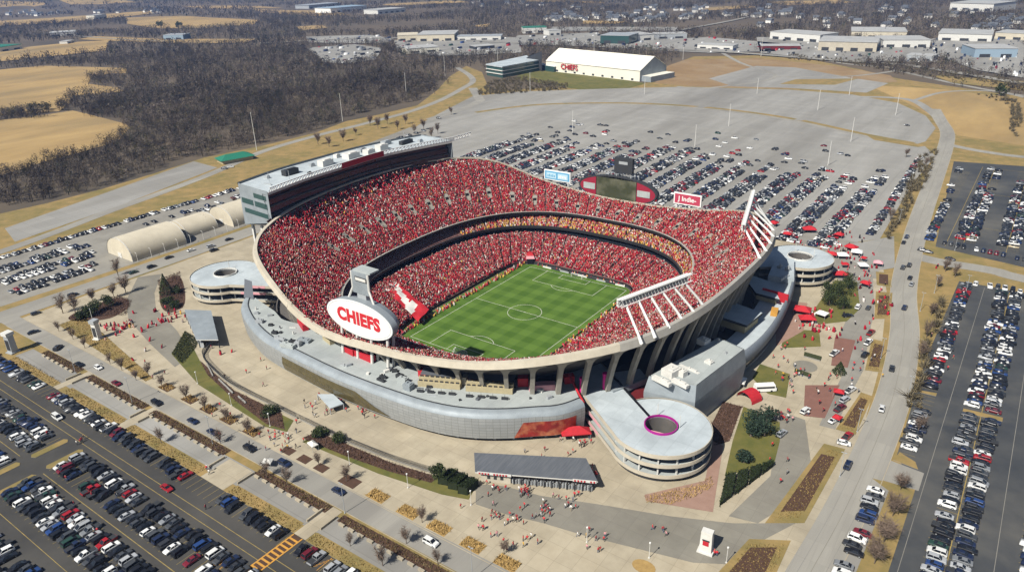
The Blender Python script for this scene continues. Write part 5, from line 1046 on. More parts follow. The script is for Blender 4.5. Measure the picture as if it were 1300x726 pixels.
# vehicles on the move or parked alone: photo spot, heading, kind, colour, label
SOLO = [(43, 423, 1.4, 'sedan', 'black', 'black sedan turning at the west end of the avenue beside the grey pylon'), (74, 443, 2.2, 'suv', 'charcoal', 'dark suv turning off the avenue near its west end'),
 (101, 464, 0, 'sedan', 'black', 'black sedan on the avenue ahead of a small white car'), (125, 468, 0, 'hatchback', 'white', 'small white car driving along the avenue, alone in its colour there'), (148, 488, 0, 'sedan', 'maroon', 'dark maroon sedan on the avenue behind the small white car'),
 (199, 513, 0, 'suv', 'black', 'black suv on the avenue at the left end of the long hedge'), (245, 536, 0, 'sedan', 'navy', 'navy sedan on the avenue, left one of a close pair'), (270, 550, 0, 'sedan', 'navy', 'navy sedan on the avenue, right one of a close pair'),
 (317, 571, 0, 'suv', 'black', 'black suv on the avenue beside the people crossing'), (361, 590, 0, 'suv', 'navy', 'dark navy suv on the avenue just past the crossing people'), (430, 625, 0, 'sedan', 'navy', 'navy sedan on the avenue above the orange crossing'), (547, 690, 0, 'suv', 'white', 'large white suv on the avenue near the bottom edge'),
 (73, 531, 0, 'minivan', 'white', 'white minivan driving down the aisle of the near left car park'), (212, 621, 0, 'sedan', 'red', 'bright red sedan driving in the aisle of the near left car park'),
 (93, 376, H, 'suv', 'black', 'black suv on the west road beside the left car park'), (170, 347, H, 'sedan', 'dark green', 'dark green sedan on the west road near the tent corner'), (193, 340, H, 'suv', 'black', 'black suv on the west road beside the nearest tan tent'), (215, 328, H, 'sedan', 'charcoal', 'charcoal sedan on the west road beside the middle of the tents'), (243, 319, H, 'sedan', 'white', 'white sedan on the west road below the tan tents'), (268, 314, H, 'suv', 'silver', 'silver suv on the west road next to a black suv'), (272, 319, H, 'suv', 'black', 'black suv on the west road next to a silver suv'), (291, 305, H, 'sedan', 'black', 'black sedan on the west road near the stadium corner'), (46, 399, H, 'hatchback', 'dark grey', 'dark grey hatchback at the bend of the west road'),
 (1151, 302, H, 'suv', 'navy', 'navy suv at the head of a queue above the main junction'), (1147, 309, H, 'sedan', 'black', 'black sedan behind a navy suv above the main junction'), (1171, 319, 0, 'suv', 'black', 'black suv turning into the cross road, left of a pair'), (1178, 321, 0, 'sedan', 'black', 'black sedan turning into the cross road, right of a pair'), (1206, 330, -.2, 'sedan', 'charcoal', 'charcoal sedan alone on the cross road'),
 (1146, 341, H, 'suv', 'dark grey', 'dark grey suv below the main junction in the left lane'), (1154, 338, H, 'suv', 'charcoal', 'charcoal suv below the main junction in the right lane'), (1155, 354, H, 'sedan', 'black', 'black sedan on the main road right behind a charcoal suv'), (1157, 362, H, 'sedan', 'silver', 'silver sedan on the main road following a black sedan'), (1148, 392, H, 'suv', 'navy', 'navy suv alone on the main road beside the verge beds'), (1132, 469, H+.1, 'sedan', 'charcoal', 'charcoal sedan on the main road above a white sedan'), (1119, 520, H+.1, 'sedan', 'white', 'white sedan alone in the middle of the main road'), (1076, 592, H, 'suv', 'navy', 'dark navy suv on the main road beside the long verge bed'), (1151, 160, .2, 'sedan', 'black', 'lone black car on the far service road near the bend'),
 (1089, 391, H, 'minivan', 'white', 'white van parked by the dark evergreen trees on the right plaza'), (1076, 402, .8, 'sedan', 'black', 'black sedan parked beside the white van on the right plaza'), (1102, 392, H, 'hatchback', 'dark grey', 'dark grey hatchback alone near the right plaza verge'),
 (1059, 450, H-.2, 'pickup', 'white', 'white pickup on the upper brick paving'), (1105, 424, H-.15, 'pickup', 'red', 'red pickup heading the row beside the verge bed'), (1102, 436, H-.15, 'pickup', 'white', 'white pickup in the row beside the verge bed'), (1098, 452, H-.15, 'suv', 'black', 'black suv ending the row beside the verge bed'),
 (992, 552, H-.2, 'suv', 'silver', 'silver suv parked on the grey path beside the striped lawn'), (1022, 523, H-.2, 'suv', 'white', 'white suv on the lower left corner of the brick paving'), (1075, 556, H-.2, 'pickup', 'red', 'red pickup parked between two verge beds'), (1071, 564, .2, 'hatchback', 'white', 'small white car behind the red pickup by the verge'), (1079, 497, H-.3, 'pickup', 'white', 'white pickup in the tailgate row beside the lower verge bed'), (1072, 509, H-.3, 'suv', 'silver', 'silver suv in the tailgate row beside the lower verge bed'), (1066, 520, H-.3, 'pickup', 'maroon', 'maroon pickup in the tailgate row beside the lower verge bed'), (1058, 535, H-.3, 'sedan', 'white', 'white sedan at the lower end of the tailgate row'),
 (1010, 308, 0, 'suv', 'silver', 'silver suv parked among the red tailgate tents'), (1045, 305, 0, 'suv', 'black', 'black suv parked among the red tailgate tents'), (1062, 311, 0, 'sedan', 'white', 'white sedan parked among the red tailgate tents'), (1030, 310, 0, 'minivan', 'light grey', 'grey minivan parked among the red tailgate tents'),
 (285, 215, .6, 'suv', 'black', 'black suv parked outside the green roofed hut'), (293, 213, .9, 'sedan', 'white', 'white sedan parked outside the green roofed hut'), (557, 151, .3, 'suv', 'black', 'lone black suv at the left corner of the far car park')]
for u, v, h, k, c, lab in SOLO:
    x, y = g(u, v); ALLCARS.append(dict(x=x, y=y, h=h-H, kind=k, col=c, row=None, prev=None, next=None, moving=True, lab=lab))
XY = np.array([[c['x'], c['y'], G+.6] for c in ALLCARS]); pu, pv, pd = proj(XY)
inset_ok = lambda c: (abs((c['x']+3)/119)**2.9+abs((c['y']+2)/112.5)**2.9) > 1.02
for c, u, v, d in zip(ALLCARS, pu, pv, pd): c['d'] = d; c['in'] = (-25 < u < 1325) and (-10 < v < 745) and inset_ok(c) and not (-150 < c['x'] < -104 and -66 < c['y'] < 95); c['vis'] = (-4 < u < 1304) and (v < 730)
ALLCARS = [c for c in ALLCARS if c['in']]
cand = sorted([c for c in ALLCARS if c['vis'] and not c['moving']], key=lambda c: c['d'])
NIND = 298-sum(c['moving'] for c in ALLCARS)
IND = [c for c in ALLCARS if c['moving']]+cand[:NIND]; indset = set(id(c) for c in IND)
used = set()
def carname(c): return f"{c['col']} {c['kind']}"
for c in IND:
    if c['moving']: c['label'] = c['lab']; used.add(c['lab']); continue
    for tries in range(60):
        a, b = c['prev'], c['next']
        if a and b: l = f"{carname(c)} between {carname(a)} and {carname(b)}, {c['row']}"
        elif a or b: l = f"{carname(c)} beside {carname(a or b)}, end of a run, {c['row']}"
        else: l = f"{carname(c)} standing alone between empty bays, {c['row']}"
        if l not in used: break
        c['col'] = str(pick(COLW)); c['kind'] = str(pick(KINDW))
for c in IND:                                            # labels again now that every colour is settled
    if not c['moving']:
        a, b = c['prev'], c['next']
        c['label'] = f"{carname(c)} between {carname(a)} and {carname(b)}, {c['row']}" if a and b else f"{carname(c)} beside {carname(a or b)}, end of a run, {c['row']}" if (a or b) else f"{carname(c)} standing alone between empty bays, {c['row']}"
from collections import Counter
for _ in range(6):
    cnt = Counter(c['label'] for c in IND)
    bad = [c for c in IND if cnt[c['label']] > 1 and not c['moving']]
    if not bad: break
    for c in bad: c['col'] = str(pick(COLW))
    for c in IND:
        if not c['moving']:
            a, b = c['prev'], c['next']
            c['label'] = f"{carname(c)} between {carname(a)} and {carname(b)}, {c['row']}" if a and b else f"{carname(c)} beside {carname(a or b)}, end of a run, {c['row']}" if (a or b) else f"{carname(c)} standing alone between empty bays, {c['row']}"
def put_car(c):
    body, gl, wh, wp = CARS[c['kind']]; nm = NAMES[c['kind']].replace('parked', 'moving') if c['moving'] and c['label'].find('parked') < 0 and c['kind'] != 'pickup' else NAMES[c['kind']]
    o = bpy.data.objects.new(nm, body); COL.objects.link(o); o.location = (c['x'], c['y'], G+.1); o.rotation_euler = (0, 0, c['h']); v = rng.uniform(.85, 1.12); o.color = tuple(min(1, q*v) for q in CARCOL[c['col']])+(1,)
    tag(o, c['label'], CATS[c['kind']], 'vehicles driving or parked singly' if c['moving'] else 'cars parked in the lots')
    w = bpy.data.objects.new('windows', gl); COL.objects.link(w); w.parent = o
    for p in wp: q = bpy.data.objects.new('wheel', wh); COL.objects.link(q); q.parent = o; q.location = p
for c in IND: put_car(c)
# the remaining parked cars, one object
def car_mass():
    rest = [c for c in ALLCARS if id(c) not in indset]; V, Fq, Cq = [], [], []; base = 0; proto = {}
    for k, d in CARDIM.items():
        w = d['W']/2; y0, y1, t0, t1, wb, wt, zb, zt = d['cab']; L = d['L']/2; hz = d['belt'][2][1]; fz = d['belt'][4][1]
        bx = [(-w, -L, .3), (w, -L, .3), (w, L, .3), (-w, L, .3), (-w, -L, hz), (w, -L, hz), (w, L*.92, fz), (-w, L*.92, fz), (-w, y1, hz), (w, y1, hz)]
        v = np.array(bx+[(-wb, y0, zb), (wb, y0, zb), (wb, y1, zb), (-wb, y1, zb), (-wt, t0, zt), (wt, t0, zt), (wt, t1, zt), (-wt, t1, zt)]+[(-wt, t0, zt+.01), (wt, t0, zt+.01), (wt, t1, zt+.01), (-wt, t1, zt+.01)])*CS
        f = np.array([(0, 1, 5, 4), (1, 2, 6, 9), (1, 9, 5, 5), (2, 3, 7, 6), (3, 0, 4, 8), (3, 8, 7, 7), (4, 5, 9, 8), (8, 9, 6, 7), (10, 11, 15, 14), (11, 12, 16, 15), (12, 13, 17, 16), (13, 10, 14, 17), (18, 19, 20, 21)])
        f = [tuple(dict.fromkeys(q)) for q in f]; tri = []
        for q in f: tri += [(q[0], q[1], q[2])]+([(q[0], q[2], q[3])] if len(q) == 4 else [])
        cm = np.zeros(len(v)); cm[:10] = 1; cm[18:] = 1; proto[k] = (v, np.array(tri), cm)
    for c in rest:
        v, f, cm = proto[c['kind']]; ca, sa = math.cos(c['h']), math.sin(c['h']); V.append(np.stack([v[:, 0]*ca-v[:, 1]*sa+c['x'], v[:, 0]*sa+v[:, 1]*ca+c['y'], v[:, 2]+G+.08], 1)); Fq.append(f+base); base += len(v)
        col = np.array(CARCOL[c['col']])*rng.uniform(.85, 1.1); Cq.append(np.where(cm[:, None] > 0, col[None], np.array([[.014, .016, .02]])))
    o = npmesh('parked_cars', np.concatenate(V), np.concatenate(Fq), M['carstuff_tint'], np.clip(np.concatenate(Cq), 0, 1)); tag(o, 'rows of distant cars filling the outer car parks', 'cars', kind='stuff'); print('cars', len(ALLCARS), 'mass', len(rest))
M['carstuff_tint'] = attrmat('distant_car_paint', .3, .5)
car_mass()
# ================================================================ PEOPLE
def person_mesh(pose):
    bm = bmesh.new(); sk = bm.verts.layers.skin.verify(); J = {}
    def v(n, p, r): q = bm.verts.new(p); q[sk].radius = (r, r); J[n] = q; return q
    st = {'stand': .07, 'walk': .30, 'wave': .09, 'stroll': .2}[pose]; up_ = pose == 'wave'
    v('pel', (0, 0, .95), .15); v('wai', (0, 0, 1.12), .135); v('che', (0, .01, 1.33), .17); v('nek', (0, .01, 1.50), .06); v('hea', (0, .03, 1.62), .095); v('top', (0, .03, 1.73), .085)
    for s, d in ((-1, 1), (1, -1)):
        v(f'hip{s}', (s*.10, 0, .90), .095); v(f'kne{s}', (s*.11, d*st*.6+.03, .50), .07); v(f'ank{s}', (s*.11, d*st-.03, .09), .05); v(f'toe{s}', (s*.12, d*st+.13, .05), .045)
        v(f'sho{s}', (s*.19, .0, 1.42), .075)
        if up_ and s == 1: v(f'elb{s}', (s*.36, .12, 1.50), .05); v(f'han{s}', (s*.34, .20, 1.78), .045)
        else: v(f'elb{s}', (s*.27, -d*st*.3-.02, 1.15), .05); v(f'han{s}', (s*.26, -d*st*.6+.12, .92), .045)
    E = [('pel', 'wai'), ('wai', 'che'), ('che', 'nek'), ('nek', 'hea'), ('hea', 'top')]
    for s in (-1, 1): E += [('pel', f'hip{s}'), (f'hip{s}', f'kne{s}'), (f'kne{s}', f'ank{s}'), (f'ank{s}', f'toe{s}'), ('che', f'sho{s}'), (f'sho{s}', f'elb{s}'), (f'elb{s}', f'han{s}')]
    for a, b in E: bm.edges.new((J[a], J[b]))
    J['pel'][sk].use_root = True; me = bpy.data.meshes.new('person'); bm.to_mesh(me); bm.free(); o = bpy.data.objects.new('person', me); COL.objects.link(o); o.modifiers.new('s', 'SKIN'); sb = o.modifiers.new('d', 'SUBSURF'); sb.levels = 1
    dg = bpy.context.evaluated_depsgraph_get(); out = bpy.data.meshes.new_from_object(o.evaluated_get(dg)); bpy.data.objects.remove(o); return out
def cloth(pants):
    m, nt, b = nmat('clothed_person'); N, L = nt.nodes, nt.links; tc = N.new('ShaderNodeTexCoord'); sp = N.new('ShaderNodeSeparateXYZ'); L.new(tc.outputs['Object'], sp.inputs[0]); oi = N.new('ShaderNodeObjectInfo')
    def step(z): a = N.new('ShaderNodeMath'); a.operation = 'GREATER_THAN'; a.inputs[1].default_value = z; L.new(sp.outputs[2], a.inputs[0]); return a.outputs[0]
    def mix(f, a, c): x = N.new('ShaderNodeMix'); x.data_type = 'RGBA'; L.new(f, x.inputs[0]); (L.new(a, x.inputs[6]) if not isinstance(a, tuple) else setattr(x.inputs[6], 'default_value', (*a, 1))); (L.new(c, x.inputs[7]) if not isinstance(c, tuple) else setattr(x.inputs[7], 'default_value', (*c, 1))); return x.outputs[2]
    c = mix(step(.93), pants, oi.outputs['Color']); c = mix(step(1.49), c, (.42, .25, .17)); c = mix(step(1.67), c, (.05, .035, .025)); L.new(c, b.inputs['Base Color']); b.inputs['Roughness'].default_value = .85; return m
PANTC = {'dark': (.02, .02, .025), 'blue': (.05, .075, .14), 'tan': (.30, .23, .14)}; PM = {}
for pose in ('stand', 'walk', 'wave', 'stroll'):
    base = person_mesh(pose)
    for pc, col in PANTC.items(): me = base.copy(); me.materials.clear(); me.materials.append(cloth(col)); PM[(pose, pc)] = me
SHIRT = {'red': (.52, .02, .03), 'dark red': (.26, .015, .025), 'white': (.72, .71, .68), 'black': (.02, .02, .022), 'grey': (.22, .22, .23), 'gold': (.55, .33, .04), 'pink': (.6, .28, .3)}
SHW = dict(zip(SHIRT, [.46, .2, .12, .1, .05, .03, .04])); POSEW = {'stand': .4, 'walk': .3, 'stroll': .2, 'wave': .1}; PTW = {'dark': .55, 'blue': .3, 'tan': .15}
POSE_WORD = {'stand': 'standing', 'walk': 'striding', 'stroll': 'strolling', 'wave': 'waving'}
PEOPLE = []; pused = set()
def crowd_at(where, u, v, su, sv, n, kind='ell'):
    for _ in range(n):
        uu, vv = u+rng.normal(0, su), v+rng.normal(0, sv); x, y = g(uu, vv)
        for t in range(80):
            s, po, pt = str(pick(SHW)), str(pick(POSEW)), str(pick(PTW)); lab = f"person in {s} top and {pt} trousers {POSE_WORD[po]} {where}"
            if lab not in pused: break
        pused.add(lab); PEOPLE.append((x, y, s, po, pt, lab))
for a in [('by the ticket gate office', 628, 623, 8, 4, 8), ('before the gate turnstiles', 664, 625, 6, 6, 16), ('on the dark path below the gate', 640, 650, 18, 9, 14), ('below the middle of the gate', 691, 652, 8, 9, 14), ('at the right end of the gate', 753, 606, 6, 5, 14), ('midway along the dark path', 722, 640, 8, 6, 10), ('beneath the red canopy by the mural', 733, 562, 9, 4, 12), ('by the lower plaza lamps', 755, 690, 10, 8, 9), ('near the oval straw bed', 655, 690, 16, 6, 9), ('strung along the lower plaza', 620, 668, 12, 8, 8), ('beside the white pylon', 906, 706, 3, 4, 3), ('alone on the wide plaza', 850, 685, 30, 12, 3),
          ('at the podium entrance steps', 425, 515, 13, 6, 20), ('under the podium wall', 465, 528, 7, 4, 8), ('inside the terrace fence', 400, 522, 12, 7, 9), ('on the walk at the fence opening', 365, 556, 16, 8, 16), ('crossing beside the black suv', 345, 565, 10, 6, 8), ('by the left pylon', 150, 416, 14, 3, 12), ('queueing near the left gate', 214, 404, 10, 4, 10), ('along the avenue walk', 190, 480, 40, 20, 5), ('by the left lamp posts', 285, 528, 22, 12, 6), ('on the wide cream terrace', 330, 470, 20, 16, 6), ('on the plaza behind the gate', 690, 575, 26, 6, 5), ('by the mulch and evergreens', 985, 575, 12, 18, 5), ('near the club building lawn', 1000, 450, 16, 12, 8), ('round the white peaked canopy', 1095, 350, 14, 12, 10),
          ('among the near left cars', 140, 640, 60, 35, 12), ('in the near left aisle', 104, 560, 6, 3, 4), ('on the strip path', 266, 597, 4, 3, 4), ('in line on the right plaza', 988, 528, 10, 4, 16), ('on the right round court', 1008, 486, 12, 8, 18), ('on the brick paving', 1046, 500, 14, 14, 12), ('among the tailgate tents', 1060, 322, 26, 12, 24), ('near the big red tents', 1040, 412, 14, 8, 14), ('along the verge beds', 1092, 462, 12, 30, 14), ('beside the far verge', 1112, 405, 6, 26, 6), ('among the right lot cars', 1215, 480, 20, 60, 6)]: crowd_at(*a)
_pd = proj([(q[0], q[1], G+1) for q in PEOPLE])[2]; _or = np.argsort(_pd)
for i in _or[:296]:
    x, y, s, po, pt, lab = PEOPLE[i]; o = bpy.data.objects.new('person', PM[(po, pt)]); COL.objects.link(o); o.location = (x, y, G+.1); o.rotation_euler = (0, 0, rng.uniform(0, 6.28)); o.color = (*SHIRT[s], 1); k = rng.uniform(1.2, 1.45); o.scale = (k*1.05, k*1.05, k)
    tag(o, lab, 'person', 'people walking round the stadium')
_P = np.array([(PEOPLE[i][0], PEOPLE[i][1], G+.1) for i in _or[296:]]); _ex = rng.normal(0, 1, (len(_P)*2, 2))*[5, 5]; _P = np.concatenate([_P, np.repeat(_P, 2, 0)+np.concatenate([_ex, np.zeros((len(_ex), 1))], 1)])
tag(people_mesh(_P, rng.uniform(0, 6.28, len(_P)), tint_of(len(_P), 'red'), 'distant_people', 1.35), 'distant fans in red among the tents and cars beyond the club building', 'crowd', kind='stuff')
# ================================================================ STREET FURNITURE
def tail_tent(u, v, sx, sy, col, label, h=2.6, rz=0, dome=False):
    x, y = g(u, v); r = thing('pop_up_canopy', (x, y, G), label, 'canopy', 'tailgate canopies', 0); m = MB(); ca, sa = math.cos(rz), math.sin(rz); P = lambda a, b, z: (x+a*ca-b*sa, y+a*sa+b*ca, G+z)
    if dome:
        N = 8; m.loft([[P(sx/2*math.cos(q*math.pi/N), b, .2+h*math.sin(q*math.pi/N)) for q in range(N+1)] for b in (-sy/2, -sy/4, 0, sy/4, sy/2)])
    else: m.add([P(-sx/2, -sy/2, h), P(sx/2, -sy/2, h), P(sx/2, sy/2, h), P(-sx/2, sy/2, h), P(-sx*.12, 0, h+sx*.22), P(sx*.12, 0, h+sx*.22)], [(0, 1, 5, 4), (1, 2, 5), (2, 3, 4, 5), (3, 0, 4)]); m.loft([[P(-sx/2, -sy/2, h), P(sx/2, -sy/2, h), P(sx/2, sy/2, h), P(-sx/2, sy/2, h)], [P(-sx/2, -sy/2, h-.35), P(sx/2, -sy/2, h-.35), P(sx/2, sy/2, h-.35), P(-sx/2, sy/2, h-.35)]], True)
    o = part('fabric_top', m, M[col], r)
    for a in (-1, 1):
        for b in (-1, 1): m = MB(); q = P(a*sx*.47, b*sy*.47, 0); m.tube(q, (q[0], q[1], G+h*(.4 if dome else 1)), .06, n=4); part('leg', m, M['steel'], r)
for i, (u, v, sx, sy, col, lab) in enumerate([(982, 287, 5, 5, 'red_fabric', 'small red canopy beside the far end of the right rim'), (999, 301, 5, 4, 'red_fabric', 'wide red canopy nearest the rim in the tailgate area'), (1027, 295, 8, 5, 'red_fabric', 'largest red canopy at the top of the tailgate area'), (1065, 302, 5, 4, 'red_fabric', 'red canopy just below the far car rows'), (1055, 327, 6, 4, 'red_fabric', 'red canopy touching the edge of the far spiral ramp'), (1069, 328, 6, 5, 'white', 'white canopy between two red ones by the far ramp'), (1080, 318, 7, 5, 'red_fabric', 'red canopy beside a striped white one'), (1087, 324, 6, 5, 'white', 'white canopy at the outer side of the tailgate area'), (1095, 341, 5, 5, 'white', 'tall white peaked canopy standing alone on the plaza'), (1096, 332, 3, 3, 'red_fabric', 'tiny red canopy behind the tall white peaked one'), (1114, 338, 5, 4, 'pink', 'pink canopy at the end of the first verge bed'), (1066, 353, 8, 3.4, 'red_fabric', 'long red canopy beside the evergreen clump'), (1098, 364, 5, 4, 'red_fabric', 'red canopy with the white car on the right plaza'), (1018, 398, 8, 6, 'red_fabric', 'big red tent behind the club building'), (1024, 409, 7.5, 5, 'red_fabric', 'big red tent standing just below its twin'), (1043, 403, 5, 4.5, 'white', 'white tent beside the two big red tents'), (935, 488, 7, 5.5, 'offwhite', 'pale grey tent on the mulch beside the club building'), (1072, 340, 4, 3, 'red_fabric', 'little red canopy on the open plaza below the white one'), (1062, 536, 3, 3, 'red_fabric', 'small red canopy at the lower end of the tailgate row'), (1064, 503, 4, 3, 'red_fabric', 'red canopy on the lower brick paving beside pickups'), (341, 592, 3.5, 3, 'offwhite', 'small white table canopy at the fence opening'), (398, 570, 4, 2.5, 'offwhite', 'small white canopy on the avenue walk by the hedge')]):
    tail_tent(u, v, sx, sy, col, lab, rz=.35*(i % 3)-.2)
tail_tent(951, 506, 8, 6, 'red_fabric', 'red rounded inflatable tent beside the white shuttle bus', 3.6, -.4, True)
x, y = g(730, 548, G); tail_tent(731, 556, 11, 4.2, 'red_fabric', 'long bright red canopy in front of the red mural', 3.0, .72)
def bus(u, v, rz, label, L=8.5):
    x, y = g(u, v); r = thing('shuttle_bus', (x, y, G), label, 'bus'); ca, sa = math.cos(rz), math.sin(rz); m = MB(); m.box((x, y, G+.5), (2.7, L, 2.7), rz, taper=.94); m.box((x-sa*L*.45, y+ca*L*.45, G+.5), (2.5, 1.6, 1.2), rz); part('body', m, M['white'], r)
    m = MB(); m.box((x, y, G+1.9), (2.74, L*.86, .8), rz); part('windows', m, M['glass_dark'], r)
    for a in (-1.2, 1.2):
        for b in (-.3, .3): m = MB(); px_, py_ = a, b*L; q = (x+px_*ca-py_*sa, y+px_*sa+py_*ca); m.tube((q[0]-.15*ca, q[1]-.15*sa, G+.5), (q[0]+.15*ca, q[1]+.15*sa, G+.5), .5, n=10); part('wheel', m, M['tyre'], r)
bus(970, 496, -.9, 'white shuttle bus parked behind the red inflatable tent')
def pylon(u, v, w, d, h, mt, label, rz, cap=None, mark=False):
    x, y = g(u, v); r = thing('sign_pylon', (x, y, G), label, 'sign pylon'); m = MB(); m.box((x, y, G+.1), (w*1.3, d*1.5, .5), rz); m.box((x, y, G+.6), (w, d, h), rz, taper=.92); part('tower', m, M[mt], r); ca, sa = math.cos(rz), math.sin(rz)
    if cap: m = MB(); m.box((x, y, G+h+.6), (w*1.15, d*1.3, 1.6), rz); part('cap', m, M[cap], r)
    m = MB(); q = (x+sa*(d/2+.04), y-ca*(d/2+.04))
    if mark: m.box((q[0], q[1], G+h*.42), (w*.5, .08, w*.55), rz, mi=0); m.box((q[0], q[1]-.05, G+h*.66), (w*.6, .08, .5), rz, mi=1); part('emblem', m, [M['red'], M['charcoal']], r)
    else: m.box((q[0], q[1], G+h*.2), (w*.7, .08, h*.62), rz); part('face_panel', m, M['charcoal'], r)
pylon(896, 699, 3.6, 2.4, 7.2, 'offwhite', 'white tapered sign pylon with a red emblem on the lower plaza', .1, None, True)
pylon(17, 447, 3.4, 3, 8.5, 'steel', 'dark grey sign pylon with pale cap at the west end of the avenue', .2, 'offwhite')
pylon(125, 430, 2.8, 2.6, 8.0, 'offwhite', 'pale sign pylon ringed by red shrubs on the round plaza', .3, 'steel')
def lamp(u, v, h, label, group, double=False, z0=G):
    x, y = g(u, v, z0); r = thing('lamp_post', (x, y, z0), label, 'lamp post', group); m = MB(); gm = M['offwhite'] if h < 9 or h > 14 else M['steel']; k = .11 if h < 9 else .12 if h < 14 else .3; m.tube((x, y, z0), (x, y, z0+h), k, k*.65, 6); m.box((x, y, z0), (.5, .5, .3)); part('pole', m, gm, r); m = MB()
    if h < 9: m.tube((x, y, z0+h), (x, y, z0+h+.4), .24, .28, 8)
    else:
        for s in (-1, 1): m.box((x+s*.55, y, z0+h-.1), (.7, .3, .16))
    part('lamp_head', m, M['white'] if h < 9 else M['steel'], r)
for i, (u, v) in enumerate([(251, 487), (294, 515), (343, 541), (444, 590), (518, 619), (598, 641), (745, 688), (824, 708), (922, 714)]): lamp(u, v, 5.6, f'short white lamp post on the plaza side, {ORD[i]} from the left', 'short plaza lamp posts')
for i, (u, v) in enumerate([(96, 474), (168, 511), (270, 563), (438, 651), (600, 735)]): lamp(u, v, 12, f'tall pale lamp post on the avenue hedge line, {ORD[i]} from the left', 'tall avenue lamp posts')
for i, (u, v) in enumerate([(1066, 605), (1088, 548), (1118, 455), (1152, 505), (1168, 395), (1186, 372), (1226, 372), (1141, 285), (1157, 232), (1212, 318)]): lamp(u, v, 10, f'slim lamp post beside the main road, {ORD[i]} from the bottom', 'main road lamp posts')
for i, (u, v, h) in enumerate([(326, 191, 36), (435, 154, 30), (516, 123, 30), (565, 97, 30), (673, 116, 24), (754, 72, 34), (867, 76, 30), (818, 120, 20), (727, 168, 22), (925, 160, 22), (882, 186, 20), (1038, 140, 22), (1078, 121, 22), (1137, 146, 22), (1080, 180, 22), (1051, 210, 20), (961, 119, 18), (966, 72, 30), (632, 86, 26)]): lamp(u, v, h, f'tall high-mast light pole beyond the stadium, {ORD[i]} counted from the left woods', 'high-mast light poles')
x, y = g(123, 425); m = MB(); m.tube((x, y, G), (x, y, G+14), .18, .09, 6); m.tube((x, y, G+14), (x, y, G+14.3), .2, n=6); tag(m.build('flag_pole', M['offwhite'], loc=(x, y, G)), 'bare white flag pole beside the left pylon on the round plaza', 'flag pole')
# the dark boundary fence
FEN = smooth_line([(-95, -124), (-90, -130.5), (-84, -135.6), (-66, -140.5), (-49, -142.8), (-20, -143.4), (-9.5, -143.6)], 4), smooth_line([(-8, -143.5), (10, -143.6), (22, -143.3), (41, -141.8), (61, -138.6), (70, -136)], 4)
for pts, lab in zip(FEN, ('long curved black railing fence round the cream terrace, left of the opening', 'long curved black railing fence round the cream terrace, right of the opening')):
    r = thing('railing_fence', (pts[0][0], pts[0][1], G), lab, 'fence'); m = MB(); lv = lambda z, o=0: [(a, b+o, z) for a, b in pts]; m.loft([lv(G), lv(G+.9), lv(G+.9, .35), lv(G, .35)]); part('base_wall', m, M['concrete_grey'], r); m = MB()
    for z in (1.15, 1.75, 2.35, 2.8):
        for i in range(len(pts)-1): m.tube((*pts[i], G+z), (*pts[i+1], G+z), .06, n=4, cap=False)
    part('rail', m, M['charcoal'], r); m = MB(); step_ = 0
    for i in range(len(pts)-1):
        a, b = Vector((*pts[i], 0)), Vector((*pts[i+1], 0)); L = (b-a).length
        for k in range(int(L/.5)+1): p = a.lerp(b, k/(int(L/.5)+1)); m.tube((p.x, p.y, G+.9), (p.x, p.y, G+2.75), .045, n=3, cap=False)
    part('bar', m, M['charcoal'], r)
m = MB()
for a, b in (((-78, -137.8), (-66.5, -142.6)), ((-62, -142.8), (-47, -146.3)), ((-43, -146.6), (-36, -148))): d = Vector((b[0]-a[0], b[1]-a[1])); m.box(((a[0]+b[0])/2, (a[1]+b[1])/2, G+.1), (d.length, .45, .8), math.atan2(d.y, d.x))
tag(m.build('terrace_wall', M['concrete_lot'], loc=(-60, -143, G)), 'low pale stepped terrace wall in the planting below the left fence', 'wall')
# ================================================================ TREES AND PLANTING
def bare_tree_meshes(seed, h=5.5, spread=2.2, dense=1.0):
    R = random.Random(seed); tr = MB(); tr.tube((0, 0, 0), (R.uniform(-.1, .1), R.uniform(-.1, .1), h*.32), .15, .11, 6); tips = []
    for i in range(7):
        a = i*2.4+R.random(); e = R.uniform(.55, 1.0); L = h*R.uniform(.35, .6); p0 = Vector((0, 0, h*R.uniform(.18, .34))); p1 = p0+Vector((math.cos(a)*spread*.55*e, math.sin(a)*spread*.55*e, L)); tr.tube(p0, p1, .08, .03, 4); tips.append((p0, p1))
    tw = MB()
    for p0, p1 in tips:
        for k in range(int(26*dense)):
            t = R.uniform(.25, 1); p = p0.lerp(p1, t); d = Vector((R.gauss(0, 1), R.gauss(0, 1), abs(R.gauss(.7, .5)))).normalized(); q = p+d*R.uniform(.5, 1.5)*spread/2.2; sd = d.cross(Vector((R.random(), R.random(), R.random()))).normalized()*R.uniform(.04, .09)
            tw.add([p-sd, p+sd, q], [(0, 1, 2)])
            for j in range(2): q2 = p.lerp(q, R.uniform(.4, .9)); q3 = q2+Vector((R.gauss(0, .4), R.gauss(0, .4), R.uniform(.1, .6))); tw.add([q2-sd*.6, q2+sd*.6, q3], [(0, 1, 2)])
    a = tr.build('trunk', M['bark']); b = tw.build('crown', M['twig']); ma, mb_ = a.data, b.data; bpy.data.objects.remove(a); bpy.data.objects.remove(b); return ma, mb_
BARE = [bare_tree_meshes(s, 7.4, 3.1, 1.9) for s in (1, 2, 3)]; BIG = [bare_tree_meshes(s, 9, 5.5, 4.2) for s in (21, 22)]
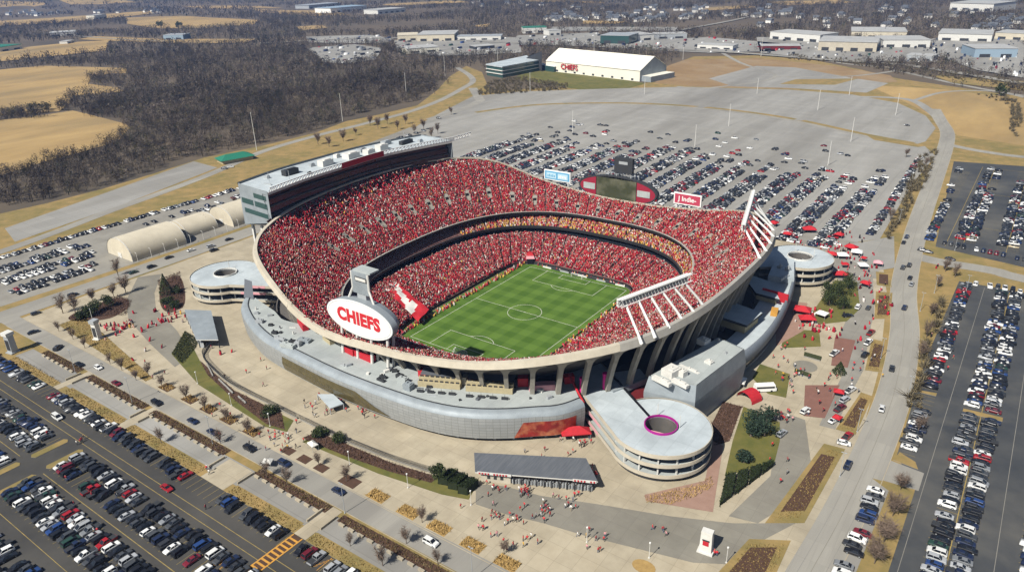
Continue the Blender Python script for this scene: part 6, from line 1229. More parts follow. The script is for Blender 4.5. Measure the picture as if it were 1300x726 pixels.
def bare(u, v, k, label, group, scale=1.0, lib=BARE, nm='bare_tree', cat='tree', z=G+.1):
    x, y = g(u, v); r = thing(nm, (x, y, z), label, cat, group, rng.uniform(0, 6.28)); r.scale = (scale,)*3
    for n_, me in zip(('trunk', 'crown'), lib[k % len(lib)]): o = bpy.data.objects.new(n_, me); COL.objects.link(o); o.parent = r
for i, (u, v) in enumerate([(189, 478), (206, 492), (237, 508), (261, 521), (288, 535), (315, 551)]): bare(u, v, i, f'bare young tree on the upper avenue walk, {ORD[i]} from the left', 'bare avenue trees', rng.uniform(.9, 1.2))
for i, (u, v) in enumerate([(405, 591), (440, 611), (536, 663), (640, 703)]): bare(u, v, i, f'bare young tree in a bed of the lower avenue walk, {ORD[i]} from the left', 'bare avenue trees', rng.uniform(.8, 1.1))
for i, (u, v) in enumerate([(75, 421), (93, 431), (108, 442), (140, 462), (155, 470), (173, 483)]): bare(u, v, i+1, f'bare shrubby tree on the verge by the round plaza, {ORD[i]} from the avenue end', 'bare verge trees', rng.uniform(.7, 1.0))
for i, (u, v) in enumerate([(280, 563), (339, 606), (365, 616), (445, 693), (486, 718), (516, 690), (556, 716), (205, 562)]): bare(u, v, i, f'small bare tree along the avenue strip, {ORD[i]} of a loose line', 'bare strip trees', rng.uniform(.7, 1.1))
for i, (u, v) in enumerate([(188, 308), (213, 300), (240, 285), (262, 290), (150, 350), (160, 372), (145, 378), (118, 384), (96, 398), (300, 262), (80, 398)]): bare(u, v, i, f'leafless tree by the tan tents and west road, {ORD[i]} of the loose line', 'leafless west road trees', rng.uniform(1.1, 1.6))
for i, (u, v) in enumerate([(1143, 622), (1133, 655), (1122, 688), (1110, 715)]): bare(u, v, i, f'wide bare tree beside the roadside parking bay, {ORD[i]} from the top', 'wide roadside trees', 1.0 if i else .8, BIG)
for i, (u, v) in enumerate([(1200, 345), (1212, 352), (1190, 365), (1182, 400), (1176, 428), (1168, 455), (1150, 200), (1175, 212), (1130, 280), (1165, 550)]): bare(u, v, i, f'thin bare tree on the grass beside the main road, {ORD[i]} of the scattered line', 'thin roadside trees', rng.uniform(.9, 1.3))
for i, (u, v) in enumerate([(470, 160), (480, 164), (492, 158), (505, 165), (515, 158), (526, 170), (538, 165), (548, 176), (556, 170), (573, 146), (418, 187), (436, 180), (452, 172), (404, 184)]): bare(u, v, i, f'bare tree on the slope behind the press box building, {ORD[i]} of the clump', 'bare trees behind the press box', rng.uniform(1.3, 2.0))
# evergreens: many small leaf faces
def leafy(name, u, v, h, w, label, group=None, conif=False, n=1500, z=G, col=(.038, .05, .02), leaf=.38):
    if leaf < .5: w *= .82; h *= .9
    x, y = g(u, v); r = thing(name, (x, y, z), label, 'tree', group); m = MB(); m.tube((x, y, z-.2), (x, y, z+h*.8), .22*w/4+.1, .06, 6); part('trunk', m, M['bark'], r)
    R = np.random.default_rng(int(u*7+v)); cl = 16 if not conif else 1
    if conif: t = R.random(n)**.7; zz = h*(.08+.92*(1-t)); rad = w/2*t*(.75+.35*R.random(n)); a = R.uniform(0, 6.28, n); C = np.stack([rad*np.cos(a), rad*np.sin(a), zz], 1)
    else:
        cc = np.stack([R.normal(0, w*.22, cl), R.normal(0, w*.22, cl), h*R.uniform(.35, .8, cl)], 1); cr = R.uniform(.16, .3, cl)*w; k = R.integers(0, cl, n); d = R.normal(0, 1, (n, 3)); d /= np.linalg.norm(d, axis=1)[:, None]; C = cc[k]+d*(cr[k]*R.uniform(.7, 1.05, n))[:, None]; C[:, 2] = np.clip(C[:, 2], .2, h)
    A = R.normal(0, 1, (n, 3)); B = R.normal(0, 1, (n, 3)); A /= np.linalg.norm(A, axis=1)[:, None]; B /= np.linalg.norm(B, axis=1)[:, None]; s = leaf*R.uniform(.5, 1.1, n)[:, None]
    V = np.stack([C-A*s, C+B*s*.7, C+A*s, C-B*s*.7], 1).reshape(-1, 3); F = np.arange(4*n).reshape(-1, 4); cc_ = np.array(col)*R.uniform(.5, 1.7, (n, 1)); o = npmesh('crown', V, F, M['leaf_dark'], np.repeat(cc_, 4, 0)); o.parent = r; return r
for u, v, h, w, lab in ((113, 402, 7, 9, 'dark spreading evergreen at the left end of the round plaza island'), (124, 396, 8, 8, 'tall dark evergreen in the middle of the round plaza island'), (139, 390, 8, 8, 'dark evergreen at the right end of the round plaza island'), (103, 404, 4, 7, 'low dark evergreen bush at the tip of the round plaza island')): leafy('evergreen_tree', u, v, h, w, lab, 'evergreens on the round plaza')
leafy('conifer_tree', 1065, 474, 6.5, 7, 'dark pointed conifer beside the brick paving on the right plaza', None, True, 900); leafy('conifer_tree', 212, 374, 14, 9, 'pointed dark conifer beside the left spiral ramp', None, True)
for u, v, h, w, lab in ((212, 386, 4, 7, 'dark rounded evergreen shrub below the conifer'), (222, 391, 3.5, 6, 'dark evergreen shrub nearest the left gate building'), (225, 372, 4, 6, 'olive brown shrub against the left spiral ramp')): leafy('evergreen_shrub', u, v, h, w, lab, 'shrubs by the left ramp')
for u, v, h, w, lab in ((1052, 388, 9, 11, 'broad dark evergreen at the lower left of the right plaza clump'), (1064, 376, 11, 12, 'tallest dark evergreen in the middle of the right plaza clump'), (1075, 366, 10, 10, 'dark evergreen at the top of the right plaza clump'), (1070, 392, 8, 10, 'dark evergreen at the lower right of the right plaza clump'), (1050, 376, 9, 9, 'dark evergreen at the left of the right plaza clump')): leafy('evergreen_tree', u, v, h, w, lab, 'evergreen clump on the right plaza')
for u, v, h, w, lab in ((960, 540, 8, 8, 'blue green evergreen nearest the grey path on the striped lawn'), (973, 537, 8, 8, 'blue green evergreen at the upper right of the striped lawn'), (953, 554, 7, 8, 'blue green evergreen at the left of the striped lawn group'), (970, 553, 7.5, 9, 'blue green evergreen in the middle of the striped lawn group'), (944, 587, 5, 6, 'single small evergreen low on the striped lawn')): leafy('evergreen_tree', u, v, h, w, lab, 'evergreens on the striped lawn', col=(.028, .045, .030))
leafy('evergreen_tree', 558, 611, 8, 6, 'single dark evergreen beside the fence and tall hedges', None); leafy('evergreen_shrub', 408, 553, 4, 7, 'dark evergreen shrub at the right side of the fence opening', None); leafy('evergreen_shrub', 430, 560, 3.5, 6, 'dark evergreen shrub further right along the fence planting', None); leafy('evergreen_shrub', 345, 524, 3.5, 7, 'dark evergreen shrub at the left side of the fence opening', None)
leafy('evergreen_tree', 1268, 122, 14, 16, 'dark round tree on the far right meadow edge', None, n=500, leaf=1.2)
for u, v, lab in ((204, 34, 'dark round lone tree in the far tan field'), (227, 35, 'small dark lone tree in the far tan field')): leafy('evergreen_tree', u, v, 16, 18, lab, None, n=260, leaf=2.4)
for u, v, lab in ((22, 146, 'round olive tree on the hedgerow of the left meadow'), (42, 141, 'broad olive tree on the hedgerow of the left meadow'), (60, 140, 'thin olive tree at the end of the left meadow hedgerow')): leafy('hedgerow_tree', u, v, 11, 14, lab, None, n=420, leaf=1.0, col=(.06, .055, .03))
def hedge(Q, h, label, group):
    c = np.mean(Q, 0); r = thing('clipped_hedge', (c[0], c[1], G), label, 'hedge', group); R = np.random.default_rng(int(abs(c[0]*13+c[1]*7))); m = MB(); I = [(c[0]+(p[0]-c[0])*.9, c[1]+(p[1]-c[1])*.9) for p in Q]; m.prism(I, G, G+h*.92); part('core', m, M['hedge'], r); n = 700; S = []
    while len(S) < n:
        p = np.array([R.uniform(min(q[0] for q in Q), max(q[0] for q in Q)), R.uniform(min(q[1] for q in Q), max(q[1] for q in Q))])
        if inpoly([p[0]], [p[1]], Q)[0]: S.append((p[0], p[1], G+h*(1 if R.random() < .6 else R.random())))
    C = np.array(S); A = R.normal(0, 1, (n, 3)); B = R.normal(0, 1, (n, 3)); s = .16*R.uniform(.5, 1.2, n)[:, None]; V = np.stack([C-A*s, C+B*s, C+A*s, C-B*s], 1).reshape(-1, 3); o = npmesh('foliage', V, np.arange(4*n).reshape(-1, 4), M['leaf_dark'], np.repeat(np.array([.018, .026, .010])*R.uniform(.5, 1.8, (n, 1)), 4, 0)); o.parent = r; V[:] -= 0
    o.data.transform(Matrix.Translation(-Vector(r.location)))
M['hedge'] = mat('hedge', (.014, .020, .008), .95, c2=(.022, .03, .012), scale=2)
for i in range(4):
    a0, a1 = i/4+.012, (i+1)/4-.012; A, B, C_, D_ = [np.array(p) for p in gp([(920, 606), (982, 589), (983, 592), (911, 646)])]; L = lambda t: A*(1-t)+B*t; R_ = lambda t: D_*(1-t)+C_*t
    hedge([tuple(L(a0)), tuple(L(a1)), tuple(R_(a1)), tuple(R_(a0))], 2.0, f'dark clipped hedge block below the striped lawn, {ORD[i]} of four from the left', 'hedge blocks on the right')
for i, x in enumerate((62.2, 66.6, 71)): hedge([(x, -143.0), (x+3.6, -141.8), (x+3.9, -135.5), (x+.3, -136.8)], 3.4, f'tall dark clipped hedge at the end of the fence, {ORD[i]} of three from the left', 'tall hedges by the gate')
# leafy() builds its crown in world space round the origin of the thing: nothing to shift
# shrubs and straw as ground cover
def cover(name, polys, n, h, col, spread, label, jit=.5):
    V, Cc = [], []
    for poly, zz in polys:
        xs = [p[0] for p in poly]; ys = [p[1] for p in poly]; A_ = abs(sum(poly[i][0]*poly[(i+1) % len(poly)][1]-poly[(i+1) % len(poly)][0]*poly[i][1] for i in range(len(poly))))/2; k = int(n*A_)+8
        x = rng.uniform(min(xs), max(xs), k*3); y = rng.uniform(min(ys), max(ys), k*3); ok = inpoly(x, y, poly); x, y = x[ok][:k], y[ok][:k]; k = len(x); d = rng.normal(0, 1, (k, 3)); d[:, 2] = np.abs(d[:, 2])+.5; d /= np.linalg.norm(d, axis=1)[:, None]; L = h*rng.uniform(.4, 1.2, (k, 1)); P = np.stack([x, y, np.full(k, zz)], 1); Q = P+d*L; s = np.cross(d, rng.normal(0, 1, (k, 3))); s /= np.linalg.norm(s, axis=1)[:, None]; s *= spread*rng.uniform(.5, 1.2, (k, 1))
        V.append(np.stack([P-s, P+s, Q], 1).reshape(-1, 3)); Cc.append(np.repeat(np.array(col)*rng.uniform(1-jit, 1+jit, (k, 1)), 3, 0))
    V = np.concatenate(V); o = npmesh(name, V, np.arange(len(V)).reshape(-1, 3), M['tint'], np.clip(np.concatenate(Cc), 0, 1)); tag(o, label, 'plants', kind='stuff')
shr = [([(-100, -131), (-84, -137.4), (-49, -144.4), (-18, -144.4), (-8, -151), (-17, -152.6), (-42, -149), (-70, -143)], G+.2), ([(2, -151), (24, -149.5), (44, -147), (60, -143.5), (60, -139.8), (41, -143.1), (22, -144.1), (4, -145)], G+.2), (gp([(918, 510), (942, 516), (926, 560), (908, 566), (900, 545)]), G+.1), (gp([(160, 400), (130, 402), (88, 405), (100, 395), (150, 375), (168, 382)]), G+.12), (gp([(200, 356), (228, 345), (234, 372), (232, 392), (208, 394)]), G+.12)]
cover('brown_shrubs', shr, 5, 1.1, (.10, .06, .045), .16, 'low brown winter shrubs in the planting beds')
strips_ = [([(a, -171.5), (b, -170.8), (b, -173.9), (a, -174.3)], G+.16) for a, b in ((-154, -121.5), (-113.5, -68.5), (-63, -14), (4.5, 41), (47, 130))]
cover('hedge_planting', strips_, 6, 1.0, (.13, .095, .045), .16, 'brown and straw winter planting along the avenue strip')
cover('dark_ground_cover', [([(-117, -124), (-101, -141), (-88, -143.5), (-97, -131), (-103, -125.5)], G+.12)], 14, .8, (.035, .042, .016), .2, 'dark green ground cover in the corner by the left gate building')
straw = [([(x-3.6, -160.6), (x+3.6, -160.6), (x+3.6, -156.4), (x-3.6, -156.4)], G+.12) for x in (49.5, 63.5, 76.5, 90, 103)]+[(gp([(818, 630), (850, 624), (880, 617), (903, 605), (905, 618), (880, 632), (850, 640), (822, 638)]), G)]+[([(x-3.4, -160.8), (x+3.4, -160.8), (x+3.4, -156.8), (x-3.4, -156.8)], G+.1) for x in (-75.5, -58.5, -45.5, -32, -17.5)]
cover('straw_grasses', straw, 7, 1.3, (.36, .235, .085), .16, 'tufts of straw coloured ornamental grass in the beds')
verge = [([(-178, -155.5), (-88, -161.2), (-88, -157.8), (-130, -151), (-178, -143)], G+.1)]+[(gp(q), G+.13) for q in ([(1052, 570), (1066, 574), (1015, 658), (982, 658)], [(951, 690), (996, 692), (975, 745), (915, 740)], [(1093, 503), (1103, 506), (1083, 547), (1066, 543)], [(1114, 373), (1131, 375), (1128, 402), (1113, 402)], [(1107, 433), (1122, 437), (1115, 470), (1101, 468)])]+[([(a, -182), (b, -182), (b, -185.8), (a, -185.8)], G+.13) for a, b in ((-160, -119), (-110, -66.5), (-60.5, -12.5), (5, 39), (46, 112))]
cover('dry_verge_grass', verge, 4, .55, (.20, .14, .05), .2, 'dry tufted grass on the verges')
# low pale bollard walls along the strip
for j, (a, b) in enumerate(((-152, -122), (-112, -69), (-62, -14), (5, 40), (48, 120))):
    k = int((b-a)/4.2)
    for i in range(k):
        x = a+(i+.5)*(b-a)/k; m = MB(); m.box((x, -175.2, G+.07), (2.3, .8, .75)); o = m.build('stone_block', M['concrete_cream'], loc=(x, -175.2, G)); tag(o, f'pale stone block below the avenue hedge, in its {ORD[j]} stretch from the left', 'stone block', 'stone blocks along the hedge')
for i, (x, y) in enumerate(((-118.5, -177), (-113.2, -177), (-66.5, -177), (-60.6, -177), (-12, -178), (4.6, -178), (39.4, -177), (45.9, -177))):
    m = MB(); m.box((x, y, G+.05), (.5, 6.5, .9)); tag(m.build('step_wall', M['concrete_cream'], loc=(x, y, G)), f'low pale wall beside a strip crossing, {ORD[i]} from the left', 'wall')
# ================================================================ FAR BUILDINGS AND HOUSES
M['blue_grey'] = mat('blue_grey_cladding', (.25, .33, .40), .6)
M['house_wall'] = objmat('house_wall', .8, .2)
M['far_roof'] = mat('far_roof', (.40, .40, .385), .7, c2=(.33, .33, .32), scale=.05)
def shed(u0, v0, u1, v1, depth, h, roofm, wallm, label, dv=None):
    a, b = Vector((*g(u0, v0), 0)), Vector((*g(u1, v1), 0)); d = (b-a).normalized(); n_ = Vector((-d.y, d.x, 0)); z = float(terrain(*(a+b)[:2]/2)) if False else float(terrain((a.x+b.x)/2, (a.y+b.y)/2)); r = thing('warehouse', ((a.x+b.x)/2, (a.y+b.y)/2, z), label, 'warehouse', 'far commercial buildings'); P = lambda p, s: ((p+n_*s).x, (p+n_*s).y)
    Q = [P(a, 0), P(b, 0), P(b, depth), P(a, depth)]; m = MB(); m.prism(Q, z-2, z+h); part('wall', m, M[wallm], r); c = np.mean(Q, 0); Q2 = [(c[0]+(p[0]-c[0])*1.02, c[1]+(p[1]-c[1])*1.02) for p in Q]; m = MB(); m.prism(Q2, z+h, z+h+.8); part('roof', m, M['far_roof' if roofm in ('white', 'cream_white', 'offwhite') else roofm], r)
    m = MB(); L = (b-a).length; k = max(2, int(L/22))
    for i in range(k): p = a+d*(L*(i+.5)/k)-n_*.3; m.box((p.x, p.y, z+1), (L/k*.5, .4, h*.35), math.atan2(d.y, d.x))
    part('window_row', m, M['charcoal'], r)
FARB = [(208, 51, 233, 50.5, 40, 11, 'steel', 'blue_grey', 'pale blue metal barn in the far left fields'), (64, 47.5, 97, 45.5, 60, 9, 'white', 'offwhite', 'long white farm shed in the far left fields'), (0, 67, 29, 62.5, 60, 10, 'green_roof', 'cream_white', 'green roofed white farm building at the left edge'), (86, 56.5, 95, 54.5, 18, 6, 'white', 'offwhite', 'small white farmhouse below the long farm shed'), (121, 26.5, 136, 24.5, 30, 14, 'white', 'cream_white', 'pale farmhouse by the upper left field'), (392, 8, 432, 4.5, 80, 14, 'steel', 'steel', 'low blue grey block on the far left hill'), (420, 16, 466, 12, 90, 16, 'blue_grey', 'white', 'long white block with blue front on the far hill'), (480, 18.5, 515, 15.5, 80, 12, 'cream_white', 'offwhite', 'long pale block right of the blue fronted one'), (505, 53, 531, 52, 60, 12, 'tan_tent', 'tan_tent', 'tan warehouse left of the large cream one'), (530, 53.5, 577, 52.5, 90, 14, 'cream_white', 'tan_tent', 'large cream warehouse beyond the woods road'), (517, 69, 558, 66, 50, 9, 'cream_white', 'cream_white', 'low cream warehouse below the large one'), (580, 52, 636, 51, 40, 8, 'steel', 'offwhite', 'long grey store right of the cream warehouses'), (604, 64, 628, 62, 30, 6, 'white', 'charcoal', 'small white roofed filling station by the highway'), (664, 43, 694, 42, 40, 12, 'green_roof', 'offwhite', 'white building with green roof beyond the highway'), (697, 46, 712, 45, 30, 11, 'white', 'offwhite', 'small white building beside the green roofed one'), (762, 56, 798, 57, 60, 16, 'steel', 'glass_green', 'dark green glass block beyond the practice hall'), (796, 54, 830, 51.5, 60, 12, 'white', 'offwhite', 'white roofed block joined to the dark glass one'), (832, 50, 872, 49, 40, 9, 'white', 'steel', 'low white shed right of the glass block'), (885, 62, 930, 64, 30, 7, 'cream_white', 'offwhite', 'white depot with parked lorries beyond the dirt lot'), (977, 50, 1040, 55, 60, 14, 'white', 'offwhite', 'long white warehouse left of the cream pair'), (966, 64, 1016, 64, 30, 7, 'offwhite', 'red_dark', 'low store with reddish front beyond the gravel lot'), (1038, 65, 1112, 67, 90, 16, 'cream_white', 'cream', 'largest cream warehouse right of centre'), (1080, 49, 1150, 50, 90, 13, 'offwhite', 'tan_tent', 'long tan warehouse behind the largest cream one'), (1120, 61, 1180, 61, 70, 13, 'white', 'offwhite', 'white warehouse right of the largest cream one'), (1150, 77, 1184, 79, 30, 8, 'white', 'steel', 'small white shed below the white warehouse'), (1190, 52, 1258, 54, 90, 13, 'white', 'offwhite', 'long white roofed warehouse at upper right'), (1236, 74, 1290, 74, 60, 14, 'white', 'blue_grey', 'white and blue building at the right edge'), (1205, 13, 1260, 15, 140, 20, 'white', 'offwhite', 'pale long block near the top right horizon'), (1262, 50, 1300, 52, 60, 12, 'offwhite', 'tan_tent', 'tan roofed shed at the far right edge')]
for t in FARB: shed(*t)
HB = MB(); HB.prism([(-6, -5), (6, -5), (6, 5), (-6, 5)], -1, 5.5); _h = HB.build('wall', M['house_wall']); HWALL = _h.data; bpy.data.objects.remove(_h)
HB = MB(); HB.add([(-6.6, -5.6, 5.4), (6.6, -5.6, 5.4), (6.6, 5.6, 5.4), (-6.6, 5.6, 5.4), (-6.6, 0, 9.2), (6.6, 0, 9.2)], [(0, 1, 5, 4), (2, 3, 4, 5), (1, 2, 5), (3, 0, 4)]); _h = HB.build('roof', M['roof_slate']); HROOF = _h.data; bpy.data.objects.remove(_h)
def house(u, v, where):
    x, y = g(u, v); z = float(terrain(x, y)); r = thing('house', (x, y, z), f'small pale pitched-roof house {where}', 'house', f'houses {where}', rng.uniform(0, 3.1)); k = rng.uniform(1.0, 1.5); r.scale = (k, k, k); w = bpy.data.objects.new('wall', HWALL); COL.objects.link(w); w.parent = r; s = rng.uniform(.5, .85); w.color = (s, s*.97, s*.9, 1); q = bpy.data.objects.new('roof', HROOF); COL.objects.link(q); q.parent = r
for n, u0, u1, v0, v1, wh in ((58, 692, 880, 20, 28, 'in the dense estate at top centre'), (22, 700, 900, 8, 19, 'scattered above the estate at top centre'), (26, 2, 205, 13, 18, 'in the row along the far left fields'), (10, 590, 690, 3, 12, 'among trees at top left of centre'), (38, 960, 1240, 8, 36, 'among the trees of the upper right suburb'), (20, 1230, 1300, 22, 44, 'in the estate at the upper right edge'), (12, 880, 975, 12, 24, 'on the slope right of the estate')):
    for _ in range(n):
        u = rng.uniform(u0, u1); v = v0+(v1-v0)*rng.random(); house(u, v, wh)
# tan fields among the woods
FIELDS = {'f1': [(-40, 92), (0, 89), (55, 84), (160, 87), (162, 93), (118, 96), (112, 107), (150, 112), (158, 117), (95, 122), (88, 132), (75, 142), (-40, 150)], 'f2': [(-40, 158), (60, 146), (92, 141), (110, 145), (160, 158), (165, 163), (150, 180), (110, 192), (60, 205), (0, 224), (-40, 236)], 'f3': [(-10, 68), (40, 60), (100, 54), (138, 52), (134, 65), (70, 72), (20, 77), (-10, 80)], 'f4': [(160, 24), (230, 21), (330, 25), (322, 31), (260, 36), (200, 37), (162, 32)], 'f5': [(-10, 25), (100, 19), (190, 14.5), (196, 18), (120, 27), (50, 31), (-10, 33)], 'f6': [(120, 47), (205, 50), (325, 50), (312, 55), (240, 56), (100, 51)], 'f7': [(320, 9), (420, 12), (444, 19), (400, 20), (330, 14)], 'f8': [(375, 34), (410, 32), (416, 36), (384, 39)], 'f9': [(598, 34), (622, 31), (618, 36)], 'f10': [(70, 4), (150, 1.5), (175, 4), (90, 7)], 'f11': [(740, 27), (800, 28), (780, 31), (740, 31)], 'f12': [(970, 2), (1060, 0.5), (1090, 4), (1000, 6)], 'f14': [(230, 8), (330, 5), (360, 7), (260, 11)], 'f15': [(480, 5), (580, 3), (600, 6), (500, 8)], 'f16': [(640, 1), (760, 0), (770, 3), (660, 4)], 'f17': [(0, 9), (60, 7), (50, 11), (0, 13)], 'f18': [(880, 9), (950, 5), (960, 8), (900, 12)], 'f19': [(1100, 40), (1140, 38), (1160, 40), (1110, 43)], 'f13': [(1180, 96), (1300, 104), (1300, 116), (1210, 106)]}
for k, q in FIELDS.items(): far_patch('meadow', gp(q), 'field_grass' if k not in ('f13',) else 'dry_grass', .5 if k in ('f1', 'f2', 'f13') else 1.2)
LOTS = [[(390, 62), (450, 57), (485, 62), (478, 76), (440, 82), (412, 80)], [(388, 47), (470, 45), (500, 50), (490, 56), (392, 55)], [(500, 52), (660, 48), (662, 68), (560, 72), (505, 66)], [(655, 46), (760, 42), (770, 58), (660, 58)], [(760, 54), (900, 48), (990, 56), (985, 66), (900, 68), (770, 62)], [(960, 48), (1120, 50), (1190, 62), (1190, 80), (1060, 78), (965, 68)], [(1180, 50), (1300, 46), (1300, 100), (1240, 90), (1190, 72)], [(700, 35), (860, 35), (860, 40), (700, 40)]]
for q in LOTS: far_patch('yard', gp(q), 'concrete_lot', 1.0)
for pts, w in (([(330, 56), (500, 49), (700, 58), (900, 66), (1060, 78), (1150, 84), (1300, 108)], 16), ([(95, 47), (160, 51), (210, 53)], 10), ([(860, 40), (930, 26), (975, 14)], 12), ([(1240, 70), (1252, 40), (1262, 18)], 12)):
    far_patch('road', strip(smooth_line(gp(pts), 4), w), 'concrete_road', 1.6)
def lot_cars():                                          # far yards are dotted with vehicles
    V, F, C = [], [], []; b = 0
    for q, n in zip(LOTS[:7], (60, 35, 60, 40, 60, 90, 80)):
        us = rng.uniform(min(p[0] for p in q), max(p[0] for p in q), n*3); vs = rng.uniform(min(p[1] for p in q), max(p[1] for p in q), n*3); ok = inpoly(us, vs, q)
        for u, v in list(zip(us[ok], vs[ok]))[:n]:
            x, y = g(u, v); z = float(terrain(x, y))+1; L = rng.choice([5, 5, 6, 12]); h = 1.6 if L < 10 else 3.6; box = np.array([[-1, -1, 0], [1, -1, 0], [1, 1, 0], [-1, 1, 0], [-.9, -.8, 1], [.9, -.8, 1], [.9, .8, 1], [-.9, .8, 1]])*[1.1 if L < 10 else 1.4, L/2, h]; V.append(box+[x, y, z]); F.append(np.array([(4, 5, 6, 7), (0, 1, 5, 4), (1, 2, 6, 5), (2, 3, 7, 6), (3, 0, 4, 7)])+b); b += 8; c = CARCOL[str(pick(COLW))]; C.append(np.tile(c, (8, 1)))
    tag(npmesh('yard_vehicles', np.concatenate(V), np.concatenate(F), M['carstuff_tint'], np.concatenate(C)), 'far vehicles dotted about the commercial yards', 'cars', kind='stuff')
lot_cars()
# ================================================================ WOODS: leafless trees as one mass
WOOD_NEAR = [[(-80, 262), (0, 262), (60, 256), (130, 238), (200, 214), (235, 200), (262, 199), (330, 184), (400, 166), (440, 150), (500, 133), (530, 128), (560, 104), (575, 84), (560, 70), (520, 60), (480, 60), (450, 50), (350, 56), (200, 58), (100, 88), (-80, 90)]]
CLEAR = list(FIELDS.values())+LOTS+[[(-80, 285), (60, 262), (200, 222), (272, 196), (270, 206), (330, 190), (440, 158), (530, 138), (556, 116), (570, 98), (580, 82), (610, 84), (612, 92), (700, 84), (840, 88), (870, 66), (1010, 68), (1090, 82), (1140, 96), (1300, 122), (1400, 150), (1400, 800), (-80, 800)], [(270, 190), (325, 190), (330, 215), (262, 222)]]
def woods():
    Vs, Cs = [], []
    def batch(n, dist0, dist1, keepfn, hgt, slivers, wid, crown):
        a = rng.uniform(math.radians(76), math.radians(172), n); d = np.sqrt(rng.uniform(dist0**2, dist1**2, n)); x = CAMP[0]+d*np.cos(a); y = CAMP[1]+d*np.sin(a); z = terrain(x, y)
        u, v, dp = proj(np.stack([x, y, z], 1)); ok = (dp > 0) & (u > -70) & (u < 1370) & (v > -25) & (v < 330)
        x, y, z, u, v = x[ok], y[ok], z[ok], u[ok], v[ok]; k = keepfn(x, y, u, v)
        ju = u+(v/60)*(3*np.sin(x/14+y/9)+rng.normal(0, 1.2, len(u))); jv = v+(v/130)*(2*np.sin(y/12-x/17)+rng.normal(0, .8, len(u)))
        for q in CLEAR: k &= ~inpoly(ju, jv, q)
        k &= ~((np.sin(x/33+1)*np.sin(y/41+x/90) > .86))
        x, y, z = x[k], y[k], z[k]; m = len(x); h = hgt*rng.uniform(.6, 1.25, m); pal = np.array([[.088, .072, .056], [.062, .05, .041], [.145, .12, .096], [.042, .035, .031], [.10, .088, .048], [.026, .032, .017]]); tc = pal[rng.choice(6, m, p=[.34, .25, .14, .15, .06, .06])]; pat = .62+.75*(np.sin(x/47+y/61)*np.sin(y/83-x/120)*.5+.5)*(.7+.6*(np.sin(x/19-y/27)*.5+.5)); tc = tc*pat[:, None]
        S = slivers; B = np.stack([x, y, z], 1)[:, None, :]; r = crown*rng.uniform(.6, 1.2, (m, 1)); w3 = rng.normal(0, 1, (m, S, 3)); w3 /= np.linalg.norm(w3, axis=2, keepdims=True); w3 *= rng.random((m, S, 1))**.4
        base = B+np.stack([w3[..., 0]*r, w3[..., 1]*r, h[:, None]*(.58+.42*w3[..., 2])], -1); dd = rng.normal(0, 1, (m, S, 3))+np.array([0, 0, .8]); dd /= np.linalg.norm(dd, axis=2, keepdims=True); tip = base+dd*(h[:, None, None]*.2*rng.uniform(.6, 1.5, (m, S, 1)))
        base[:, :2] = B+np.array([0, 0, 0]); tip[:, :2] = B+np.stack([rng.normal(0, .15, (m, 2))*r, rng.normal(0, .15, (m, 2))*r, h[:, None]*rng.uniform(.6, .95, (m, 2))], -1)
        d_ = tip-base; s = np.cross(d_, rng.normal(0, 1, (m, S, 3))); s /= np.linalg.norm(s, axis=2, keepdims=True)+1e-6; s *= wid*rng.uniform(.4, 1.2, (m, S, 1)); V = np.stack([base-s, base+s, tip], 2).reshape(-1, 3); Vs.append(V); c = np.repeat(tc[:, None, :]*rng.uniform(.82, 1.2, (m, S, 1)), 3, 1).reshape(-1, 3); Cs.append(c); print('woods', m)
    near = lambda x, y, u, v: np.any([inpoly(u, v, q) for q in WOOD_NEAR], 0)
    batch(26000, 480, 1150, near, 11, 56, .24, 3.8)
    batch(24000, 1000, 1700, lambda x, y, u, v: near(x, y, u, v) | (rng.random(len(u)) < .75), 12, 22, .5, 5)
    batch(26000, 1650, 3000, lambda x, y, u, v: np.sin(x/170+y/210)+np.sin(y/130-x/90) > -.9, 13, 14, 1.0, 8)
    batch(22000, 2900, 6000, lambda x, y, u, v: np.sin(x/330+y/400)+np.sin(y/260-x/180) > -1.1, 15, 10, 2.4, 16)
    V = np.concatenate(Vs); C = np.clip(np.concatenate(Cs), 0, 1); o = npmesh('woodland', V, np.arange(len(V)).reshape(-1, 3), M['woods'], C); tag(o, 'grey brown leafless winter woodland spreading to the horizon', 'woods', kind='stuff')
    # scrub belts: below the practice field, along the roads
    bl = []
    for q, n in (([(606, 118), (625, 104), (660, 98), (720, 108), (722, 114), (660, 119), (606, 121)], 420), ([(1240, 120), (1290, 126), (1298, 150), (1292, 175), (1282, 165), (1284, 135)], 120), ([(1000, 76), (1060, 80), (1140, 92), (1240, 104), (1300, 116), (1300, 104), (1210, 92), (1100, 78), (1000, 70)], 520), ([(1168, 200), (1192, 185), (1178, 225), (1150, 275), (1128, 305), (1124, 300), (1150, 240)], 130), ([(1150, 520), (1165, 470), (1176, 420), (1196, 360), (1205, 345), (1195, 400), (1180, 460), (1160, 540)], 60)):
        us = rng.uniform(min(p[0] for p in q), max(p[0] for p in q), n*4); vs = rng.uniform(min(p[1] for p in q), max(p[1] for p in q), n*4); ok = inpoly(us, vs, q); bl += [g(u, v) for u, v in list(zip(us[ok], vs[ok]))[:n]]
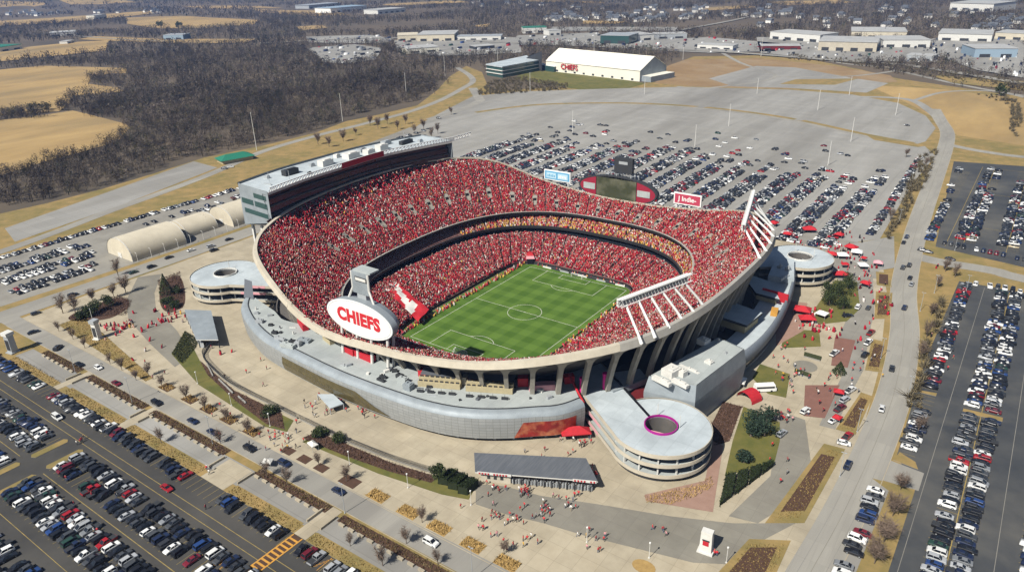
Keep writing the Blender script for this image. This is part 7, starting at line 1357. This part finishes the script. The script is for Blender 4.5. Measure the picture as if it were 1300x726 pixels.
    x, y = np.array(bl).T; m = len(x); S = 26; h = rng.uniform(2.5, 6, m); B = np.stack([x, y, np.full(m, G)], 1)[:, None, :]; base = B+np.stack([rng.normal(0, .5, (m, S)), rng.normal(0, .5, (m, S)), rng.uniform(0, .4, (m, S))*h[:, None]], -1); tip = B+np.stack([rng.normal(0, 1.6, (m, S)), rng.normal(0, 1.6, (m, S)), rng.uniform(.4, 1, (m, S))*h[:, None]], -1); s = np.cross(tip-base, rng.normal(0, 1, (m, S, 3))); s /= np.linalg.norm(s, axis=2, keepdims=True)+1e-6; s *= .22
    V = np.stack([base-s, base+s, tip], 2).reshape(-1, 3); c = np.repeat(np.array([.12, .10, .062])*rng.uniform(.5, 1.5, (m, S, 1)), 3, 1).reshape(-1, 3); tag(npmesh('scrub', V, np.arange(len(V)).reshape(-1, 3), M['woods'], c), 'brown scrub belts beside the roads and practice field', 'scrub', kind='stuff')
woods()
# ================================================================ AIR
hz = MB(); hz.prism([(-9000, -700), (6000, -700), (6000, 9000), (-9000, 9000)], -60, 330); ho = hz.build('haze', bpy.data.materials.new('haze_air')); hm = ho.data.materials[0]; hm.use_nodes = True; hn = hm.node_tree
for n in list(hn.nodes):
    if n.type == 'BSDF_PRINCIPLED': hn.nodes.remove(n)
pv_ = hn.nodes.new('ShaderNodeVolumePrincipled'); pv_.inputs['Color'].default_value = (.30, .50, 1, 1); pv_.inputs['Density'].default_value = 7e-5; pv_.inputs['Anisotropy'].default_value = .1
hn.links.new(pv_.outputs[0], [n for n in hn.nodes if n.type == 'OUTPUT_MATERIAL'][0].inputs['Volume']); tag(ho, kind='stuff')
# pieces that belong to a part go one level below it
SUBS = {'roof': ('rooftop_unit', 'roof_vent', 'mast', 'terrace_step', 'expansion_joint'), 'sign_band': ('lettering',), 'face_panel': ('lettering', 'inner_line', 'emblem'), 'face': ('lettering', 'pale_panel'), 'top_panel': ('badge', 'top_canopy', 'strut'), 'long_window': ('mullion',), 'suite_glazing': ('tier_ledge',), 'block_roof': (), 'cabinet': ('badge',), 'glass_wall': ('floor_band',), 'truss': ('floodlight_bank', 'top_plate'), 'upper_parapet': ('upper_parapet_coping',), 'end_wall': ('end_window', 'door'), 'wall': ('window_row', 'window', 'lettering'), 'tower': ('cap', 'face_panel'), 'ticket_office': ('ticket_window',), 'red_end': ('sponsor_panel',)}
KID = {}
for o in COL.objects:
    if o.parent is not None: KID.setdefault(o.parent, []).append(o)
base_name = lambda o: o.name.split('.')[0]
for root, ch in list(KID.items()):
    if root.parent is not None: continue
    done = set()
    for host, subs in SUBS.items():
        hosts = [c for c in ch if base_name(c) == host and c not in done and c.parent is root]
        if not hosts or hosts[0].location.length > 1e-6: continue
        used_ = 0
        for c in ch:
            if base_name(c) in subs and c.parent is root and c not in KID and c not in hosts: c.parent = hosts[min(used_, len(hosts)-1)]; used_ += 1; done.add(c)
